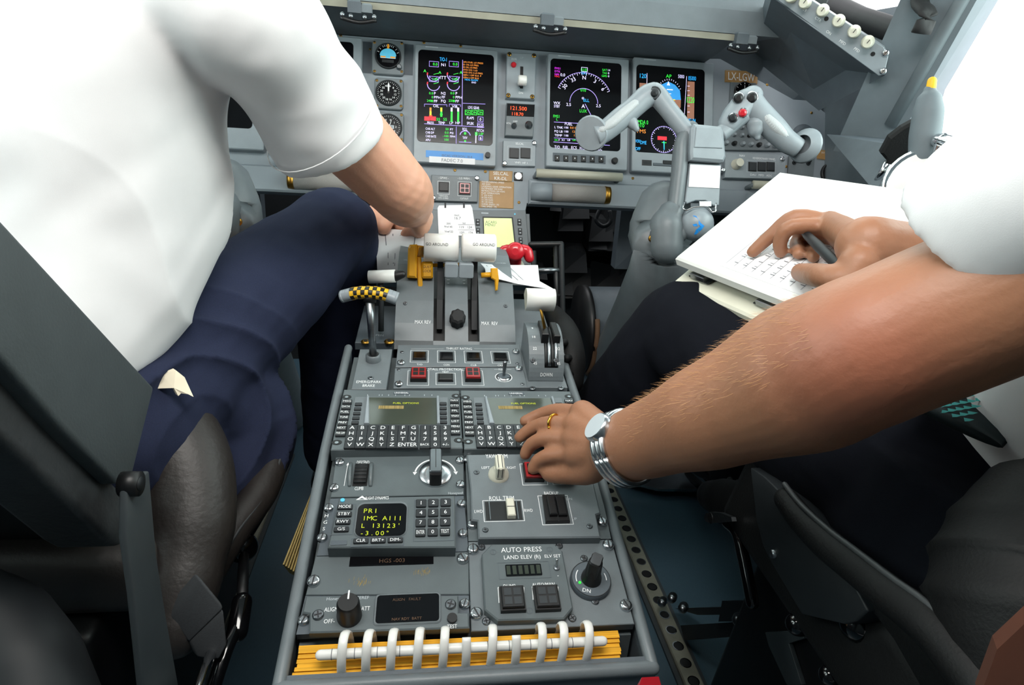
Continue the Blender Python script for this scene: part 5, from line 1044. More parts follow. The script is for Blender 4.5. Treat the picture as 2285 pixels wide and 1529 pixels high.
plate('tall brown placard with rows of white small print', Z6, [(648, 1240), (944, 1248), (940, 1476), (644, 1466)], 'brown_plate', ['MANEUVERING SPEED', '200 KIAS', 'LANDING GEAR OPERATION', 'EXTENDED 250 KIAS', 'RETRACTION 200 KIAS', 'FLAP OPERATION', '9  250 KIAS', '18 200 KIAS', '22 200 KIAS', '45 145 KIAS', '  WIPER SPEED 170', '  TIRE SPEED 195'], dash=True, lh=.0038)
plate('brown registration placard reading LX-LGW above the right yoke horn', Z7, [(1286, 228), (1502, 236), (1496, 318), (1284, 304)], 'brown_plate', ['LX-LGW'])
plate('brown placard near the right edge of the instrument panel', Z7, [(1892, 746), (2042, 764), (2040, 826), (1888, 806)], 'brown_plate', ['DO NOT PAINT', 'STATIC'], lh=.004)
t = PT(PAN, 'indicator_lamp', 'small lit white lamp in a black square housing', 'lamp', Z6(980, 1200)); mb = MB(); u0, u1, v0, v1 = t.q(Z6, 944, 1168, 1016, 1236); mb.box(u0, u1, v0, v1, 0, .004, 'black', ch=.0008); t.add('housing', mb)
mb = MB(); mb.lathe(0, 0, [(.0075, .004), (.0072, .006), (.004, .0075)], 'led_white', 10); t.add('lens', mb)
# ---- switch subpanels and round items at the right
t = PT(PAN, 'pedal_adjust_panel', 'small grey panel with red-tipped toggle left of the yoke column', 'control panel', Z7(870, 1050), h=.018); mb = MB(); mb.prism(t.poly(Z7, [(806, 976), (940, 984), (936, 1130), (798, 1126)]), 0, .004, 'paint_light', ch=.0008); txt(t, mb, Z7, 872, 1012, 'PEDAL ADJ', 16, wz=84, z=.0043, m='mark'); t.add('faceplate', mb)
mb = MB(); a, b = t.p(Z7, 865, 1078, .004); mb.cyl(a, b, .004, .008, .005, 'steel', n=14); mb.tube([(a, b, .006), (a - .002, b + .004, .022)], [.003, .004], 'red_plastic', n=10, dome=True); t.add('toggle_switch', mb)
t2 = copy_tree(t.o); t2.matrix_basis = Matrix.Translation(PAN.u * (2 * EU - t.cu - .05 - t.cu)) @ t.o.matrix_basis; t2['label'] = 'small grey panel with red-tipped toggle beside the white shirt'
t = PT(PAN, 'audio_panel', 'dark audio panel with rows of small round knobs behind the yoke', 'control panel', Z7(1470, 670)); h_ = .010
mb = MB(); mb.prism(t.poly(Z7, [(1270, 560), (1690, 590), (1684, 752), (1262, 748)], h_), 0, h_, 'paint', ch=.001); t.add('faceplate', mb)
for r_, y in enumerate((602, 652, 706)):
    for c_ in range(7 if r_ == 2 else 6):
        x = (1342 + c_ * 50) if r_ < 2 else (1290 + c_ * 54); mb = MB(); a, b = t.p(Z7, x, y + c_ * 3, h_); q = .0042 if r_ < 2 else .0055; mb.lathe(a, b, [(q, h_), (q, h_ + .006), (q * .7, h_ + .011)], 'paint_light' if (c_ + r_) % 3 else 'black', 14); t.add('knob', mb)
t = PT(PAN, 'reversion_selector', 'light grey panel with ivory knob and three dark square keys', 'selector panel', Z7(1480, 855)); h_ = .016
mb = MB(); mb.prism(t.poly(Z7, [(1290, 766), (1694, 780), (1676, 940), (1286, 930)], h_), 0, h_, 'paint_light', ch=.001); txt(t, mb, Z7, 1400, 786, 'NAV', 14, z=h_ + .0003); txt(t, mb, Z7, 1545, 806, 'REVERSIONARY PANEL', 14, wz=150, z=h_ + .0003); frame_mark(t, mb, Z7, (1430, 820, 1620, 898), h_ + .0003, .0007, 'mark_dim'); txt(t, mb, Z7, 1525, 914, 'DAU   MFD   ADC', 14, wz=150, z=h_ + .0003); t.add('faceplate', mb)
mb = MB(); a, b = t.p(Z7, 1360, 845, h_); mb.lathe(a, b, [(.013, h_), (.0125, h_ + .005), (.0105, h_ + .008), (.0095, h_ + .02)], 'ivory', 24); t.add('rotary_knob', mb, label='ivory rotary knob')
for x in (1466, 1526, 1584): button(t, Z7, (x - 26, 830, x + 26, 890), 'key', 'button', h_, .004, cross=False)
for x, y in ((1660, 810), (1272, 882)): a, b = t.p(Z7, x, y, h_); t.inst('screw', FAST, a, b, h_, 0, 1.2)
t = PT(PAN, 'switch_panel', 'grey panel with two small dark switches under the right yoke grip', 'control panel', Z7(1770, 850)); mb = MB(); mb.prism(t.poly(Z7, [(1700, 790), (1868, 800), (1856, 930), (1690, 925)]), 0, .006, 'paint', ch=.0008); t.add('faceplate', mb)
for x, y in ((1730, 838), (1822, 843)): mb = MB(); a, b = t.p(Z7, x, y); mb.cyl(a, b, .006, .009, .005, 'charcoal', n=12); mb.tube([(a, b, .008), (a, b + .003, .018)], .0022, 'black', n=8, dome=True); t.add('toggle_switch', mb)
for x, y in ((1856, 798), (1740, 800)): a, b = t.p(Z7, x, y); t.inst('screw', BRASS, a, b, .006, 0, 1.2)
t = PT(PAN, 'clock_gauge', 'round clock under the registration placard', 'gauge', Z7(1400, 385)); mb = MB(); mb.prism(t.poly(Z7, [(1318, 312), (1480, 318), (1478, 455), (1310, 450)]), 0, .008, 'paint', ch=.001); t.add('mounting_plate', mb); mb = MB(); a, b = t.p(Z7, 1400, 382); mb.lathe(a, b, [(.026, .008), (.026, .011), (.0235, .012)], 'black', 28, top='scr_black')
for k in range(12): q = 2 * PI * k / 12; mb.line(a + .019 * math.cos(q), b + .019 * math.sin(q), a + .0225 * math.cos(q), b + .0225 * math.sin(q), .0123, .001, 'mark')
mb.line(a, b, a, b + .016, .0125, .001, 'mark'); mb.line(a, b, a + .009, b - .006, .0125, .0014, 'mark'); t.add('dial', mb)
t = PT(PAN, 'air_vent', 'round black air outlet at the lower right of the instrument panel', 'vent', Z7(1980, 908)); mb = MB(); mb.lathe(0, 0, [(.028, 0), (.028, .006), (.024, .008), (.021, .002)], 'black', 30, top='rubber'); t.add('ring', mb)
mb = MB(); mb.sphere((0, 0, -.004), .019, 'charcoal', sc=(1, 1, .6)); t.add('ball', mb)
t = PT(PAN, 'rotary_selector', 'dark rotary knob near the tip of the right yoke horn', 'knob', Z7(1800, 660)); mb = MB(); mb.lathe(0, 0, [(.030, 0), (.029, .004), (.022, .006), (.020, .016)], 'paint_dark', 26); t.add('dial', mb)
# ---- white bars and knurled grips under the displays
def grab(zf, bar, grip, lab1, lab2, dup_u=None):
    t = PT(PAN, 'hand_bar', lab1, 'handle', zf((bar[0] + bar[2]) / 2, (bar[1] + bar[3]) / 2), 'pale bars under displays'); a = t.p(zf, bar[0], bar[1], .03); b = t.p(zf, bar[2], bar[3], .03)
    mb = MB(); mb.tube([(a[0], a[1], .035), (b[0], b[1], .035)], .0098, 'cream_plastic', n=20, dome=False); t.add('bar', mb)
    for q in (a, b): mb = MB(); mb.tube([(q[0] * .97, q[1], 0), (q[0] * .97, q[1], .035)], .006, 'paint', n=12); t.add('bracket', mb)
    t_ = PT(PAN, 'foot_rest_grip', lab2, 'grip', zf((grip[0] + grip[2]) / 2, (grip[1] + grip[3]) / 2), 'knurled grips under displays'); a = t_.p(zf, grip[0], grip[1], .02); b = t_.p(zf, grip[2], grip[3], .02)
    mb = MB(); mb.tube([(a[0], a[1], .022), (b[0], b[1], .022)], .0200, 'knurl', n=24, ratio=.8); t_.add('knurled_cover', mb, label='grey knurled cover')
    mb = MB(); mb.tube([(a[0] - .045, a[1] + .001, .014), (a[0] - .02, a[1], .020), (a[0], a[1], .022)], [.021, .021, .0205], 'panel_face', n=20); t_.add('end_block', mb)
    mb = MB(); mb.tube([(b[0], b[1], .022), (b[0] + .013, b[1], .022)], [.0205, .019], 'brass', n=20, ratio=.8); t_.add('end_cap', mb, label='worn brass end cap')
    return t, t_
g1, g2 = grab(Z6, (1132, 1175, 1858, 1212), (1262, 1338, 1712, 1360), 'pale plastic bar below the compass-arc display', 'grey knurled grip below the compass-arc display')
for g_, lab in ((g1, 'pale plastic bar behind left pilot sleeve'), (g2, 'grey knurled grip under the left sleeve cuff')):
    c = copy_tree(g_.o); u_ = 2 * EU - g_.cu
    c.matrix_basis = PAN.M @ Matrix.Translation((u_, g_.cv, 0)) @ Matrix.Diagonal((-1, 1, 1, 1)); c['label'] = lab
for g_, lab in ((g1, 'pale plastic bar to the right of the yoke column above the notebook'), (g2, 'grip right of the yoke column above the notebook')):
    c = copy_tree(g_.o); c.matrix_basis = Matrix.Translation(PAN.u * (pu(Z7, 1500, 975)[0] + .075 - g1.cu)) @ g_.o.matrix_basis; c['label'] = lab
# ================================================================== glareshield
GL_Y = 1.385
gz = lambda px, py: atY(px, py, GL_Y)
l0 = gz(760, 12); l1 = gz(1200, 57); l2 = gz(1690, 82)
zl = sum((l0.z, l1.z, l2.z)) / 3
pt = PAN.o + PAN.v * (top_v - .004); RX = PAN.o + PAN.u * R_[0][0] + PAN.v * R_[0][1]
gs = empty('glareshield', (0, GL_Y, zl), 'dark grey glareshield overhang along the top of the instrument panel', 'glareshield'); G0 = Vector((0, GL_Y, zl))
mb = MB(); XW = .60
prof_x(mb, [(pt.y, pt.z), (pt.y - .05, pt.z + .012), (GL_Y + .012, zl + .002), (GL_Y + .012, zl + .03), (pt.y + .1, zl + .10), (pt.y + .1, pt.z)], -XW, XW, 'paint_dark'); rel(mb, G0).build('underside', gs, recalc=True)
mb = MB(); prof_x(mb, [(GL_Y - .004, zl - .004), (GL_Y - .004, zl + .008), (GL_Y + .012, zl + .010), (GL_Y + .012, zl - .002)], -XW - .02, XW, 'trim_tan'); rel(mb, G0).build('edge_strip', gs, recalc=True)
mb = MB(); prof_x(mb, [(GL_Y + .002, zl + .010), (GL_Y + .01, zl + .055), (GL_Y + .03, zl + .10), (GL_Y + .12, zl + .13), (GL_Y + .12, zl + .010)], -XW - .14, XW + .14, 'trim_grey'); rel(mb, G0).build('front_panel', gs, recalc=True)
for sx in (1, -1):
    S_ = lambda p: Vector((sx * p.x, p.y, p.z))
    # wing sweeping aft along the side: underside quad, knob strip face, padded top
    A = atX(1722, -6, .60); Bp = atX(1975, 168, .80); Cp = atX(1845, 248, .80); D = RX.copy()
    mb = MB(); up_ = Vector((0, .02, .028))
    mb.hexa([S_(p) for p in (A, Bp, Cp + Vector((.0, .03, 0)), D + Vector((0, .02, 0)))], [S_(p + up_) for p in (A, Bp, Cp + Vector((.0, .03, 0)), D + Vector((0, .02, 0)))], 'paint_dark'); rel(mb, G0).build('side_wing', gs, recalc=True)
    if sx == 1: WA, WB = A, Bp
# dimmer knob strip on the right wing
w0 = atX(1738, 0, .615); w1 = WB.copy(); wu = (w1 - w0).normalized(); wz = (CAM - (w0 + w1) / 2).normalized(); wv = wz.cross(wu); wv = (Vector((0, -.25, 1)) - wu * wu.dot(Vector((0, -.25, 1)))).normalized()
WP = Plane(w0, wu, wv)
ks = PT(WP, 'dimmer_knob_strip', 'slanted light grey strip of ivory dimmer knobs under the windshield', 'control panel', Z8(1000, 260)); 
mb = MB(); P = ks.poly(Z8, [(480, -40), (1262, 530), (1300, 525), (1330, 400), (1300, 330), (700, -60)]); mb.prism(P, -.02, .004, 'paint_light', ch=.001)
for x, y, s_ in ((735, 62, 'DIM'), (838, 135, 'CTR'), (912, 228, 'ON'), (1010, 298, 'MFD'), (1110, 350, 'PFD')): a, b = ks.p(Z8, x, y, .004); mb.text(a, b, .0043, .005, s_, 'mark')
ks.add('faceplate', mb)
for x, y in ((640, -20), (737, 22), (862, 78), (975, 152), (1085, 228), (1182, 302)):
    mb = MB(); a, b = ks.p(Z8, x, y, .02); mb.lathe(a, b, [(.0115, .004), (.011, .009), (.0092, .011), (.0086, .024), (.007, .0255)], 'ivory', 20); mb.box(a - .0006, a + .0006, b, b + .007, .0254, .0262, 'ink'); ks.add('dimmer_knob', mb)
for x, y in ((1312, 372), (1295, 500)): a, b = ks.p(Z8, x, y, .004); ks.inst('screw', FAST, a, b, .004, 0, 1.2)
for x, y in ((1222, 380), (895, 132)): a, b = ks.p(Z8, x, y, .004); mb = MB(); mb.cyl(a, b, .003, .0046, .004, 'black', n=12); ks.add('hole', mb)
# padded black sill above the strip
mb = MB(); P0 = [atX(*Z8(x, y), .83) for x, y in ((760, -30), (900, 50), (1150, 180), (1400, 270))]; mb.tube([p + Vector((-.01, 0, .012)) for p in P0], .022, 'rubber', n=14, dome=True); o = mb.build('coaming_pad'); tag(o, 'black padded roll along the bottom of the windshield', 'padding')
mb = MB(); P0 = [atX(*Z8(x, y), .82) for x, y in ((700, -20), (850, 45), (1110, 195), (1350, 330))]; mb.tube([p for p in P0], .012, 'trim_grey', n=12, dome=True); struct(mb.build('trim_8'))
# latches under the glareshield lip
for i, (px, py, lab) in enumerate(((800, 22, 'dark roller latch under the glareshield above round gauges'), (1228, 50, 'dark roller latch under the glareshield center'), (1660, 92, 'dark roller latch under the right end of the glareshield'))):
    c = atY(px, py, GL_Y - .01); e = empty('glareshield_latch', c, lab, 'latch', 'glareshield latches')
    mb = MB(); mb.box(-.020, .006, -.008, .012, -.006, .016, 'paint_dark', ch=.003); mb.box(.006, .026, -.006, .012, -.004, .012, 'trim_grey', ch=.003); mb.build('bracket', e)
    for x in (-.03, -.014, .012, .03): mb = MB(); mb.sphere((x, -.006, -.014 + abs(x) * .1), .0052, 'steel', 12, 8); mb.build('stud', e)
    mb = MB(); mb.tube([(-.034, -.004, -.016), (0, -.002, -.022), (.034, -.004, -.016)], .004, 'black', n=10, sub=4); mb.build('clip', e)
# ================================================================== forward console below the panel
fc = empty('forward_console', PAN.o, 'grey center console face between panel and throttle quadrant', 'console'); fc.matrix_basis = PAN.M.copy()
u0 = PAN.hit(*Z4(900, 300))[0]; u1 = pu(Z4, 1800, 150)[0]; u1b = pu(Z4, 1830, 600)[0]; vt = botc_v; vb = pu(Z4, 1500, 800)[1]
mb = MB(); mb.prism([(-u1, vt), (u1, vt), (u1b, vb), (-u1b, vb)], -.12, .004, 'paint', ch=.001, cap0=True); mb.build('face', fc)
t = PT(PAN, 'text_display_unit', 'small display with bright yellow-green screen beside the white card', 'display unit', Z4(1525, 330), h=.004)
mb = MB(); mb.prism(t.poly(Z4, [(1270, 130), (1760, 130), (1800, 620), (1290, 620)]), 0, .012, 'paint', ch=.001)
a, b = t.p(Z4, 1395, 146, .012); mb.rect(a - .008, a + .008, b - .0015, b + .0015, .0123, 'mark_dim'); a, b = t.p(Z4, 1668, 155, .012); mb.cyl(a, b, .012, .0128, .002, 'gauge_sky', n=10); t.add('bezel', mb)
mb = MB(); mb.prism(t.poly(Z4, [(1374, 176), (1650, 182), (1682, 470), (1386, 468)], .012), .011, .013, 'black'); mb.prism(t.poly(Z4, [(1386, 190), (1638, 194), (1668, 460), (1394, 458)], .013), .012, .0135, 'lens_green')
for y, s_ in ((225, 'ACARS'), (250, 'MENU')): a, b = t.p(Z4, 1400, y, .0135); mb.text(a, b, .0138, .006, s_, 'ink_grey', 'l')
t.add('screen', mb)
for x0, x1 in ((1330, 1335), (1707, 1722)):
    for y in (214, 243, 298, 327, 382, 410):
        mb = MB(); a, b = t.p(Z4, x0 + (x1 - x0) * (y - 200) / 210., y, .012); mb.box(a - .0042, a + .0042, b - .0036, b + .0036, .012, .0145, 'key', ch=.0006); mb.rect(a - .0018, a + .0018, b - .0012, b + .0012, .0148, 'mark_dim'); t.add('key', mb)
# speed card
VP_ = Plane(at(*Z4(1130, 200), 1.12), (1, 0, 0), (0, .45, .89))
t = PT(VP_, 'speed_card', 'white speed card with typed figures standing above thrust lever handles', 'card', Z4(1135, 205))
mb = MB(); P = t.poly(Z4, [(965, 100), (978, 76), (1265, 70), (1280, 100), (1318, 350), (975, 350)]); mb.prism(P, -.002, .0, 'paper', cap0=True)
for x, y, s_, hz in ((1140, 165, 'MASS', 14), (1148, 190, '16.7', 26), (1065, 240, '200', 18), (1205, 236, '161', 18), (1062, 268, 'Vref 45', 18), (1185, 272, '119', 22), (1258, 272, '124', 22), (1068, 312, 'Vref 22', 18), (1188, 322, '130', 22), (1268, 322, '126', 22)): txt(t, mb, Z4, x, y, s_, hz, 'ink_grey', z=.0006)
for y in (250, 298): a, b = t.p(Z4, 1150, y); c_, d_ = t.p(Z4, 1300, y); mb.line(a, b, c_, d_, .0005, .0005, 'ink_grey')
t.add('sheet', mb)
for x in (1035, 1205): mb = MB(); a, b = t.p(Z4, x, 78); mb.box(a - .0015, a + .0015, b - .004, b + .006, -.003, .0015, 'ink', ch=.0004); t.add('clip', mb)
# loose papers
def sheet(name, lab, pts, m='paper', lines=None, cat='paper'):
    """pts: rows of world points; a bent sheet with real thickness"""
    R = len(pts); C_ = len(pts[0]); e = empty(name, pts[0][0], lab, cat); o0 = pts[0][0]; mb = MB()
    n = ((pts[0][-1] - pts[0][0]).cross(pts[-1][0] - pts[0][0])).normalized()
    if n.dot(CAM - o0) < 0: n = -n
    V = [p - o0 + n * .0004 for r in pts for p in r]; V2 = [p - o0 - n * .0004 for r in pts for p in r]; Fc = []
    for i in range(R - 1):
        for j in range(C_ - 1): Fc.append((i * C_ + j, i * C_ + j + 1, (i + 1) * C_ + j + 1, (i + 1) * C_ + j))
    mb.add(V, Fc, m, True); mb.add(V2, [f[::-1] for f in Fc], m, True)
    def pos(u, v):
        x = u * (C_ - 1); y = v * (R - 1); i = min(int(y), R - 2); j = min(int(x), C_ - 2); a, b = y - i, x - j
        return (pts[i][j].lerp(pts[i][j + 1], b)).lerp(pts[i + 1][j].lerp(pts[i + 1][j + 1], b), a) - o0 + n * .0009
    for (ua, va, ub, vb_, w_) in lines or []:
        a, b = pos(ua, va), pos(ub, vb_); d = (b - a).normalized().cross(n) * w_; mb.add([a - d, b - d, b + d, a + d], [(0, 1, 2, 3)], 'ink_grey')
    mb.build('sheet', e); return e
rows = [[at(835, 512, 1.10), at(880, 512, 1.10), at(925, 516, 1.09), at(958, 524, 1.08)], [at(838, 545, 1.07), at(880, 548, 1.07), at(920, 550, 1.06), at(950, 556, 1.05)], [at(841, 580, 1.05), at(880, 584, 1.05), at(915, 588, 1.04), at(945, 592, 1.03)], [at(842, 605, 1.04), at(878, 610, 1.04), at(912, 614, 1.03), at(940, 618, 1.02)]]
LN = [(.18 + .13 * k, .08 + .02 * (k % 3), .18 + .13 * k + .01, .35 + .13 * ((k * 7) % 4), .0007) for k in range(6)] + [(.22 + .13 * k, .5, .22 + .13 * k, .8, .0005) for k in range(4)]
sheet('paper_sheet', 'printed paper sheet held by left pilot above the gust lock lever', rows, lines=LN)
rows = [[at(1072, 588, 1.0), at(1112, 592, 1.03), at(1200, 592, 1.07)], [at(1082, 600, .99), at(1150, 614, 1.02), at(1204, 628, 1.04)], [at(1085, 616, .98), at(1155, 634, .99), at(1240, 648, 1.0)]]
sheet('folded_paper', 'folded white printed paper lying right of the thrust levers', rows, lines=[(.1 + .1 * k, .15, .12 + .1 * k, .8, .0006) for k in range(6)])
# red emergency handle
e = empty('emergency_handle', at(*Z4(1665, 640), 1.15), 'red three-lobed handle above the flap selector', 'handle'); G0 = e.matrix_basis.translation.copy()
hc = at(*Z4(1672, 495), 1.10)
mb = MB(); mb.lathe(0, 0, [(.019, -.01), (.018, .006), (.012, .01)], 'cream_plastic', 20, M=Matrix.Translation(G0) @ Matrix.Rotation(.6, 4, 'X')); rel(mb, G0).build('collar', e)
mb = MB(); l_, r__ = at(*Z4(1545, 562), 1.10), at(*Z4(1800, 556), 1.10); lt, rt_ = at(*Z4(1575, 490), 1.10), at(*Z4(1768, 488), 1.10)
mb.tube([l_, lt, hc, rt_, r__], [.0085, .0105, .012, .0105, .0085], 'red_plastic', n=16, sub=4, dome=True); mb.tube([G0, hc], [.013, .011], 'red_plastic', n=16)
kd = (CAM - hc).normalized(); mb.lathe(0, 0, [(.0165, -.004), (.0165, .018), (.013, .022), (.006, .024)], 'red_plastic', 22, M=Matrix.Translation(hc) @ kd.to_track_quat('Z', 'Y').to_matrix().to_4x4()); rel(mb, G0).build('grip', e)
# ================================================================== control yokes
DY = 1.14
def y7(x, y, d=DY): return at(*Z7(x, y), d)
yk = empty('control_yoke', y7(900, 1500, 1.2), 'grey control yoke with white card holder in front of the right-hand displays', 'control yoke'); G0 = yk.matrix_basis.translation.copy()
def yb(mb, name, par=None, lab=None, rec=False):
    o = rel(mb, G0).build(name, par or yk, recalc=rec)
    if lab: o['label'] = lab
    return o
mb = MB(); mb.tube([y7(1060, 660), y7(1000, 590), y7(920, 490), y7(850, 400), y7(815, 375), y7(770, 400)], [.0165, .0165, .0165, .018, .019, .0165], 'paint_light', n=18, sub=5, dome=True)
mb.tube([y7(830, 380), y7(770, 400), y7(690, 470), y7(600, 545), y7(500, 625), y7(440, 655)], [.019, .019, .018, .019, .018, .017], 'paint_light', n=18, sub=5, ratio=1.1)
mb.tube([y7(640, 530), y7(680, 575), y7(705, 610)], [.013, .011, .006], 'paint_light', n=14, sub=4, dome=True)
dsk = y7(412, 640); nd = (y7(412, 640) - y7(600, 545) + (CAM - dsk) * .1).normalized(); mb.lathe(0, 0, [(.018, -.014), (.031, -.003), (.0325, .001), (.030, .004)], 'paint_light', 26, M=Matrix.Translation(dsk) @ nd.to_track_quat('Z', 'Y').to_matrix().to_4x4())
hl_ = yb(mb, 'left_horn')
up7 = (CAM - y7(560, 560)).normalized()
mb = MB(); mb.tube([y7(690, 448, DY - .012), y7(610, 515, DY - .012), y7(540, 575, DY - .012), y7(480, 615, DY - .012)], [.010, .012, .012, .009], 'knurl_light', n=14, sub=4, ratio=.8, dome=True); yb(mb, 'knurled_insert', hl_).location = (0, 0, 0)
mb = MB(); kd = (CAM - y7(822, 378)).normalized(); Mk = Matrix.Translation(y7(822, 378, DY - .012)) @ kd.to_track_quat('Z', 'Y').to_matrix().to_4x4(); mb.lathe(0, 0, [(.0125, -.004), (.0125, .003), (.0095, .006), (.007, .004), (.006, .009), (.003, .011)], 'charcoal', 22, M=Mk); mb.lathe(0, 0, [(.0108, .0045), (.0090, .0065)], 'steel', 22, M=Mk); yb(mb, 'trim_button', hl_)
mb = MB(); mb.tube([y7(1250, 650), y7(1330, 585), y7(1400, 520)], [.015, .0145, .018], 'paint_light', n=18, sub=5)
mb.tube([y7(1310, 575), y7(1360, 510), y7(1430, 430), y7(1460, 400)], [.020, .024, .026, .021], 'paint_light', n=18, sub=5, dome=True, ratio=.9)
mb.tube([y7(1440, 430), y7(1510, 510), y7(1600, 600), y7(1690, 690), y7(1770, 740)], [.025, .0235, .0225, .020, .018], 'paint_light', n=18, sub=5)
mb.tube([y7(1490, 580), y7(1490, 630), y7(1500, 665)], [.018, .014, .006], 'paint_light', n=14, sub=4, dome=True)
dsk = y7(1815, 722); nd = (y7(1860, 760) - y7(1700, 690) + (CAM - dsk) * -.05).normalized(); mb.lathe(0, 0, [(.017, -.014), (.030, -.004), (.032, 0), (.029, .004)], 'paint_light', 26, M=Matrix.Translation(dsk) @ nd.to_track_quat('Z', 'Y').to_matrix().to_4x4())
hr_ = yb(mb, 'right_horn')
mb = MB(); mb.tube([y7(1560, 540, DY - .014), y7(1620, 600, DY - .014), y7(1690, 665, DY - .012)], [.010, .011, .008], 'knurl_light', n=14, sub=4, dome=True); yb(mb, 'knurled_insert', hr_)
for x, y, c, r_ in ((1375, 410, 'black', .0085), (1462, 408, 'black', .0095), (1338, 540, 'charcoal', .0075), (1402, 506, 'red_plastic', .0075)):
    p = y7(x, y, DY - .020); kd = (CAM - p).normalized(); Mk = Matrix.Translation(p) @ kd.to_track_quat('Z', 'Y').to_matrix().to_4x4(); mb = MB(); mb.lathe(0, 0, [(r_ * 1.25, -.008), (r_ * 1.25, .001), (r_ * 1.05, .003)], 'silver', 18, M=Mk); mb.lathe(0, 0, [(r_, .002), (r_ * .9, .008), (r_ * .5, .010)], c, 16, M=Mk); yb(mb, 'button', hr_)
My = Matrix(((.985, .0, -.17, 0), (-.06, .35, -.93, 0), (.06, .937, .35, 0), (0, 0, 0, 1)))
def yplane(x, y, d): M_ = vplane(*Z7(x, y), d); return M_
M_ = yplane(1160, 720, DY - .01)
mb = MB(); mb.prism(vq(M_, Z7, [(1066, 588), (1250, 606), (1262, 640), (1276, 800), (1262, 838), (1050, 822), (1046, 780), (1052, 620)]), -.04, .012, 'paint_light', ch=.004, M=M_); hub = yb(mb, 'hub_box', None, None, True)
mb = MB(); mb.prism(vq(M_, Z7, [(1078, 612), (1232, 622), (1248, 752), (1066, 745)]), .010, .014, 'paint_light', ch=.001, M=M_); yb(mb, 'hub_cover', hub, None, True)
mb = MB(); mb.tube([y7(1070, 610), y7(1030, 660), y7(1000, 740), y7(985, 900), y7(965, 1080), y7(950, 1220), y7(975, 1300)], [.013, .0145, .015, .0145, .0145, .0165, .018], 'paint', n=16, sub=5, dome=True, ratio=1.2); yb(mb, 'column_arm')
M2 = yplane(1140, 930, DY)
mb = MB(); mb.prism(vq(M2, Z7, [(1048, 840), (1254, 850), (1240, 1115), (1206, 1120), (1150, 1085), (1085, 1085), (1030, 1105), (1016, 1090)]), -.02, .006, 'paint_light', ch=.0015, M=M2); ch_ = yb(mb, 'card_holder', None, None, True)
mb = MB(); mb.prism(vq(M2, Z7, [(1048, 852), (1246, 860), (1238, 1006), (1038, 996)]), .006, .0075, 'paper', M=M2, cap0=True); yb(mb, 'white_card', ch_, 'plain white card', True)
mb = MB(); mb.tube([y7(1020, 1095, DY - .02), y7(1012, 1130, DY - .03), y7(1035, 1145, DY - .03), y7(1085, 1125, DY - .03), y7(1170, 1125, DY - .03), y7(1200, 1155, DY - .03), y7(1225, 1150, DY - .03), y7(1228, 1100, DY - .02)], .0016, 'chrome', n=8, sub=4); a_ = vq(M2, Z7, [(1090, 1098), (1168, 1098), (1168, 1134), (1090, 1134)]); mb.prism(a_, .016, .020, 'silver', ch=.0008, M=M2, cap0=True); yb(mb, 'wire_clip', ch_, 'chrome wire clip')
bc = y7(1098, 1235, DY - .005); mb = MB(); mb.sphere(bc, .0315, 'paint_light', 28, 16)
kd = (CAM - bc).normalized(); Mk = Matrix.Translation(bc) @ kd.to_track_quat('Z', 'Y').to_matrix().to_4x4()
def onball(P):
    out = []
    for x, y in P:
        x, y = x * 1.0, y; z = math.sqrt(max(0, .0321 ** 2 - x * x - y * y)); out.append((x, y, z))
    return out
s_ = .34 / F * (DY - .04) * F / F
def bq(x, y): k = .34 * DY / F; return ((x - 1098) * k, -(y - 1235) * k)
for Q in ([(1068, 1184), (1090, 1186), (1122, 1222), (1128, 1246), (1118, 1240)], [(1122, 1224), (1150, 1240), (1140, 1262), (1110, 1300), (1096, 1302), (1104, 1270), (1128, 1244)], [(1076, 1240), (1100, 1232), (1112, 1246), (1088, 1252)]):
    P = [bq(x, y) for x, y in Q]; T_ = tessellate_polygon([[Vector((p[0], p[1], 0)) for p in P]]); mb.add(onball(P), [t_ if _ccw(P, t_) else t_[::-1] for t_ in T_], 'blue_mark', False, Mk)
yb(mb, 'ball_cap', None, 'grey ball with blue arrow-shaped mark')
mb = MB(); pc = [y7(885, 1130, 1.20), y7(855, 1300, 1.20), y7(850, 1560, 1.22), Vector((y7(850, 1560, 1.22).x + .02, 1.50, .05))]; mb.tube(pc, [.052, .060, .060, .070], 'paint', n=24, sub=4, dome=True); yb(mb, 'column_base')
mb = MB(); mb.tube([y7(930, 1170, DY), y7(905, 1250, DY), y7(905, 1390, DY)], [.024, .032, .030], 'paint', n=20, sub=5, dome=True); yb(mb, 'pivot_cover')
p = y7(810, 1330, 1.138); kd = (CAM - p).normalized(); o = bpy.data.objects.new('screw', BRASS); COL.objects.link(o); o.parent = yk; o.matrix_basis = Matrix.Translation(p - G0) @ kd.to_track_quat('Z', 'Y').to_matrix().to_4x4() @ Matrix.Scale(2.2, 4)
yl = copy_tree(yk); yl.matrix_basis = Matrix.Translation((-G0.x + .0, G0.y, G0.z)) @ Matrix.Diagonal((-1, 1, 1, 1)); yl['label'] = 'grey control yoke mostly hidden behind left pilot white shirt'
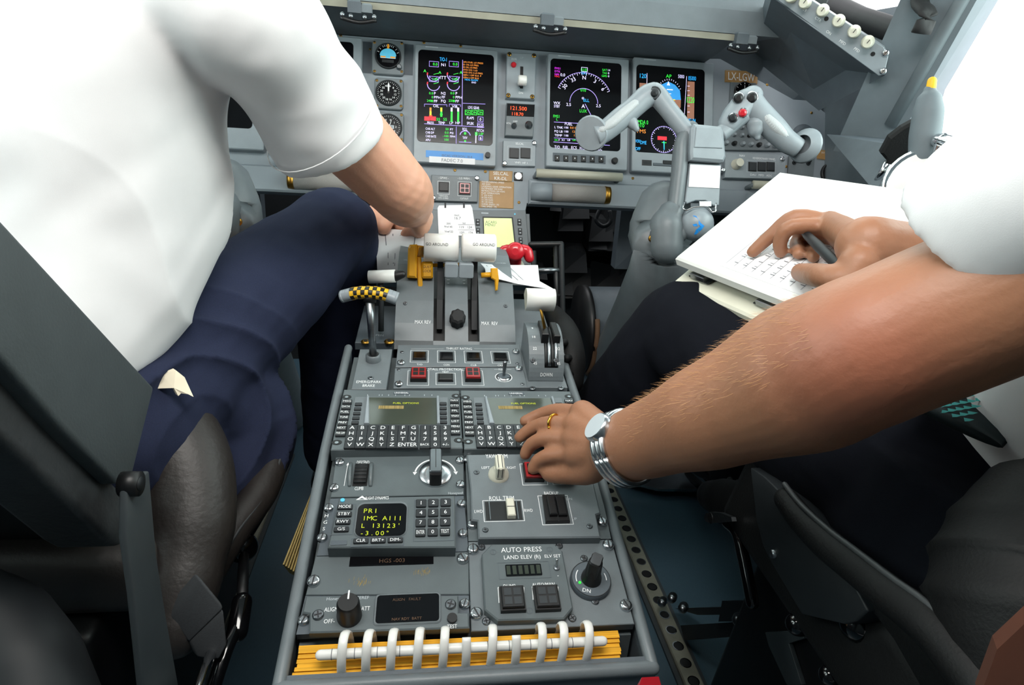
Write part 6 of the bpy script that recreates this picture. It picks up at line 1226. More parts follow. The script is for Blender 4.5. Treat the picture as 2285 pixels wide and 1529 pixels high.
# ================================================================== footwell
m_ = MB(); m_.tube([atY(1300, 735, 1.42), atY(1620, 735, 1.42)], .108, 'paint_dark', n=40); m_.tube([atY(1292, 735, 1.42), atY(1305, 735, 1.42)], .112, 'black', n=40)
o = m_.build('torque_tube'); tag(o, 'large dark grey tube crossing the right footwell', 'tube')
m_ = MB(); c0 = atY(1306, 735, 1.42); m_.tube([c0 + Vector((0, -.114 * math.cos(a), .114 * math.sin(a))) for a in [math.radians(q) for q in range(-55, 40, 8)]], .006, 'worn_brown', n=8); o2_ = m_.build('worn_rim', o)
m_ = MB(); fr = lambda x, y, d=1.22: at(x, y, d)
m_.tube([fr(1185, 546), fr(1250, 545)], .006, 'black', n=10, dome=True); m_.tube([fr(1252, 545), fr(1256, 740)], .0062, 'charcoal', n=10, dome=True); m_.tube([fr(1240, 545), fr(1243, 740)], .005, 'black', n=10); m_.tube([fr(1195, 605), fr(1248, 603)], .006, 'steel', n=10); m_.tube([fr(1190, 560), fr(1196, 740)], .006, 'black', n=10); m_.tube([fr(1192, 660), fr(1250, 660)], .005, 'black', n=10)
o = m_.build('tube_rack'); tag(o, 'black tubular rack right of the throttle quadrant in footwell', 'rack')
m_ = MB(); m_.tube([at(1340, 465, 1.7), at(1330, 490, 1.7), at(1345, 505, 1.7), at(1362, 495, 1.7), at(1360, 470, 1.7)], .006, 'charcoal', n=10, sub=5); o = m_.build('cable_loop'); tag(o, 'dark cable loop hanging in the right footwell', 'cable')
for x0, x1, y in ((.18, .60, 1.6), (.2, .55, 1.75)):
    pass
m_ = MB()
for k in range(26):
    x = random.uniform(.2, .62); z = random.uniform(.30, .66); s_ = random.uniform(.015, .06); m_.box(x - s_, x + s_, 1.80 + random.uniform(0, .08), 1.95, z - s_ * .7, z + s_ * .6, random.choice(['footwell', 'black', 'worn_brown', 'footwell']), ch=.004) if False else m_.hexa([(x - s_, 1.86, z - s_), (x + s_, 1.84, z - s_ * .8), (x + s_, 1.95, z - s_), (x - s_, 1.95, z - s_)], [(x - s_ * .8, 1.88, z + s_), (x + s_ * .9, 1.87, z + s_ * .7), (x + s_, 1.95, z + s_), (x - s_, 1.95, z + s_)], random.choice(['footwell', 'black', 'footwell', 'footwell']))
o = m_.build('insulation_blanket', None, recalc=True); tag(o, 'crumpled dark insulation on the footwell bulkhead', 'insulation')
# ================================================================== right window corner
SW = .84
e = empty('visor_arm', atX(*Z8(1600, 1080), .74), 'grey cylindrical handset with yellow tip beside the right window', 'handset'); G0 = e.matrix_basis.translation.copy()
mb = MB(); mb.tube([atX(*Z8(1570, 1085), .70), atX(*Z8(1590, 950), .70), atX(*Z8(1610, 800), .70), atX(*Z8(1618, 700), .70), atX(*Z8(1622, 640), .70)], [.019, .0215, .021, .017, .009], 'wall_grey', n=22, sub=4, dome=True); rel(mb, G0).build('body', e)
mb = MB(); mb.tube([atX(*Z8(1630, 625), .70), atX(*Z8(1638, 572), .70)], [.007, .0065], 'yellow_stripe', n=14, dome=True); rel(mb, G0).build('tip', e)['label'] = 'yellow tip'
e = empty('sun_visor', atX(*Z8(1240, 1280), .72), 'dark oval padded paddle on chrome stem near the right window', 'visor'); G0 = e.matrix_basis.translation.copy()
mb = MB(); c = atX(*Z8(1430, 1000), .72); Pv = Plane(c, Vector((.75, -.45, .5)), Vector((-.4, -.1, .9))); Pd = [Pv.hit(*Z8(x, y)) for x, y in ((1270, 1070), (1330, 960), (1420, 890), (1520, 835), (1600, 900), (1610, 1030), (1530, 1110), (1440, 1175), (1340, 1150))]
mb.prism(Pd, -.008, .008, 'leather_black', ch=.004, M=Pv.M, cap0=True); rel(mb, G0).build('paddle', e)
mb = MB(); mb.tube([atX(*Z8(1250, 1280), .715), atX(*Z8(1335, 1145), .715)], [.006, .0075], 'chrome', n=12); rel(mb, G0).build('stem', e)['label'] = 'chrome stem'
e = empty('map_lamp', atX(*Z8(1600, 1330), .70), 'round white lamp with chrome rim above the notebook', 'lamp'); G0 = e.matrix_basis.translation.copy(); c = G0; kd = (CAM - c + Vector((.2, 0, .3))).normalized(); Mk = Matrix.Translation(c) @ kd.to_track_quat('Z', 'Y').to_matrix().to_4x4()
mb = MB(); mb.lathe(0, 0, [(.05, -.03), (.062, -.004), (.062, .006), (.054, .008)], 'chrome', 36, M=Mk, top='white_plastic'); rel(mb, G0).build('rim', e)['label'] = 'chrome rim'
mb = MB(); mb.sphere((0, 0, -.01), .054, 'white_plastic', 28, 14, (1, 1, .6), M=Mk); rel(mb, G0).build('globe', e)
mb = MB(); mb.tube([atX(*Z8(1640, 1190), .70), atX(*Z8(1690, 1060), .70), atX(*Z8(1720, 990), .70)], [.008, .009, .011], 'chrome', n=12, dome=True); mb.tube([atX(*Z8(1690, 990), .70), atX(*Z8(1780, 1010), .70)], .011, 'chrome', n=12, dome=True); rel(mb, G0).build('bracket', e)['label'] = 'chrome bracket'
e = MB(); Ph = [atX(*Z8(x, y), .80) for x, y in ((1550, -40), (1560, 40), (1610, 100), (1560, 235))]; e.tube(Ph, [.016, .017, .017, .018], 'rubber', n=12, sub=3, ratio=.6); o = e.build('grab_handle'); tag(o, 'bent black grab handle on the pillar beside the right window', 'handle')
# side panel behind the yoke: lower right corner fill
m_ = MB(); m_.hexa([atX(1845, 300, .72), atX(1975, 320, .74), atX(2060, 470, .72), atX(1962, 440, .70)], [atX(1845, 300, .72) + Vector((.15, .05, 0)), atX(1975, 320, .74) + Vector((.15, .05, 0)), atX(2060, 470, .72) + Vector((.15, .05, 0)), atX(1962, 440, .70) + Vector((.15, .05, 0))], 'paint_dark'); struct(m_.build('trim_9', recalc=True))
# ================================================================== floor tracks
def track(sx, lab):
    e = empty('seat_track', (sx * .390, 1.0, 0), lab, 'seat track', 'seat tracks'); mb = MB(); mb.box(-.016, .016, -.42, .36, 0, .012, 'track_alloy', ch=.002); mb.box(-.024, .024, -.42, .36, 0, .005, 'seat_metal'); mb.build('rail', e)
    for k in range(22):
        y = -.40 + k * .034; mb = MB(); mb.cyl(0, y, .011, .0124, .0085, 'black', n=14); mb.arc(0, y, .0082, .0098, 0, 360, .0126, 'chrome', 14); mb.build('hole', e)
    return e
track(1, 'perforated steel seat track on the floor right of the pedestal'); track(-1, 'perforated steel seat track on the floor left of the pedestal')
m_ = MB(); P = [atZ(x, y, .03) for x, y in ((1385, 1070), (1470, 1092), (1612, 1092), (1668, 1070), (1660, 1020), (1385, 1020))]; m_.hexa([p - Vector((0, 0, .006)) for p in P], P, 'silver'); o = m_.build('floor_plate', None, recalc=True); tag(o, 'bright aluminium plate with turned edge on the floor under the forearm', 'plate')
# tan pages wedged beside the pedestal
e = empty('page_stack', atX(690, 1200, -.170), 'tan fanned page edges wedged along the left side of the pedestal', 'manual'); G0 = e.matrix_basis.translation.copy(); mb = MB()
for k in range(9):
    f_ = k / 8.; Q = [atX(x, y, -.166 - .002 * k) for x, y in ((742, 985), (750, 1000), (690 - 40 * f_, 1300 - 20 * f_), (678 - 44 * f_, 1290 - 30 * f_))]; mb.hexa([q + Vector((-.0014, 0, 0)) for q in Q], Q, 'paper_tan')
rel(mb, G0).build('pages', e, recalc=True)
# closing pieces between the panel edge and the side walls
for sx in (1, -1):
    m_ = MB(); m_.hexa([(sx * .45, 1.56, .45), (sx * .99, 1.56, .45), (sx * .99, 1.60, .45), (sx * .45, 1.60, .45)], [(sx * .45, 1.60, 1.10), (sx * .99, 1.52, 1.08), (sx * .99, 1.58, 1.08), (sx * .45, 1.64, 1.10)], 'paint_dark'); struct(m_.build('trim_10' if sx > 0 else 'trim_11', recalc=True))
# red handle at the foot of the pedestal
m_ = MB(); Q = [at(x, y, .46) for x, y in ((1415, 1570), (1432, 1512), (1470, 1510), (1486, 1570))]; m_.hexa([q + Vector((0, .010, -.03)) for q in Q], Q, 'red_plastic'); o = m_.build('release_handle', None, recalc=True); tag(o, 'red handle tip at the aft right foot of the pedestal', 'handle')
# ================================================================== seats
def xprism(mb, pts, X, dx, m):
    Q = [atX(x, y, X) for x, y in pts]; n = len(Q); V = Q + [q + Vector((dx, 0, 0)) for q in Q]
    T_ = tessellate_polygon([[Vector((q.y, q.z, 0)) for q in Q]]); mb.add(V, [(i, (i + 1) % n, n + (i + 1) % n, n + i) for i in range(n)] + [tuple(t_) for t_ in T_] + [tuple(n + i for i in t_)[::-1] for t_ in T_], m); return mb
sl = empty('pilot_seat', (-.49, .55, 0), 'dark grey pilot seat on the left with leather cushion and side frame', 'seat', 'pilot seats'); G0 = Vector((-.49, .55, 0))
def sb(mb, name, par=None, lab=None, rec=True, bev=0.):
    o = rel(mb, G0).build(name, par, recalc=rec)
    if lab: o['label'] = lab
    if bev:
        b = o.modifiers.new('b', 'BEVEL'); b.width = bev; b.segments = 3; b.limit_method = 'ANGLE'
        for p in o.data.polygons: p.use_smooth = True
        o.data.update()
    return o
XS = -.285
sb(xprism(MB(), [(-160, 300), (0, 484), (346, 864), (296, 1066), (262, 1082), (132, 950), (0, 800), (-160, 640)], XS, -.05, 'seat_grey'), 'backrest_side', sl, 'grey side plate of the backrest', bev=.004)
m_ = MB(); xprism(m_, [(-160, 640), (0, 800), (132, 950), (262, 1082), (300, 1120), (304, 1165), (290, 1205), (266, 1222), (240, 1205), (0, 975), (-160, 850)], XS - .012, -.05, 'leather_wear'); sb(m_, 'back_cushion', sl, 'dark leather back cushion', bev=.01)
m_ = MB(); xprism(m_, [(284, 1090), (334, 1050), (350, 1240), (372, 1380), (402, 1545), (322, 1545), (300, 1330), (282, 1200)], XS + .022, -.006, 'seat_metal'); sb(m_, 'side_frame', sl, 'grey metal side frame', bev=.002)
m_ = MB(); c = atX(303, 1080, XS + .024); m_.tube([c + Vector((-.01, 0, 0)), c + Vector((.003, 0, 0))], .0095, 'black', n=18, dome=False); m_.tube([c + Vector((.003, 0, 0)), c + Vector((.0036, 0, 0))], .0055, 'charcoal', n=12); sb(m_, 'pivot_bolt', sl)
m_ = MB(); xprism(m_, [(-160, 640), (0, 806), (132, 956), (256, 1084), (286, 1130), (286, 1165), (262, 1208), (238, 1192), (0, 962), (-160, 838)], XS - .062, -.36, 'black'); sb(m_, 'back_shell', sl, 'black rear shell', bev=.01)
# seat pan cushion and its leather side bolsters
m_ = MB(); m_.hexa([(-.72, .50, .36), (-.30, .50, .36), (-.30, .98, .40), (-.70, .98, .40)], [(-.72, .50, .46), (-.31, .50, .43), (-.31, .96, .47), (-.70, .96, .47)], 'leather_brown'); sb(m_, 'seat_cushion', sl, bev=.02)
m_ = MB(); bp_ = [at(330, 885, .70), at(380, 945, .70), at(418, 1040, .69), at(424, 1160, .67), at(408, 1280, .645), at(392, 1400, .62)]; m_.tube(bp_, [.036, .044, .047, .047, .040, .030], 'leather_brown', n=20, sub=6, ratio=.9, dome=True); sb(m_, 'cushion_bolster', sl, 'creased brown leather bolster', False)
m_ = MB(); bp_ = [at(628, 935, .86), at(612, 1020, .82), at(580, 1100, .77), at(520, 1180, .72), at(472, 1260, .69), at(445, 1330, .68)]; m_.tube(bp_, [.016, .019, .021, .021, .02, .014], 'leather_brown', n=16, sub=6, dome=True); sb(m_, 'cushion_edge', sl, 'stitched leather edge of the cushion', False)
m_ = MB(); m_.tube([p + Vector((.012, -.012, .010)) for p in bp_], .0022, 'leather_wear', n=8, sub=6, dome=True); sb(m_, 'piping', sl, None, False)
m_ = MB(); Q = [at(x, y, .60) for x, y in ((378, 1378), (450, 1295), (502, 1358), (422, 1437))]; m_.hexa(Q, [q + Vector((-.01, .012, 0)) for q in Q], 'web'); sb(m_, 'strap_pouch', sl, 'black webbing pouch', bev=.003)
m_ = MB(); Q = [at(x, y, .60) for x, y in ((424, 1434), (500, 1362), (508, 1440), (490, 1475), (440, 1470))]; m_.hexa(Q, [q + Vector((-.01, .012, 0)) for q in Q], 'web'); sb(m_, 'strap', sl, bev=.003)
m_ = MB(); m_.tube([at(528, 1400, .64), at(505, 1450, .62), at(478, 1530, .60)], .007, 'black_gloss', n=12, sub=3, dome=True); m_.tube([at(540, 1345, .66), at(530, 1410, .64)], .0105, 'black_gloss', n=14, dome=True); m_.tube([at(545, 1225, .76), at(540, 1350, .66)], .006, 'black', n=10); sb(m_, 'adjust_lever', sl, 'black seat lever', False)
m_ = MB(); m_.sphere(at(541, 1222, .76), .0185, 'black_gloss', 20, 12); sb(m_, 'lever_knob', sl, 'glossy black ball knob', False)
m_ = MB(); m_.tube([at(470, 1460, .60), at(440, 1545, .55)], .005, 'chrome', n=10, dome=True); sb(m_, 'chrome_rod', sl, 'chrome rod', False)
m_ = MB(); m_.hexa([(-.66, .42, .04), (-.36, .42, .04), (-.36, .9, .04), (-.66, .9, .04)], [(-.62, .48, .36), (-.36, .48, .36), (-.36, .86, .36), (-.62, .86, .36)], 'black'); sb(m_, 'pedestal_base', sl, bev=.01)
m_ = MB(); m_.tube([at(-60, 1330, .50), at(10, 1400, .49), at(55, 1500, .48), at(80, 1620, .47)], [.025, .034, .04, .045], 'charcoal', n=20, sub=5, dome=True); sb(m_, 'lower_cover', sl, 'dark rounded lower cover', False)
# right seat
sr = empty('pilot_seat', (.52, .35, 0), 'black leather pilot seat on the right with worn inboard bolster', 'seat', 'pilot seats'); G0 = Vector((.52, .35, 0))
q4 = lambda P: [Y4(x, y) for x, y in P]
m_ = MB(); xprism(m_, q4([(838, 55), (920, 110), (1040, 230), (1160, 390), (1290, 490), (1460, 815), (1400, 870), (1340, 885), (1110, 832), (950, 560), (905, 470), (868, 330)]), .315, .03, 'charcoal'); sb(m_, 'side_panel', sr, 'dark side panel', bev=.003)
m_ = MB(); c = atX(*Y4(965, 512), .315); m_.tube([c + Vector((.004, 0, 0)), c + Vector((-.003, 0, 0))], .0045, 'steel', n=12); sb(m_, 'bolt', sr)
m_ = MB(); bp_ = [atX(*Y4(x, y), .318) for x, y in ((1030, 225), (1110, 330), (1250, 465), (1400, 585), (1600, 745), (1800, 900), (2010, 1140), (2120, 1300))]; m_.tube(bp_, [.012, .013, .0145, .0145, .015, .016, .017, .018], 'leather_black', n=16, sub=6, dome=True); sb(m_, 'cushion_edge', sr, 'creased leather cushion edge', False)
m_ = MB(); m_.tube([p + Vector((-.002, .006, .014)) for p in bp_], .0028, 'leather_wear', n=8, sub=6, dome=True); sb(m_, 'piping', sr, None, False)
m_ = MB(); xprism(m_, q4([(1300, 500), (1500, 680), (1800, 920), (2020, 1160), (2100, 1290), (1780, 1290), (1620, 1010), (1460, 800)]), .322, .03, 'leather_black'); sb(m_, 'cushion_side', sr, bev=.004)
m_ = MB(); m_.hexa([(.33, .10, .38), (.70, .10, .38), (.70, .62, .38), (.33, .62, .38)], [(.33, .10, .48), (.70, .10, .48), (.70, .60, .50), (.34, .60, .50)], 'leather_black'); sb(m_, 'seat_cushion', sr, bev=.02)
m_ = MB(); bk = [at(*Y4(2480, 1200), .42), at(*Y4(2450, 900), .42), at(*Y4(2440, 660), .43), at(*Y4(2490, 450), .44), at(*Y4(2640, 320), .45)]; bk, br_, _ = smooth_path(bk, [.072, .078, .074, .064, .055], [1] * 5, 9); br_ = [r_ * (1 + .035 * (1 - 2 * abs(math.sin(k * .52)) ** .5)) for k, r_ in enumerate(br_)]; m_.tube(bk, br_, 'leather_black', n=32, dome=True, ratio=.9); bo = sb(m_, 'back_bolster', sr, 'worn black leather bolster with cross creases', False)
m_ = MB(); bp_ = [atX(*Y4(x, y), .40) for x, y in ((640, 205), (720, 228), (810, 260), (930, 320))]; m_.tube(bp_, [.024, .031, .033, .035], 'leather_black', n=20, sub=5, dome=True)
for k in range(5): c = bp_[0].lerp(bp_[-1], .25 + .16 * k); m_.tube([c + Vector((-.0, -.031 * math.cos(a) , .031 * math.sin(a))) + Vector((-.02 * math.cos(a), 0, 0)) for a in [math.radians(q) for q in range(-30, 130, 16)]], .0045, 'leather_black', n=8)
sb(m_, 'arm_pad', sr, 'ribbed black padded arm end', False)
m_ = MB(); P = [atX(*Y4(x, y), .34) for x, y in ((720, 350), (770, 400), (800, 520), (825, 640), (850, 770))]; m_.tube(P, .0075, 'black_gloss', n=14, sub=5, dome=True); lv_ = sb(m_, 'adjust_lever', sr, 'black bent lever', False)
m_ = MB(); ctr = atX(*Y4(645, 320), .325); Pr = Plane(ctr, (0, -1, 0.1), (0, 0.1, 1)); pts = [Pr.hit(*Y4(x, y)) for x, y in ((605, 318), (615, 298), (640, 290), (690, 294), (750, 318), (755, 340), (690, 345), (635, 350), (612, 340))]; m_.prism(pts, -.003, .003, 'steel', M=Pr.M, cap0=True); hh_ = Pr.hit(*Y4(640, 322)); m_.cyl(hh_[0], hh_[1], .002, .0036, .007, 'black', M=Pr.M, n=14); sb(m_, 'lever_eye', sr, 'steel lever end with hole')
m_ = MB(); m_.box(.30, .34, .30, .62, .0, .03, 'black', ch=.004); xprism(m_, q4([(470, 890), (1110, 850), (1110, 920), (490, 968)]), .40, .03, 'charcoal'); xprism(m_, q4([(440, 800), (1100, 780), (1100, 830), (560, 835)]), .41, .02, 'black'); xprism(m_, q4([(690, 760), (895, 765), (900, 870), (670, 870)]), .39, .02, 'black'); sb(m_, 'track_carriage', sr, 'black carriage on the seat track')
for x, y in ((430, 738), (488, 790), (378, 760), (778, 850)): m_ = MB(); c = atX(*Y4(x, y), .385); m_.tube([c, c + Vector((-.006, -.008, .004))], .008, 'steel', n=12, dome=True); sb(m_, 'bolt', sr, None, False)
m_ = MB(); xprism(m_, q4([(915, 925), (1110, 915), (1120, 960), (1040, 985), (1110, 1205), (1030, 1205), (935, 1000)]), .37, .006, 'seat_metal'); sb(m_, 'bracket', sr, 'grey metal bracket', bev=.001)
m_ = MB(); m_.tube([atX(*Y4(x, y), .36) for x, y in ((1180, 835), (1240, 880), (1300, 1010), (1375, 1215))], .005, 'steel', n=10, sub=5); sb(m_, 'cable', sr, 'curved steel cable', False)
for x, y, r_ in ((1145, 880, .012), (1475, 880, .016), (1320, 1150, .010)): m_ = MB(); c = atX(*Y4(x, y), .35); m_.tube([c, c + Vector((-.012, 0, 0))], r_, 'black_gloss', n=16, dome=True); sb(m_, 'roller', sr, 'glossy black roller', False)
m_ = MB(); m_.hexa([(.36, .1, .0), (.66, .1, .0), (.66, .6, .0), (.36, .6, .0)], [(.38, .1, .37), (.66, .1, .37), (.66, .58, .37), (.38, .58, .37)], 'black'); sb(m_, 'pedestal_base', sr, bev=.01)
m_ = MB(); m_.hexa([(.34, .02, .42), (.70, .02, .42), (.70, .14, .42), (.34, .14, .42)], [(.36, -.16, 1.05), (.68, -.16, 1.05), (.68, -.04, 1.05), (.36, -.04, 1.05)], 'leather_black'); sb(m_, 'backrest', sr, bev=.03)
# orange strap close to the camera at the lower right
m_ = MB(); Q = [at(x, y, .32) for x, y in ((2185, 1560), (2225, 1450), (2310, 1370), (2340, 1560))]; m_.hexa(Q, [q + Vector((.01, .012, -.004)) for q in Q], 'orange_cloth'); o = m_.build('orange_strap', None, recalc=True); tag(o, 'orange cloth strap at the aft end of the right seat', 'strap')
# ================================================================== the two people
def remesh(mb, name, voxel, it, m, parent=None, disp=None, fac=.5):
    o = mb.build(name + '_raw'); md = o.modifiers.new('r', 'REMESH'); md.mode = 'VOXEL'; md.voxel_size = voxel; md.use_smooth_shade = True
    if it: s_ = o.modifiers.new('s', 'SMOOTH'); s_.factor = fac; s_.iterations = it
    me = bpy.data.meshes.new_from_object(o.evaluated_get(bpy.context.evaluated_depsgraph_get())); bpy.data.objects.remove(o)
    me.name = name; me.materials.clear(); me.materials.append(MATS[m])
    if disp:
        n = len(me.vertices); co = np.empty(n * 3, np.float32); no = np.empty(n * 3, np.float32); me.vertices.foreach_get('co', co); me.vertices.foreach_get('normal', no)
        co = co.reshape(-1, 3); no = no.reshape(-1, 3); co += no * disp(co, no)[:, None]; me.vertices.foreach_set('co', co.ravel())
    me.polygons.foreach_set('use_smooth', [True] * len(me.polygons)); me.polygons.foreach_set('material_index', [0] * len(me.polygons)); me.update()
    r = bpy.data.objects.new(name, me); COL.objects.link(r)
    if parent: r.parent = parent
    return r
def rings(mb, R, m, n=40, yaw=0.):
    """stack of elliptical cross sections (x, y, z, half width, half depth)"""
    V = []; Fc = []; ca, sa = math.cos(yaw), math.sin(yaw)
    for x, y, z, a, b in R:
        for k in range(n):
            t_ = 2 * PI * k / n; c, s_ = math.cos(t_), math.sin(t_); c = math.copysign(abs(c) ** .85, c); s_ = math.copysign(abs(s_) ** .85, s_)
            V.append((x + a * c * ca - b * s_ * sa, y + a * c * sa + b * s_ * ca, z))
    for i in range(len(R) - 1):
        for k in range(n): j = (k + 1) % n; Fc.append((i * n + k, i * n + j, i * n + n + j, i * n + n + k))
    Fc += [tuple(range(n))[::-1], tuple((len(R) - 1) * n + k for k in range(n))]
    return mb.add(V, Fc, m, True)
def spl(R, sub=5):
    A = np.array(R, float); out = []
    for i in range(len(A) - 1):
        p0, p1, p2, p3 = A[max(i - 1, 0)], A[i], A[i + 1], A[min(i + 2, len(A) - 1)]
        for k in range(sub):
            t_ = k / sub; out.append(.5 * (2 * p1 + (p2 - p0) * t_ + (2 * p0 - 5 * p1 + 4 * p2 - p3) * t_ ** 2 + (3 * p1 - p0 - 3 * p2 + p3) * t_ ** 3))
    out.append(A[-1]); return [tuple(a) for a in out]
def limb(mb, pts, rad, sub=5, n=20): mb.tube(pts, rad, 'skin', n=n, sub=sub, dome=True)
def head(mb, c, f_, up=Vector((0, 0, 1))):
    """skull, jaw, nose, brows, lips, ears around centre c facing f_"""
    f_ = Vector(f_).normalized(); s_ = f_.cross(up).normalized(); u_ = s_.cross(f_)
    M_ = Matrix(((s_.x, f_.x, u_.x, c.x), (s_.y, f_.y, u_.y, c.y), (s_.z, f_.z, u_.z, c.z), (0, 0, 0, 1)))
    mb.sphere((0, -.008, .03), .092, 'skin', 26, 16, (.83, 1.04, 1), M=M_); mb.sphere((0, .022, -.045), .062, 'skin', 22, 14, (.92, 1., 1.05), M=M_); mb.sphere((0, .055, -.085), .024, 'skin', 16, 10, (1.2, 1, .8), M=M_)
    mb.tube([(0, .088, .03), (0, .103, -.002), (0, .110, -.02)], [.008, .010, .014], 'skin', n=12, M=M_, dome=True); mb.sphere((-.012, .096, -.024), .009, 'skin', 10, 8, M=M_); mb.sphere((.012, .096, -.024), .009, 'skin', 10, 8, M=M_)
    for x in (-1, 1):
        mb.tube([(x * .048, .070, .040), (x * .03, .084, .045), (x * .01, .086, .038)], .008, 'skin', n=10, M=M_, dome=True); mb.tube([(x * .079, -.012, .032), (x * .088, -.022, .022), (x * .084, -.014, -.012)], [.008, .012, .007], 'skin', n=10, M=M_, dome=True, ratio=1.)
    mb.tube([(-.022, .078, -.052), (0, .088, -.050), (.022, .078, -.052)], .007, 'skin', n=10, M=M_, dome=True); mb.tube([(-.018, .077, -.063), (0, .086, -.064), (.018, .077, -.063)], .007, 'skin', n=10, M=M_, dome=True)
    return M_
def head_bits(M_, root):
    for x in (-1, 1):
        e = MB(); e.sphere((x * .031, .066, .014), .0125, 'white_plastic', 14, 10, M=M_); e.sphere((x * .031, .0755, .014), .0055, 'black_gloss', 12, 8, M=M_); e.build('eye', root)
    h = MB(); h.sphere((0, -.016, .046), .096, 'hair', 26, 16, (.88, 1.02, 1), M=M_); h.build('hair', root)
def nz3(co, sc, off=0.):
    f_ = np.zeros(len(co))
    for k, (a, b, c, p) in enumerate(((1., .6, .3, .1), (-.5, 1.1, .7, 1.7), (.8, -.9, 1.2, 3.1), (-1.3, -.4, .9, 5.2))): f_ += np.sin(sc * (a * co[:, 0] + b * co[:, 1] + c * co[:, 2]) + p + off + 1.3 * np.sin(sc * .6 * (b * co[:, 0] - a * co[:, 1] + c * co[:, 2]) + p * 2))
    return f_ / 4.
# ---------------- left pilot
A_ = MB()
LS = Vector((-.245, .735, .925)); LE = at(893, 424, .85); LW = at(925, 472, 1.04)
TR_L = spl([(-.49, .67, .46, .140, .10), (-.492, .69, .56, .140, .10), (-.475, .74, .70, .138, .105), (-.445, .760, .82, .138, .100), (-.41, .78, .92, .138, .09), (-.40, .787, .985, .09, .07), (-.395, .80, 1.05, .055, .055), (-.388, .83, 1.11, .053, .056), (-.378, .87, 1.18, .055, .06)])
rings(A_, TR_L, 'skin', yaw=-.25)
limb(A_, [Vector((-.36, .75, .935)), LS, LS.lerp(LE, .5), LE.lerp(LS, .12)], [.05, .056, .049, .046]); limb(A_, [LE.lerp(LS, .15), LE, LE.lerp(LW, .35), LW], [.045, .0435, .042, .027])
LS2 = Vector((-.56, .82, .93)); LE2 = Vector((-.47, 1.04, .50)); LW2 = at(850, 486, 1.12); limb(A_, [Vector((-.46, .80, .935)), LS2, LS2.lerp(LE2, .5), LE2, LE2.lerp(LW2, .4), LW2], [.05, .055, .048, .042, .04, .027])
# right hand holding the sheet, left hand meeting it
def fingers(mb, chains, r0=.0088):
    for ch in chains: mb.tube([at(*p) for p in ch], [r0 * 1.08, r0, r0 * .95, r0 * .82][:len(ch)], 'skin', n=14, sub=3, dome=True)
def palm(mb, W, heads, r0=.0125):
    for h in heads: mb.tube([W, W.lerp(at(*h), .5), at(*h)], [.019, .0165, r0 * 1.1], 'skin', n=14, sub=3, dome=True)
hR = [(950, 484, 1.07), (948, 494, 1.065), (944, 504, 1.06), (938, 512, 1.055)]; palm(A_, LW, hR)
fingers(A_, [[hR[0], (930, 500, 1.13), (912, 512, 1.135), (902, 526, 1.135)], [hR[1], (926, 510, 1.12), (912, 524, 1.12), (906, 538, 1.118)], [hR[2], (926, 524, 1.11), (918, 540, 1.105), (915, 552, 1.10)], [hR[3], (930, 534, 1.10), (926, 548, 1.09), (925, 558, 1.085)]])
A_.tube([LW.lerp(at(935, 500, 1.08), .3), at(930, 505, 1.075), at(912, 516, 1.085), at(904, 524, 1.09)], [.016, .0125, .0105, .009], 'skin', n=14, sub=3, dome=True)
hL = [(872, 480, 1.10), (866, 490, 1.095), (860, 500, 1.09), (856, 508, 1.085)]; palm(A_, LW2, hL, .012)
fingers(A_, [[hL[0], (888, 494, 1.15), (900, 506, 1.145), (905, 516, 1.14)], [hL[1], (878, 512, 1.15), (886, 528, 1.14), (890, 540, 1.13)], [hL[2], (870, 522, 1.145), (876, 538, 1.135), (878, 550, 1.125)], [hL[3], (862, 530, 1.14), (866, 544, 1.13), (868, 554, 1.12)]])
A_.tube([LW2.lerp(at(870, 492, 1.12), .4), at(880, 496, 1.125), at(895, 508, 1.11), at(903, 516, 1.105)], [.015, .012, .0105, .009], 'skin', n=14, sub=3, dome=True)
HM = head(A_, Vector((-.37, .90, 1.215)), (.35, .9, -.25))
LH, LK, LA = Vector((-.365, .725, .515)), at(752, 506, 1.03), Vector((-.235, 1.13, .16)); LH2, LK2, LA2 = Vector((-.55, .72, .535)), Vector((-.62, 1.12, .60)), Vector((-.58, 1.2, .15))
for h, k, a in ((LH, LK, LA), (LH2, LK2, LA2)): limb(A_, [h, h.lerp(k, .5), k, k.lerp(a, .4), a, a + Vector((0, .12, -.05))], [.072, .066, .052, .048, .036, .034], n=16)
pa = remesh(A_, 'person', .003, 3, 'skin'); tag(pa, 'person in white short-sleeved shirt and navy trousers leaning forward on the left', 'person', 'two pilots')
head_bits(HM, pa)
S_ = MB()
rings(S_, spl([(-.504, .675, .575, .176, .130), (-.494, .700, .62, .182, .146), (-.472, .750, .68, .184, .160), (-.456, .768, .75, .176, .150), (-.442, .768, .83, .168, .136), (-.41, .785, .92, .170, .125), (-.40, .79, .985, .112, .088), (-.395, .80, 1.03, .068, .066)], 6), 'shirt', 48, yaw=-.25)
CU = at(742, 322, .765); S_.tube([Vector((-.37, .75, .945)), LS + Vector((0, 0, .004)), LS.lerp(CU, .5) + Vector((.006, 0, .010)), CU], [.072, .078, .066, .071], 'shirt', n=28, sub=6)
S_.tube([Vector((-.46, .80, .945)), LS2, LS2.lerp(LE2, .6)], [.072, .078, .066], 'shirt', n=24, sub=5)
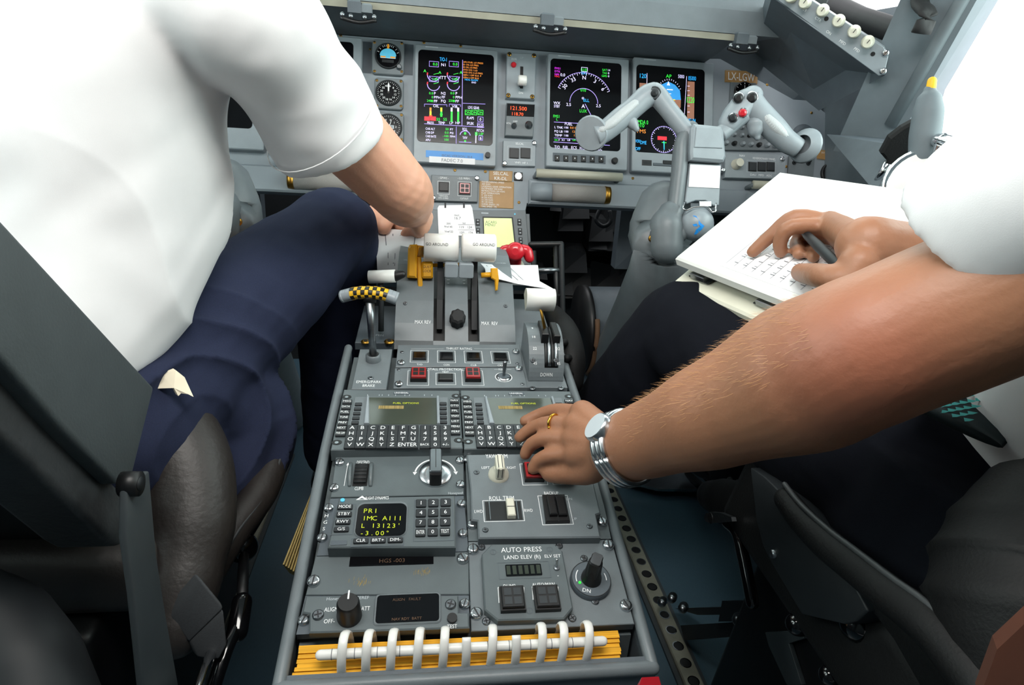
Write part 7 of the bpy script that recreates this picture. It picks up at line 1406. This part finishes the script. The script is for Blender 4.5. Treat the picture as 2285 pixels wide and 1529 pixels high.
def d_shirtA(co, no):
    r_ = np.zeros(len(co)); low = np.clip((.80 - co[:, 2]) / .2, 0, 1)
    r_ += .0045 * (1 - 2 * np.abs(nz3(co * np.array((1., 1., .55)), 17, 4.)) ** .7) * (.5 + low) + .0065 * nz3(co, 24) * (.4 + low) + .0022 * nz3(co, 60, 2.)
    # folds radiating from the armpit
    ap = np.array((-.30, .74, .84)); q = co - ap; d = np.linalg.norm(q, axis=1); ang = np.arctan2(q[:, 2], q[:, 0] + q[:, 1]); r_ *= 1 - .8 * np.exp(-(d / .09) ** 2)
    return r_
sh = remesh(S_, 'shirt', .004, 30, 'shirt', pa, d_shirtA); sh['label'] = 'white short-sleeved shirt'
# hem stitch line of the cuff
m_ = MB(); ax = (CU - LS).normalized(); c0 = CU - ax * .028; M_ = Matrix.Translation(c0) @ ax.to_track_quat('Z', 'Y').to_matrix().to_4x4(); m_.tube([(.0735 * math.cos(a), .0735 * math.sin(a), 0) for a in [2 * PI * k / 40 for k in range(41)]], .0009, 'shirt', n=6, M=M_); m_.build('cuff_seam', pa)
Tm = MB(); 
rings(Tm, spl([(-.475, .68, .44, .185, .14), (-.475, .68, .50, .19, .145), (-.48, .68, .58, .172, .13)], 5), 'trouser', 40, yaw=-.1)
for h, k, a in ((LH, LK, LA), (LH2, LK2, LA2)): Tm.tube([h - (k - h) * .15, h, h.lerp(k, .5), k.lerp(h, .12), k + Vector((0, .006, -.012)), k.lerp(a, .3), k.lerp(a, .65), a], [.095, .100, .085, .070, .068, .068, .062, .056], 'trouser', n=28, sub=6, dome=True)
Tm.tube([at(470, 870, .80), at(545, 960, .83), at(530, 1080, .80), at(490, 1190, .76)], [.075, .070, .055, .042], 'trouser', n=24, sub=5, dome=True)
def d_trA(co, no):
    hp = np.array(LH); q = co - hp; d = np.linalg.norm(q, axis=1)
    r_ = .0022 * nz3(co, 38) + .0012 * nz3(co, 90, 1.)
    hq = np.array(at(390, 985, .70)); d2 = np.linalg.norm(co - hq, axis=1); fold = 1 - 2 * np.abs(np.sin(d2 * 62 + 1.1 * np.sin(co[:, 2] * 22))) ** .6; r_ += .0065 * fold * np.exp(-((d2 - .13) / .06) ** 2)
    kn = np.array(LK); dk = np.linalg.norm(co - kn - np.array((0, .02, -.07)), axis=1); r_ += .004 * np.sin(dk * 130) * np.exp(-(dk / .07) ** 2)
    return r_
tr = remesh(Tm, 'trousers', .004, 6, 'trouser', pa, d_trA); tr['label'] = 'navy trousers'
m_ = MB(); Q = [at(332, 868, .640), at(362, 838, .645), at(392, 826, .648), at(412, 842, .648), at(432, 886, .645), at(420, 880, .643), at(404, 878, .643), at(398, 884, .642), at(388, 866, .641)]; m_.hexa([q + Vector((-.004, .004, 0)) for q in Q], Q, 'undershirt'); m_.build('shirt_tail', pa, recalc=True)['label'] = 'cream shirt tail showing at the waist'
for a in (LA, LA2):
    m_ = MB(); m_.tube([a + Vector((0, -.04, -.05)), a + Vector((0, .06, -.06)), a + Vector((0, .16, -.085)), a + Vector((0, .20, -.09))], [.04, .046, .042, .03], 'black_gloss', n=16, sub=4, ratio=.75, dome=True); m_.build('shoe', pa)
# ---------------- notebook on the right pilot's knee
NA = at(1506, 574, .86); NB = at(1740, 383, .985); NC = at(1760, 672, .67)
nu = (NC - NA).normalized(); nv = (NB - NA); Ln = nv.length; nv = (nv - nu * nv.dot(nu)).normalized(); NP = Plane(NA, nu, nv)
nb = empty('notebook', NP.M, 'white open clipboard notebook resting on right pilot knee', 'notebook'); Wn = .34; Hn = NP.hit(1740, 383)[1]; sk = NP.hit(1740, 383)[0]
def para(x0, x1, y0, y1): return [(x0 + sk * y0 / Hn, y0), (x1 + sk * y0 / Hn, y0), (x1 + sk * y1 / Hn, y1), (x0 + sk * y1 / Hn, y1)]
m_ = MB(); m_.prism(para(0, Wn, 0, Hn), -.012, 0, 'white_plastic', ch=.003); m_.build('cover', nb)
m_ = MB(); m_.prism(para(.004, Wn, -.018, Hn * .95), -.036, -.027, 'ivory', ch=.003, cap0=True); m_.build('lower_cover', nb)
m_ = MB(); m_.prism(para(.02, Wn, .012, Hn * .9), -.024, -.012, 'cream_plastic'); m_.build('page_block', nb)
for x in (.03, .16): m_ = MB(); m_.box(x, x + .03, -.001, .016, -.0235, -.0165, 'steel', ch=.001); m_.box(x - .006, x + .036, .0, .016, -.0242, -.023, 'charcoal'); m_.build('binding_clip', nb)
m_ = MB(); px0, px1, py0, py1 = .085, .30, .015, .17; m_.prism(para(px0, px1, py0, py1), 0, .0008, 'paper')
for k in range(12):
    x = px0 + .012 + k * .016; m_.line(x + sk * .04 / Hn, .022, x + sk * .16 / Hn, .165, .0011, .0005, 'ink_grey')
    for j in range(9):
        y = .03 + j * .015; xx = x + .004 + sk * y / Hn; m_.line(xx, y, xx + .007, y, .0011, .0012, 'ink_grey'); 
        if (k + j) % 3: m_.line(xx, y + .004, xx + .005, y + .004, .0011, .0009, 'ink_grey')
m_.build('printed_page', nb)
# ---------------- right pilot
B_ = MB()
RS = Vector((.405, .27, .865)); RE = at(1905, 792, .415); RW = at(1385, 1002, .60)
TR_R = spl([(.58, .41, .46, .130, .09), (.585, .395, .58, .130, .095), (.57, .365, .72, .13, .10), (.54, .338, .85, .14, .10), (.54, .325, .93, .138, .09), (.54, .322, 1.0, .09, .07), (.54, .33, 1.06, .055, .055), (.54, .36, 1.12, .053, .056), (.537, .40, 1.18, .055, .06)])
rings(B_, TR_R, 'skin', yaw=.15)
limb(B_, [Vector((.47, .30, .90)), RS, RS.lerp(RE, .5), RE.lerp(RS, .15), RE, at(1800, 838, .45), at(1610, 918, .505), at(1470, 972, .56), RW], [.05, .054, .048, .050, .0515, .0560, .0455, .0365, .032], n=28)
ct = PED.hit(1180, 960)
hB = [(1300, 922, .675), (1286, 950, .665), (1282, 982, .655), (1288, 1014, .645)]; palm(B_, RW, hB, .0135)
fingers(B_, [[hB[0], (1244, 916, .705), (1205, 926, .722), (1172, 940, .728)], [hB[1], (1226, 944, .690), (1188, 956, .708), (1160, 976, .716)], [hB[2], (1220, 978, .678), (1186, 992, .694), (1172, 1014, .700)], [hB[3], (1232, 1016, .664), (1202, 1028, .676), (1190, 1046, .680)]], .0086)
B_.tube([RW.lerp(at(*hB[3]), .35), at(1320, 1048, .635), at(1268, 1056, .66), at(1228, 1056, .675)], [.018, .015, .0125, .0105], 'skin', n=14, sub=3, dome=True)
RS2 = Vector((.70, .34, .93)); RW2 = at(1935, 548, .60); RE2 = Vector((.66, .56, .70)); limb(B_, [Vector((.62, .33, .93)), RS2, RS2.lerp(RE2, .5), RE2, RE2.lerp(RW2, .45), RW2], [.05, .056, .052, .045, .042, .029])
npd = lambda x, y, h: CAM + ray(x, y) * ((NP.o + NP.n * h - CAM).dot(NP.n) / ray(x, y).dot(NP.n))
f1 = npd(1680, 562, .009); f2 = npd(1742, 562, .009); f0 = (f1 - CAM).dot(cz_ * -1); d1 = f0; d2 = (f2 - CAM).dot(cz_ * -1)
hW = [(1850, 498, d1 - .035), (1858, 508, d1 - .045), (1872, 524, d1 - .05), (1885, 540, d1 - .05)]; palm(B_, RW2, hW, .0135)
B_.tube([at(*hW[0]), at(1775, 484, d1 - .03), at(1718, 528, d1 - .012), f1], [.0105, .0096, .0088, .0078], 'skin', n=14, sub=4, dome=True)
B_.tube([at(*hW[1]), at(1768, 506, d2 - .02), at(1742, 536, d2 - .008), f2], [.0105, .0096, .0088, .0078], 'skin', n=14, sub=4, dome=True)
B_.tube([at(*hW[2]), at(1800, 515, d1 - .02), at(1778, 540, d1 - .005), npd(1782, 566, .009)], [.010, .009, .0085, .0075], 'skin', n=14, sub=4, dome=True)
B_.tube([at(*hW[3]), at(1830, 530, d1 - .02), at(1812, 552, d1 - .01), npd(1815, 574, .009)], [.0095, .0085, .0078, .007], 'skin', n=14, sub=4, dome=True)
th = npd(1786, 608, .012); B_.tube([RW2.lerp(at(1900, 622, .575), .6), at(1892, 624, .585), at(1836, 616, .605), th], [.019, .015, .0125, .0105], 'skin', n=14, sub=4, dome=True)
HMB = head(B_, Vector((.535, .43, 1.215)), (-.15, .95, -.35))
KH, KK, KA = Vector((.425, .46, .54)), at(1518, 730, .875), Vector((.185, .98, .12)); KH2, KK2, KA2 = Vector((.61, .46, .54)), Vector((.58, .86, .60)), Vector((.60, 1.0, .16))
for h, k, a in ((KH, KK, KA), (KH2, KK2, KA2)): limb(B_, [h, h.lerp(k, .5), k, k.lerp(a, .4), a, a + Vector((0, .12, -.05))], [.07, .064, .05, .046, .036, .034], n=16)
pb_ = remesh(B_, 'person', .0028, 3, 'skin_tan'); tag(pb_, 'person on the right writing on notebook while reaching bare forearm across to the pedestal', 'person', 'two pilots')
head_bits(HMB, pb_)
S2 = MB(); rings(S2, spl([(.595, .40, .545, .174, .140), (.592, .395, .64, .176, .142), (.572, .375, .72, .178, .142), (.54, .345, .85, .185, .138), (.54, .325, .93, .168, .122), (.54, .32, 1.0, .112, .088), (.54, .33, 1.04, .068, .066)], 6), 'shirt', 44, yaw=.15)
S2.tube([Vector((.48, .30, .90)), RS, at(2400, 400, .345), at(2185, 545, .385)], [.066, .066, .058, .056], 'shirt', n=28, sub=6)
S2.tube([Vector((.62, .33, .94)), RS2, RS2.lerp(RE2, .6)], [.074, .078, .068], 'shirt', n=24, sub=5)
sh2 = remesh(S2, 'shirt', .004, 6, 'shirt', pb_, lambda co, no: .003 * nz3(co, 20) + .0006 * nz3(co, 55, 1.)); sh2['label'] = 'white short-sleeved shirt'
T2 = MB(); rings(T2, spl([(.53, .41, .44, .185, .15), (.53, .41, .52, .195, .16), (.53, .41, .60, .175, .14)], 5), 'trouser_dark', 40)
for h, k, a in ((KH, KK, KA), (KH2, KK2, KA2)): T2.tube([h - (k - h) * .15, h, h.lerp(k, .5), k.lerp(h, .12), k + Vector((0, .006, -.012)), k.lerp(a, .3), k.lerp(a, .65), a], [.088, .090, .080, .070, .068, .070, .068, .062], 'trouser_dark', n=28, sub=6, dome=True)
def d_trB(co, no):
    kn = np.array(KK); dk = np.linalg.norm(co - kn - np.array((.03, -.03, -.07)), axis=1)
    return .0025 * nz3(co, 34) + .0012 * nz3(co, 85, 1.) + .006 * np.sin(dk * 85 + 2 * np.sin(co[:, 0] * 25)) * np.exp(-((dk - .05) / .07) ** 2)
tr2 = remesh(T2, 'trousers', .004, 6, 'trouser_dark', pb_, d_trB); tr2['label'] = 'dark navy trousers'
for a in (KA, KA2):
    m_ = MB(); m_.tube([a + Vector((0, -.05, -.03)), a + Vector((0, .05, -.05)), a + Vector((0, .15, -.08)), a + Vector((0, .20, -.085))], [.05, .050, .044, .03], 'black_gloss', n=16, sub=4, ratio=.8, dome=True); m_.build('shoe', pb_)
# tie hanging from the collar
tp0 = [Vector((.525, .445, .985)), Vector((.515, .492, .90)), Vector((.50, .520, .80)), at(2180, 850, .54), at(2125, 945, .50)]
m_ = MB(); m_.tube(tp0, [.016, .024, .032, .037, .036], 'tie', n=16, sub=6, ratio=.12, up=(-.75, -.6, .25))
p3, p4 = tp0[-2], tp0[-1]; tu = Vector((-.75, -.6, .25)).normalized(); td = (p4 - p3).normalized(); ts = td.cross(tu).normalized(); tn = ts.cross(td).normalized()
if tn.dot(CAM - p4) < 0: tn = -tn
for k in range(9):
    for j in range(4):
        c = p3.lerp(p4, .34 + k * .075) + ts * ((j - 2.2 + (k % 2) * .5) * .0085 + .010) + tn * .0052; q = .0034; m_.add([c - ts * q - td * q, c + ts * q - td * q * .3, c + ts * q * .5 + td * q, c - ts * q * .3 + td * q * .3], [(0, 1, 2, 3)], 'tie_mark')
m_.build('tie', pb_)['label'] = 'dark tie with teal pattern'
# wristwatch and ring
ax = (RW - at(1470, 978, .56)).normalized(); M_ = Matrix.Translation(RW.lerp(at(1470, 978, .56), .12)) @ ax.to_track_quat('Z', 'Y').to_matrix().to_4x4()
m_ = MB()
for z in (-.006, 0, .006): m_.tube([(.0345 * math.cos(a), .0345 * math.sin(a), z) for a in [2 * PI * k / 36 for k in range(37)]], .0036, 'silver', n=10, M=M_)
wt = m_.build('wristwatch', pb_); wt['label'] = 'silver wristwatch'
dr = (M_.inverted() @ at(1390, 940, .56)); an = math.atan2(dr.y, dr.x); Mw = M_ @ Matrix.Rotation(an, 4, 'Z') @ Matrix.Translation((.036, 0, 0)) @ Matrix.Rotation(PI / 2, 4, 'Y'); m_ = MB(); m_.lathe(0, 0, [(.015, -.004), (.015, .003), (.0135, .0045)], 'silver', 26, M=Mw, top='mark_dim'); m_.build('watch_case', wt)
a_, b_ = at(*hB[1]), at(1226, 944, .690); c = a_.lerp(b_, .82) ; ax = (b_ - a_).normalized(); M_ = Matrix.Translation(c) @ ax.to_track_quat('Z', 'Y').to_matrix().to_4x4(); m_ = MB(); m_.tube([(.0098 * math.cos(q), .0098 * math.sin(q), 0) for q in [2 * PI * k / 30 for k in range(31)]], .0017, 'gold', n=8, M=M_); m_.build('finger_ring', pb_)['label'] = 'gold ring'
# pen held in the writing hand
p0 = at(1800, 524, d1 - .045); p1 = at(1884, 606, .60); dirp = (p1 - p0).normalized()
e = empty('pen', p0, 'dark grey pen in the writing hand above the notebook', 'pen'); m_ = MB(); m_.tube([Vector((0, 0, 0)), (p1 - p0) * .35, (p1 - p0) * .9, (p1 - p0) * 1.0], [.0048, .0058, .0055, .0035], 'charcoal', n=14, dome=True); m_.build('barrel', e)
tip = p0 - dirp * .03; m_ = MB(); m_.tube([Vector((0, 0, 0)), -dirp * .022, -dirp * .03], [.0046, .0028, .001], 'steel', n=12); m_.build('tip', e)
# fine fair hairs along the reaching forearm
me = pb_.data; co = np.empty(len(me.vertices) * 3, np.float32); me.vertices.foreach_get('co', co); co = co.reshape(-1, 3); no = np.empty_like(co).ravel(); me.vertices.foreach_get('normal', no); no = no.reshape(-1, 3)
a_, b_ = np.array(RE), np.array(at(1470, 978, .56)); ab = b_ - a_; tt = ((co - a_) @ ab) / (ab @ ab); dd = np.linalg.norm(co - a_ - tt[:, None] * ab, axis=1); ok = np.where((tt > -.02) & (tt < 1.) & (dd < .085) & (no[:, 2] > .05))[0]
rg = np.random.RandomState(3); ok = rg.choice(ok, min(900, len(ok)), replace=False); m_ = MB(); ad = Vector(ab / np.linalg.norm(ab))
for i in ok:
    p = Vector(co[i]); n_ = Vector(no[i]); L_ = rg.uniform(.006, .014); sd = ad.cross(n_).normalized(); d_ = (ad * .9 + n_ * rg.uniform(.25, .6) + sd * rg.uniform(-.4, .4)).normalized(); q = sd * .00012; e_ = p + d_ * L_ * .5 + n_ * .0008
    m_.add([p - q, p + q, e_ + q * .8, e_ - q * .8, p + d_ * L_ - n_ * .0006], [(0, 1, 2, 3), (3, 2, 4)], 'arm_hair')
m_.build('arm_hair', pb_)['kind'] = 'stuff'
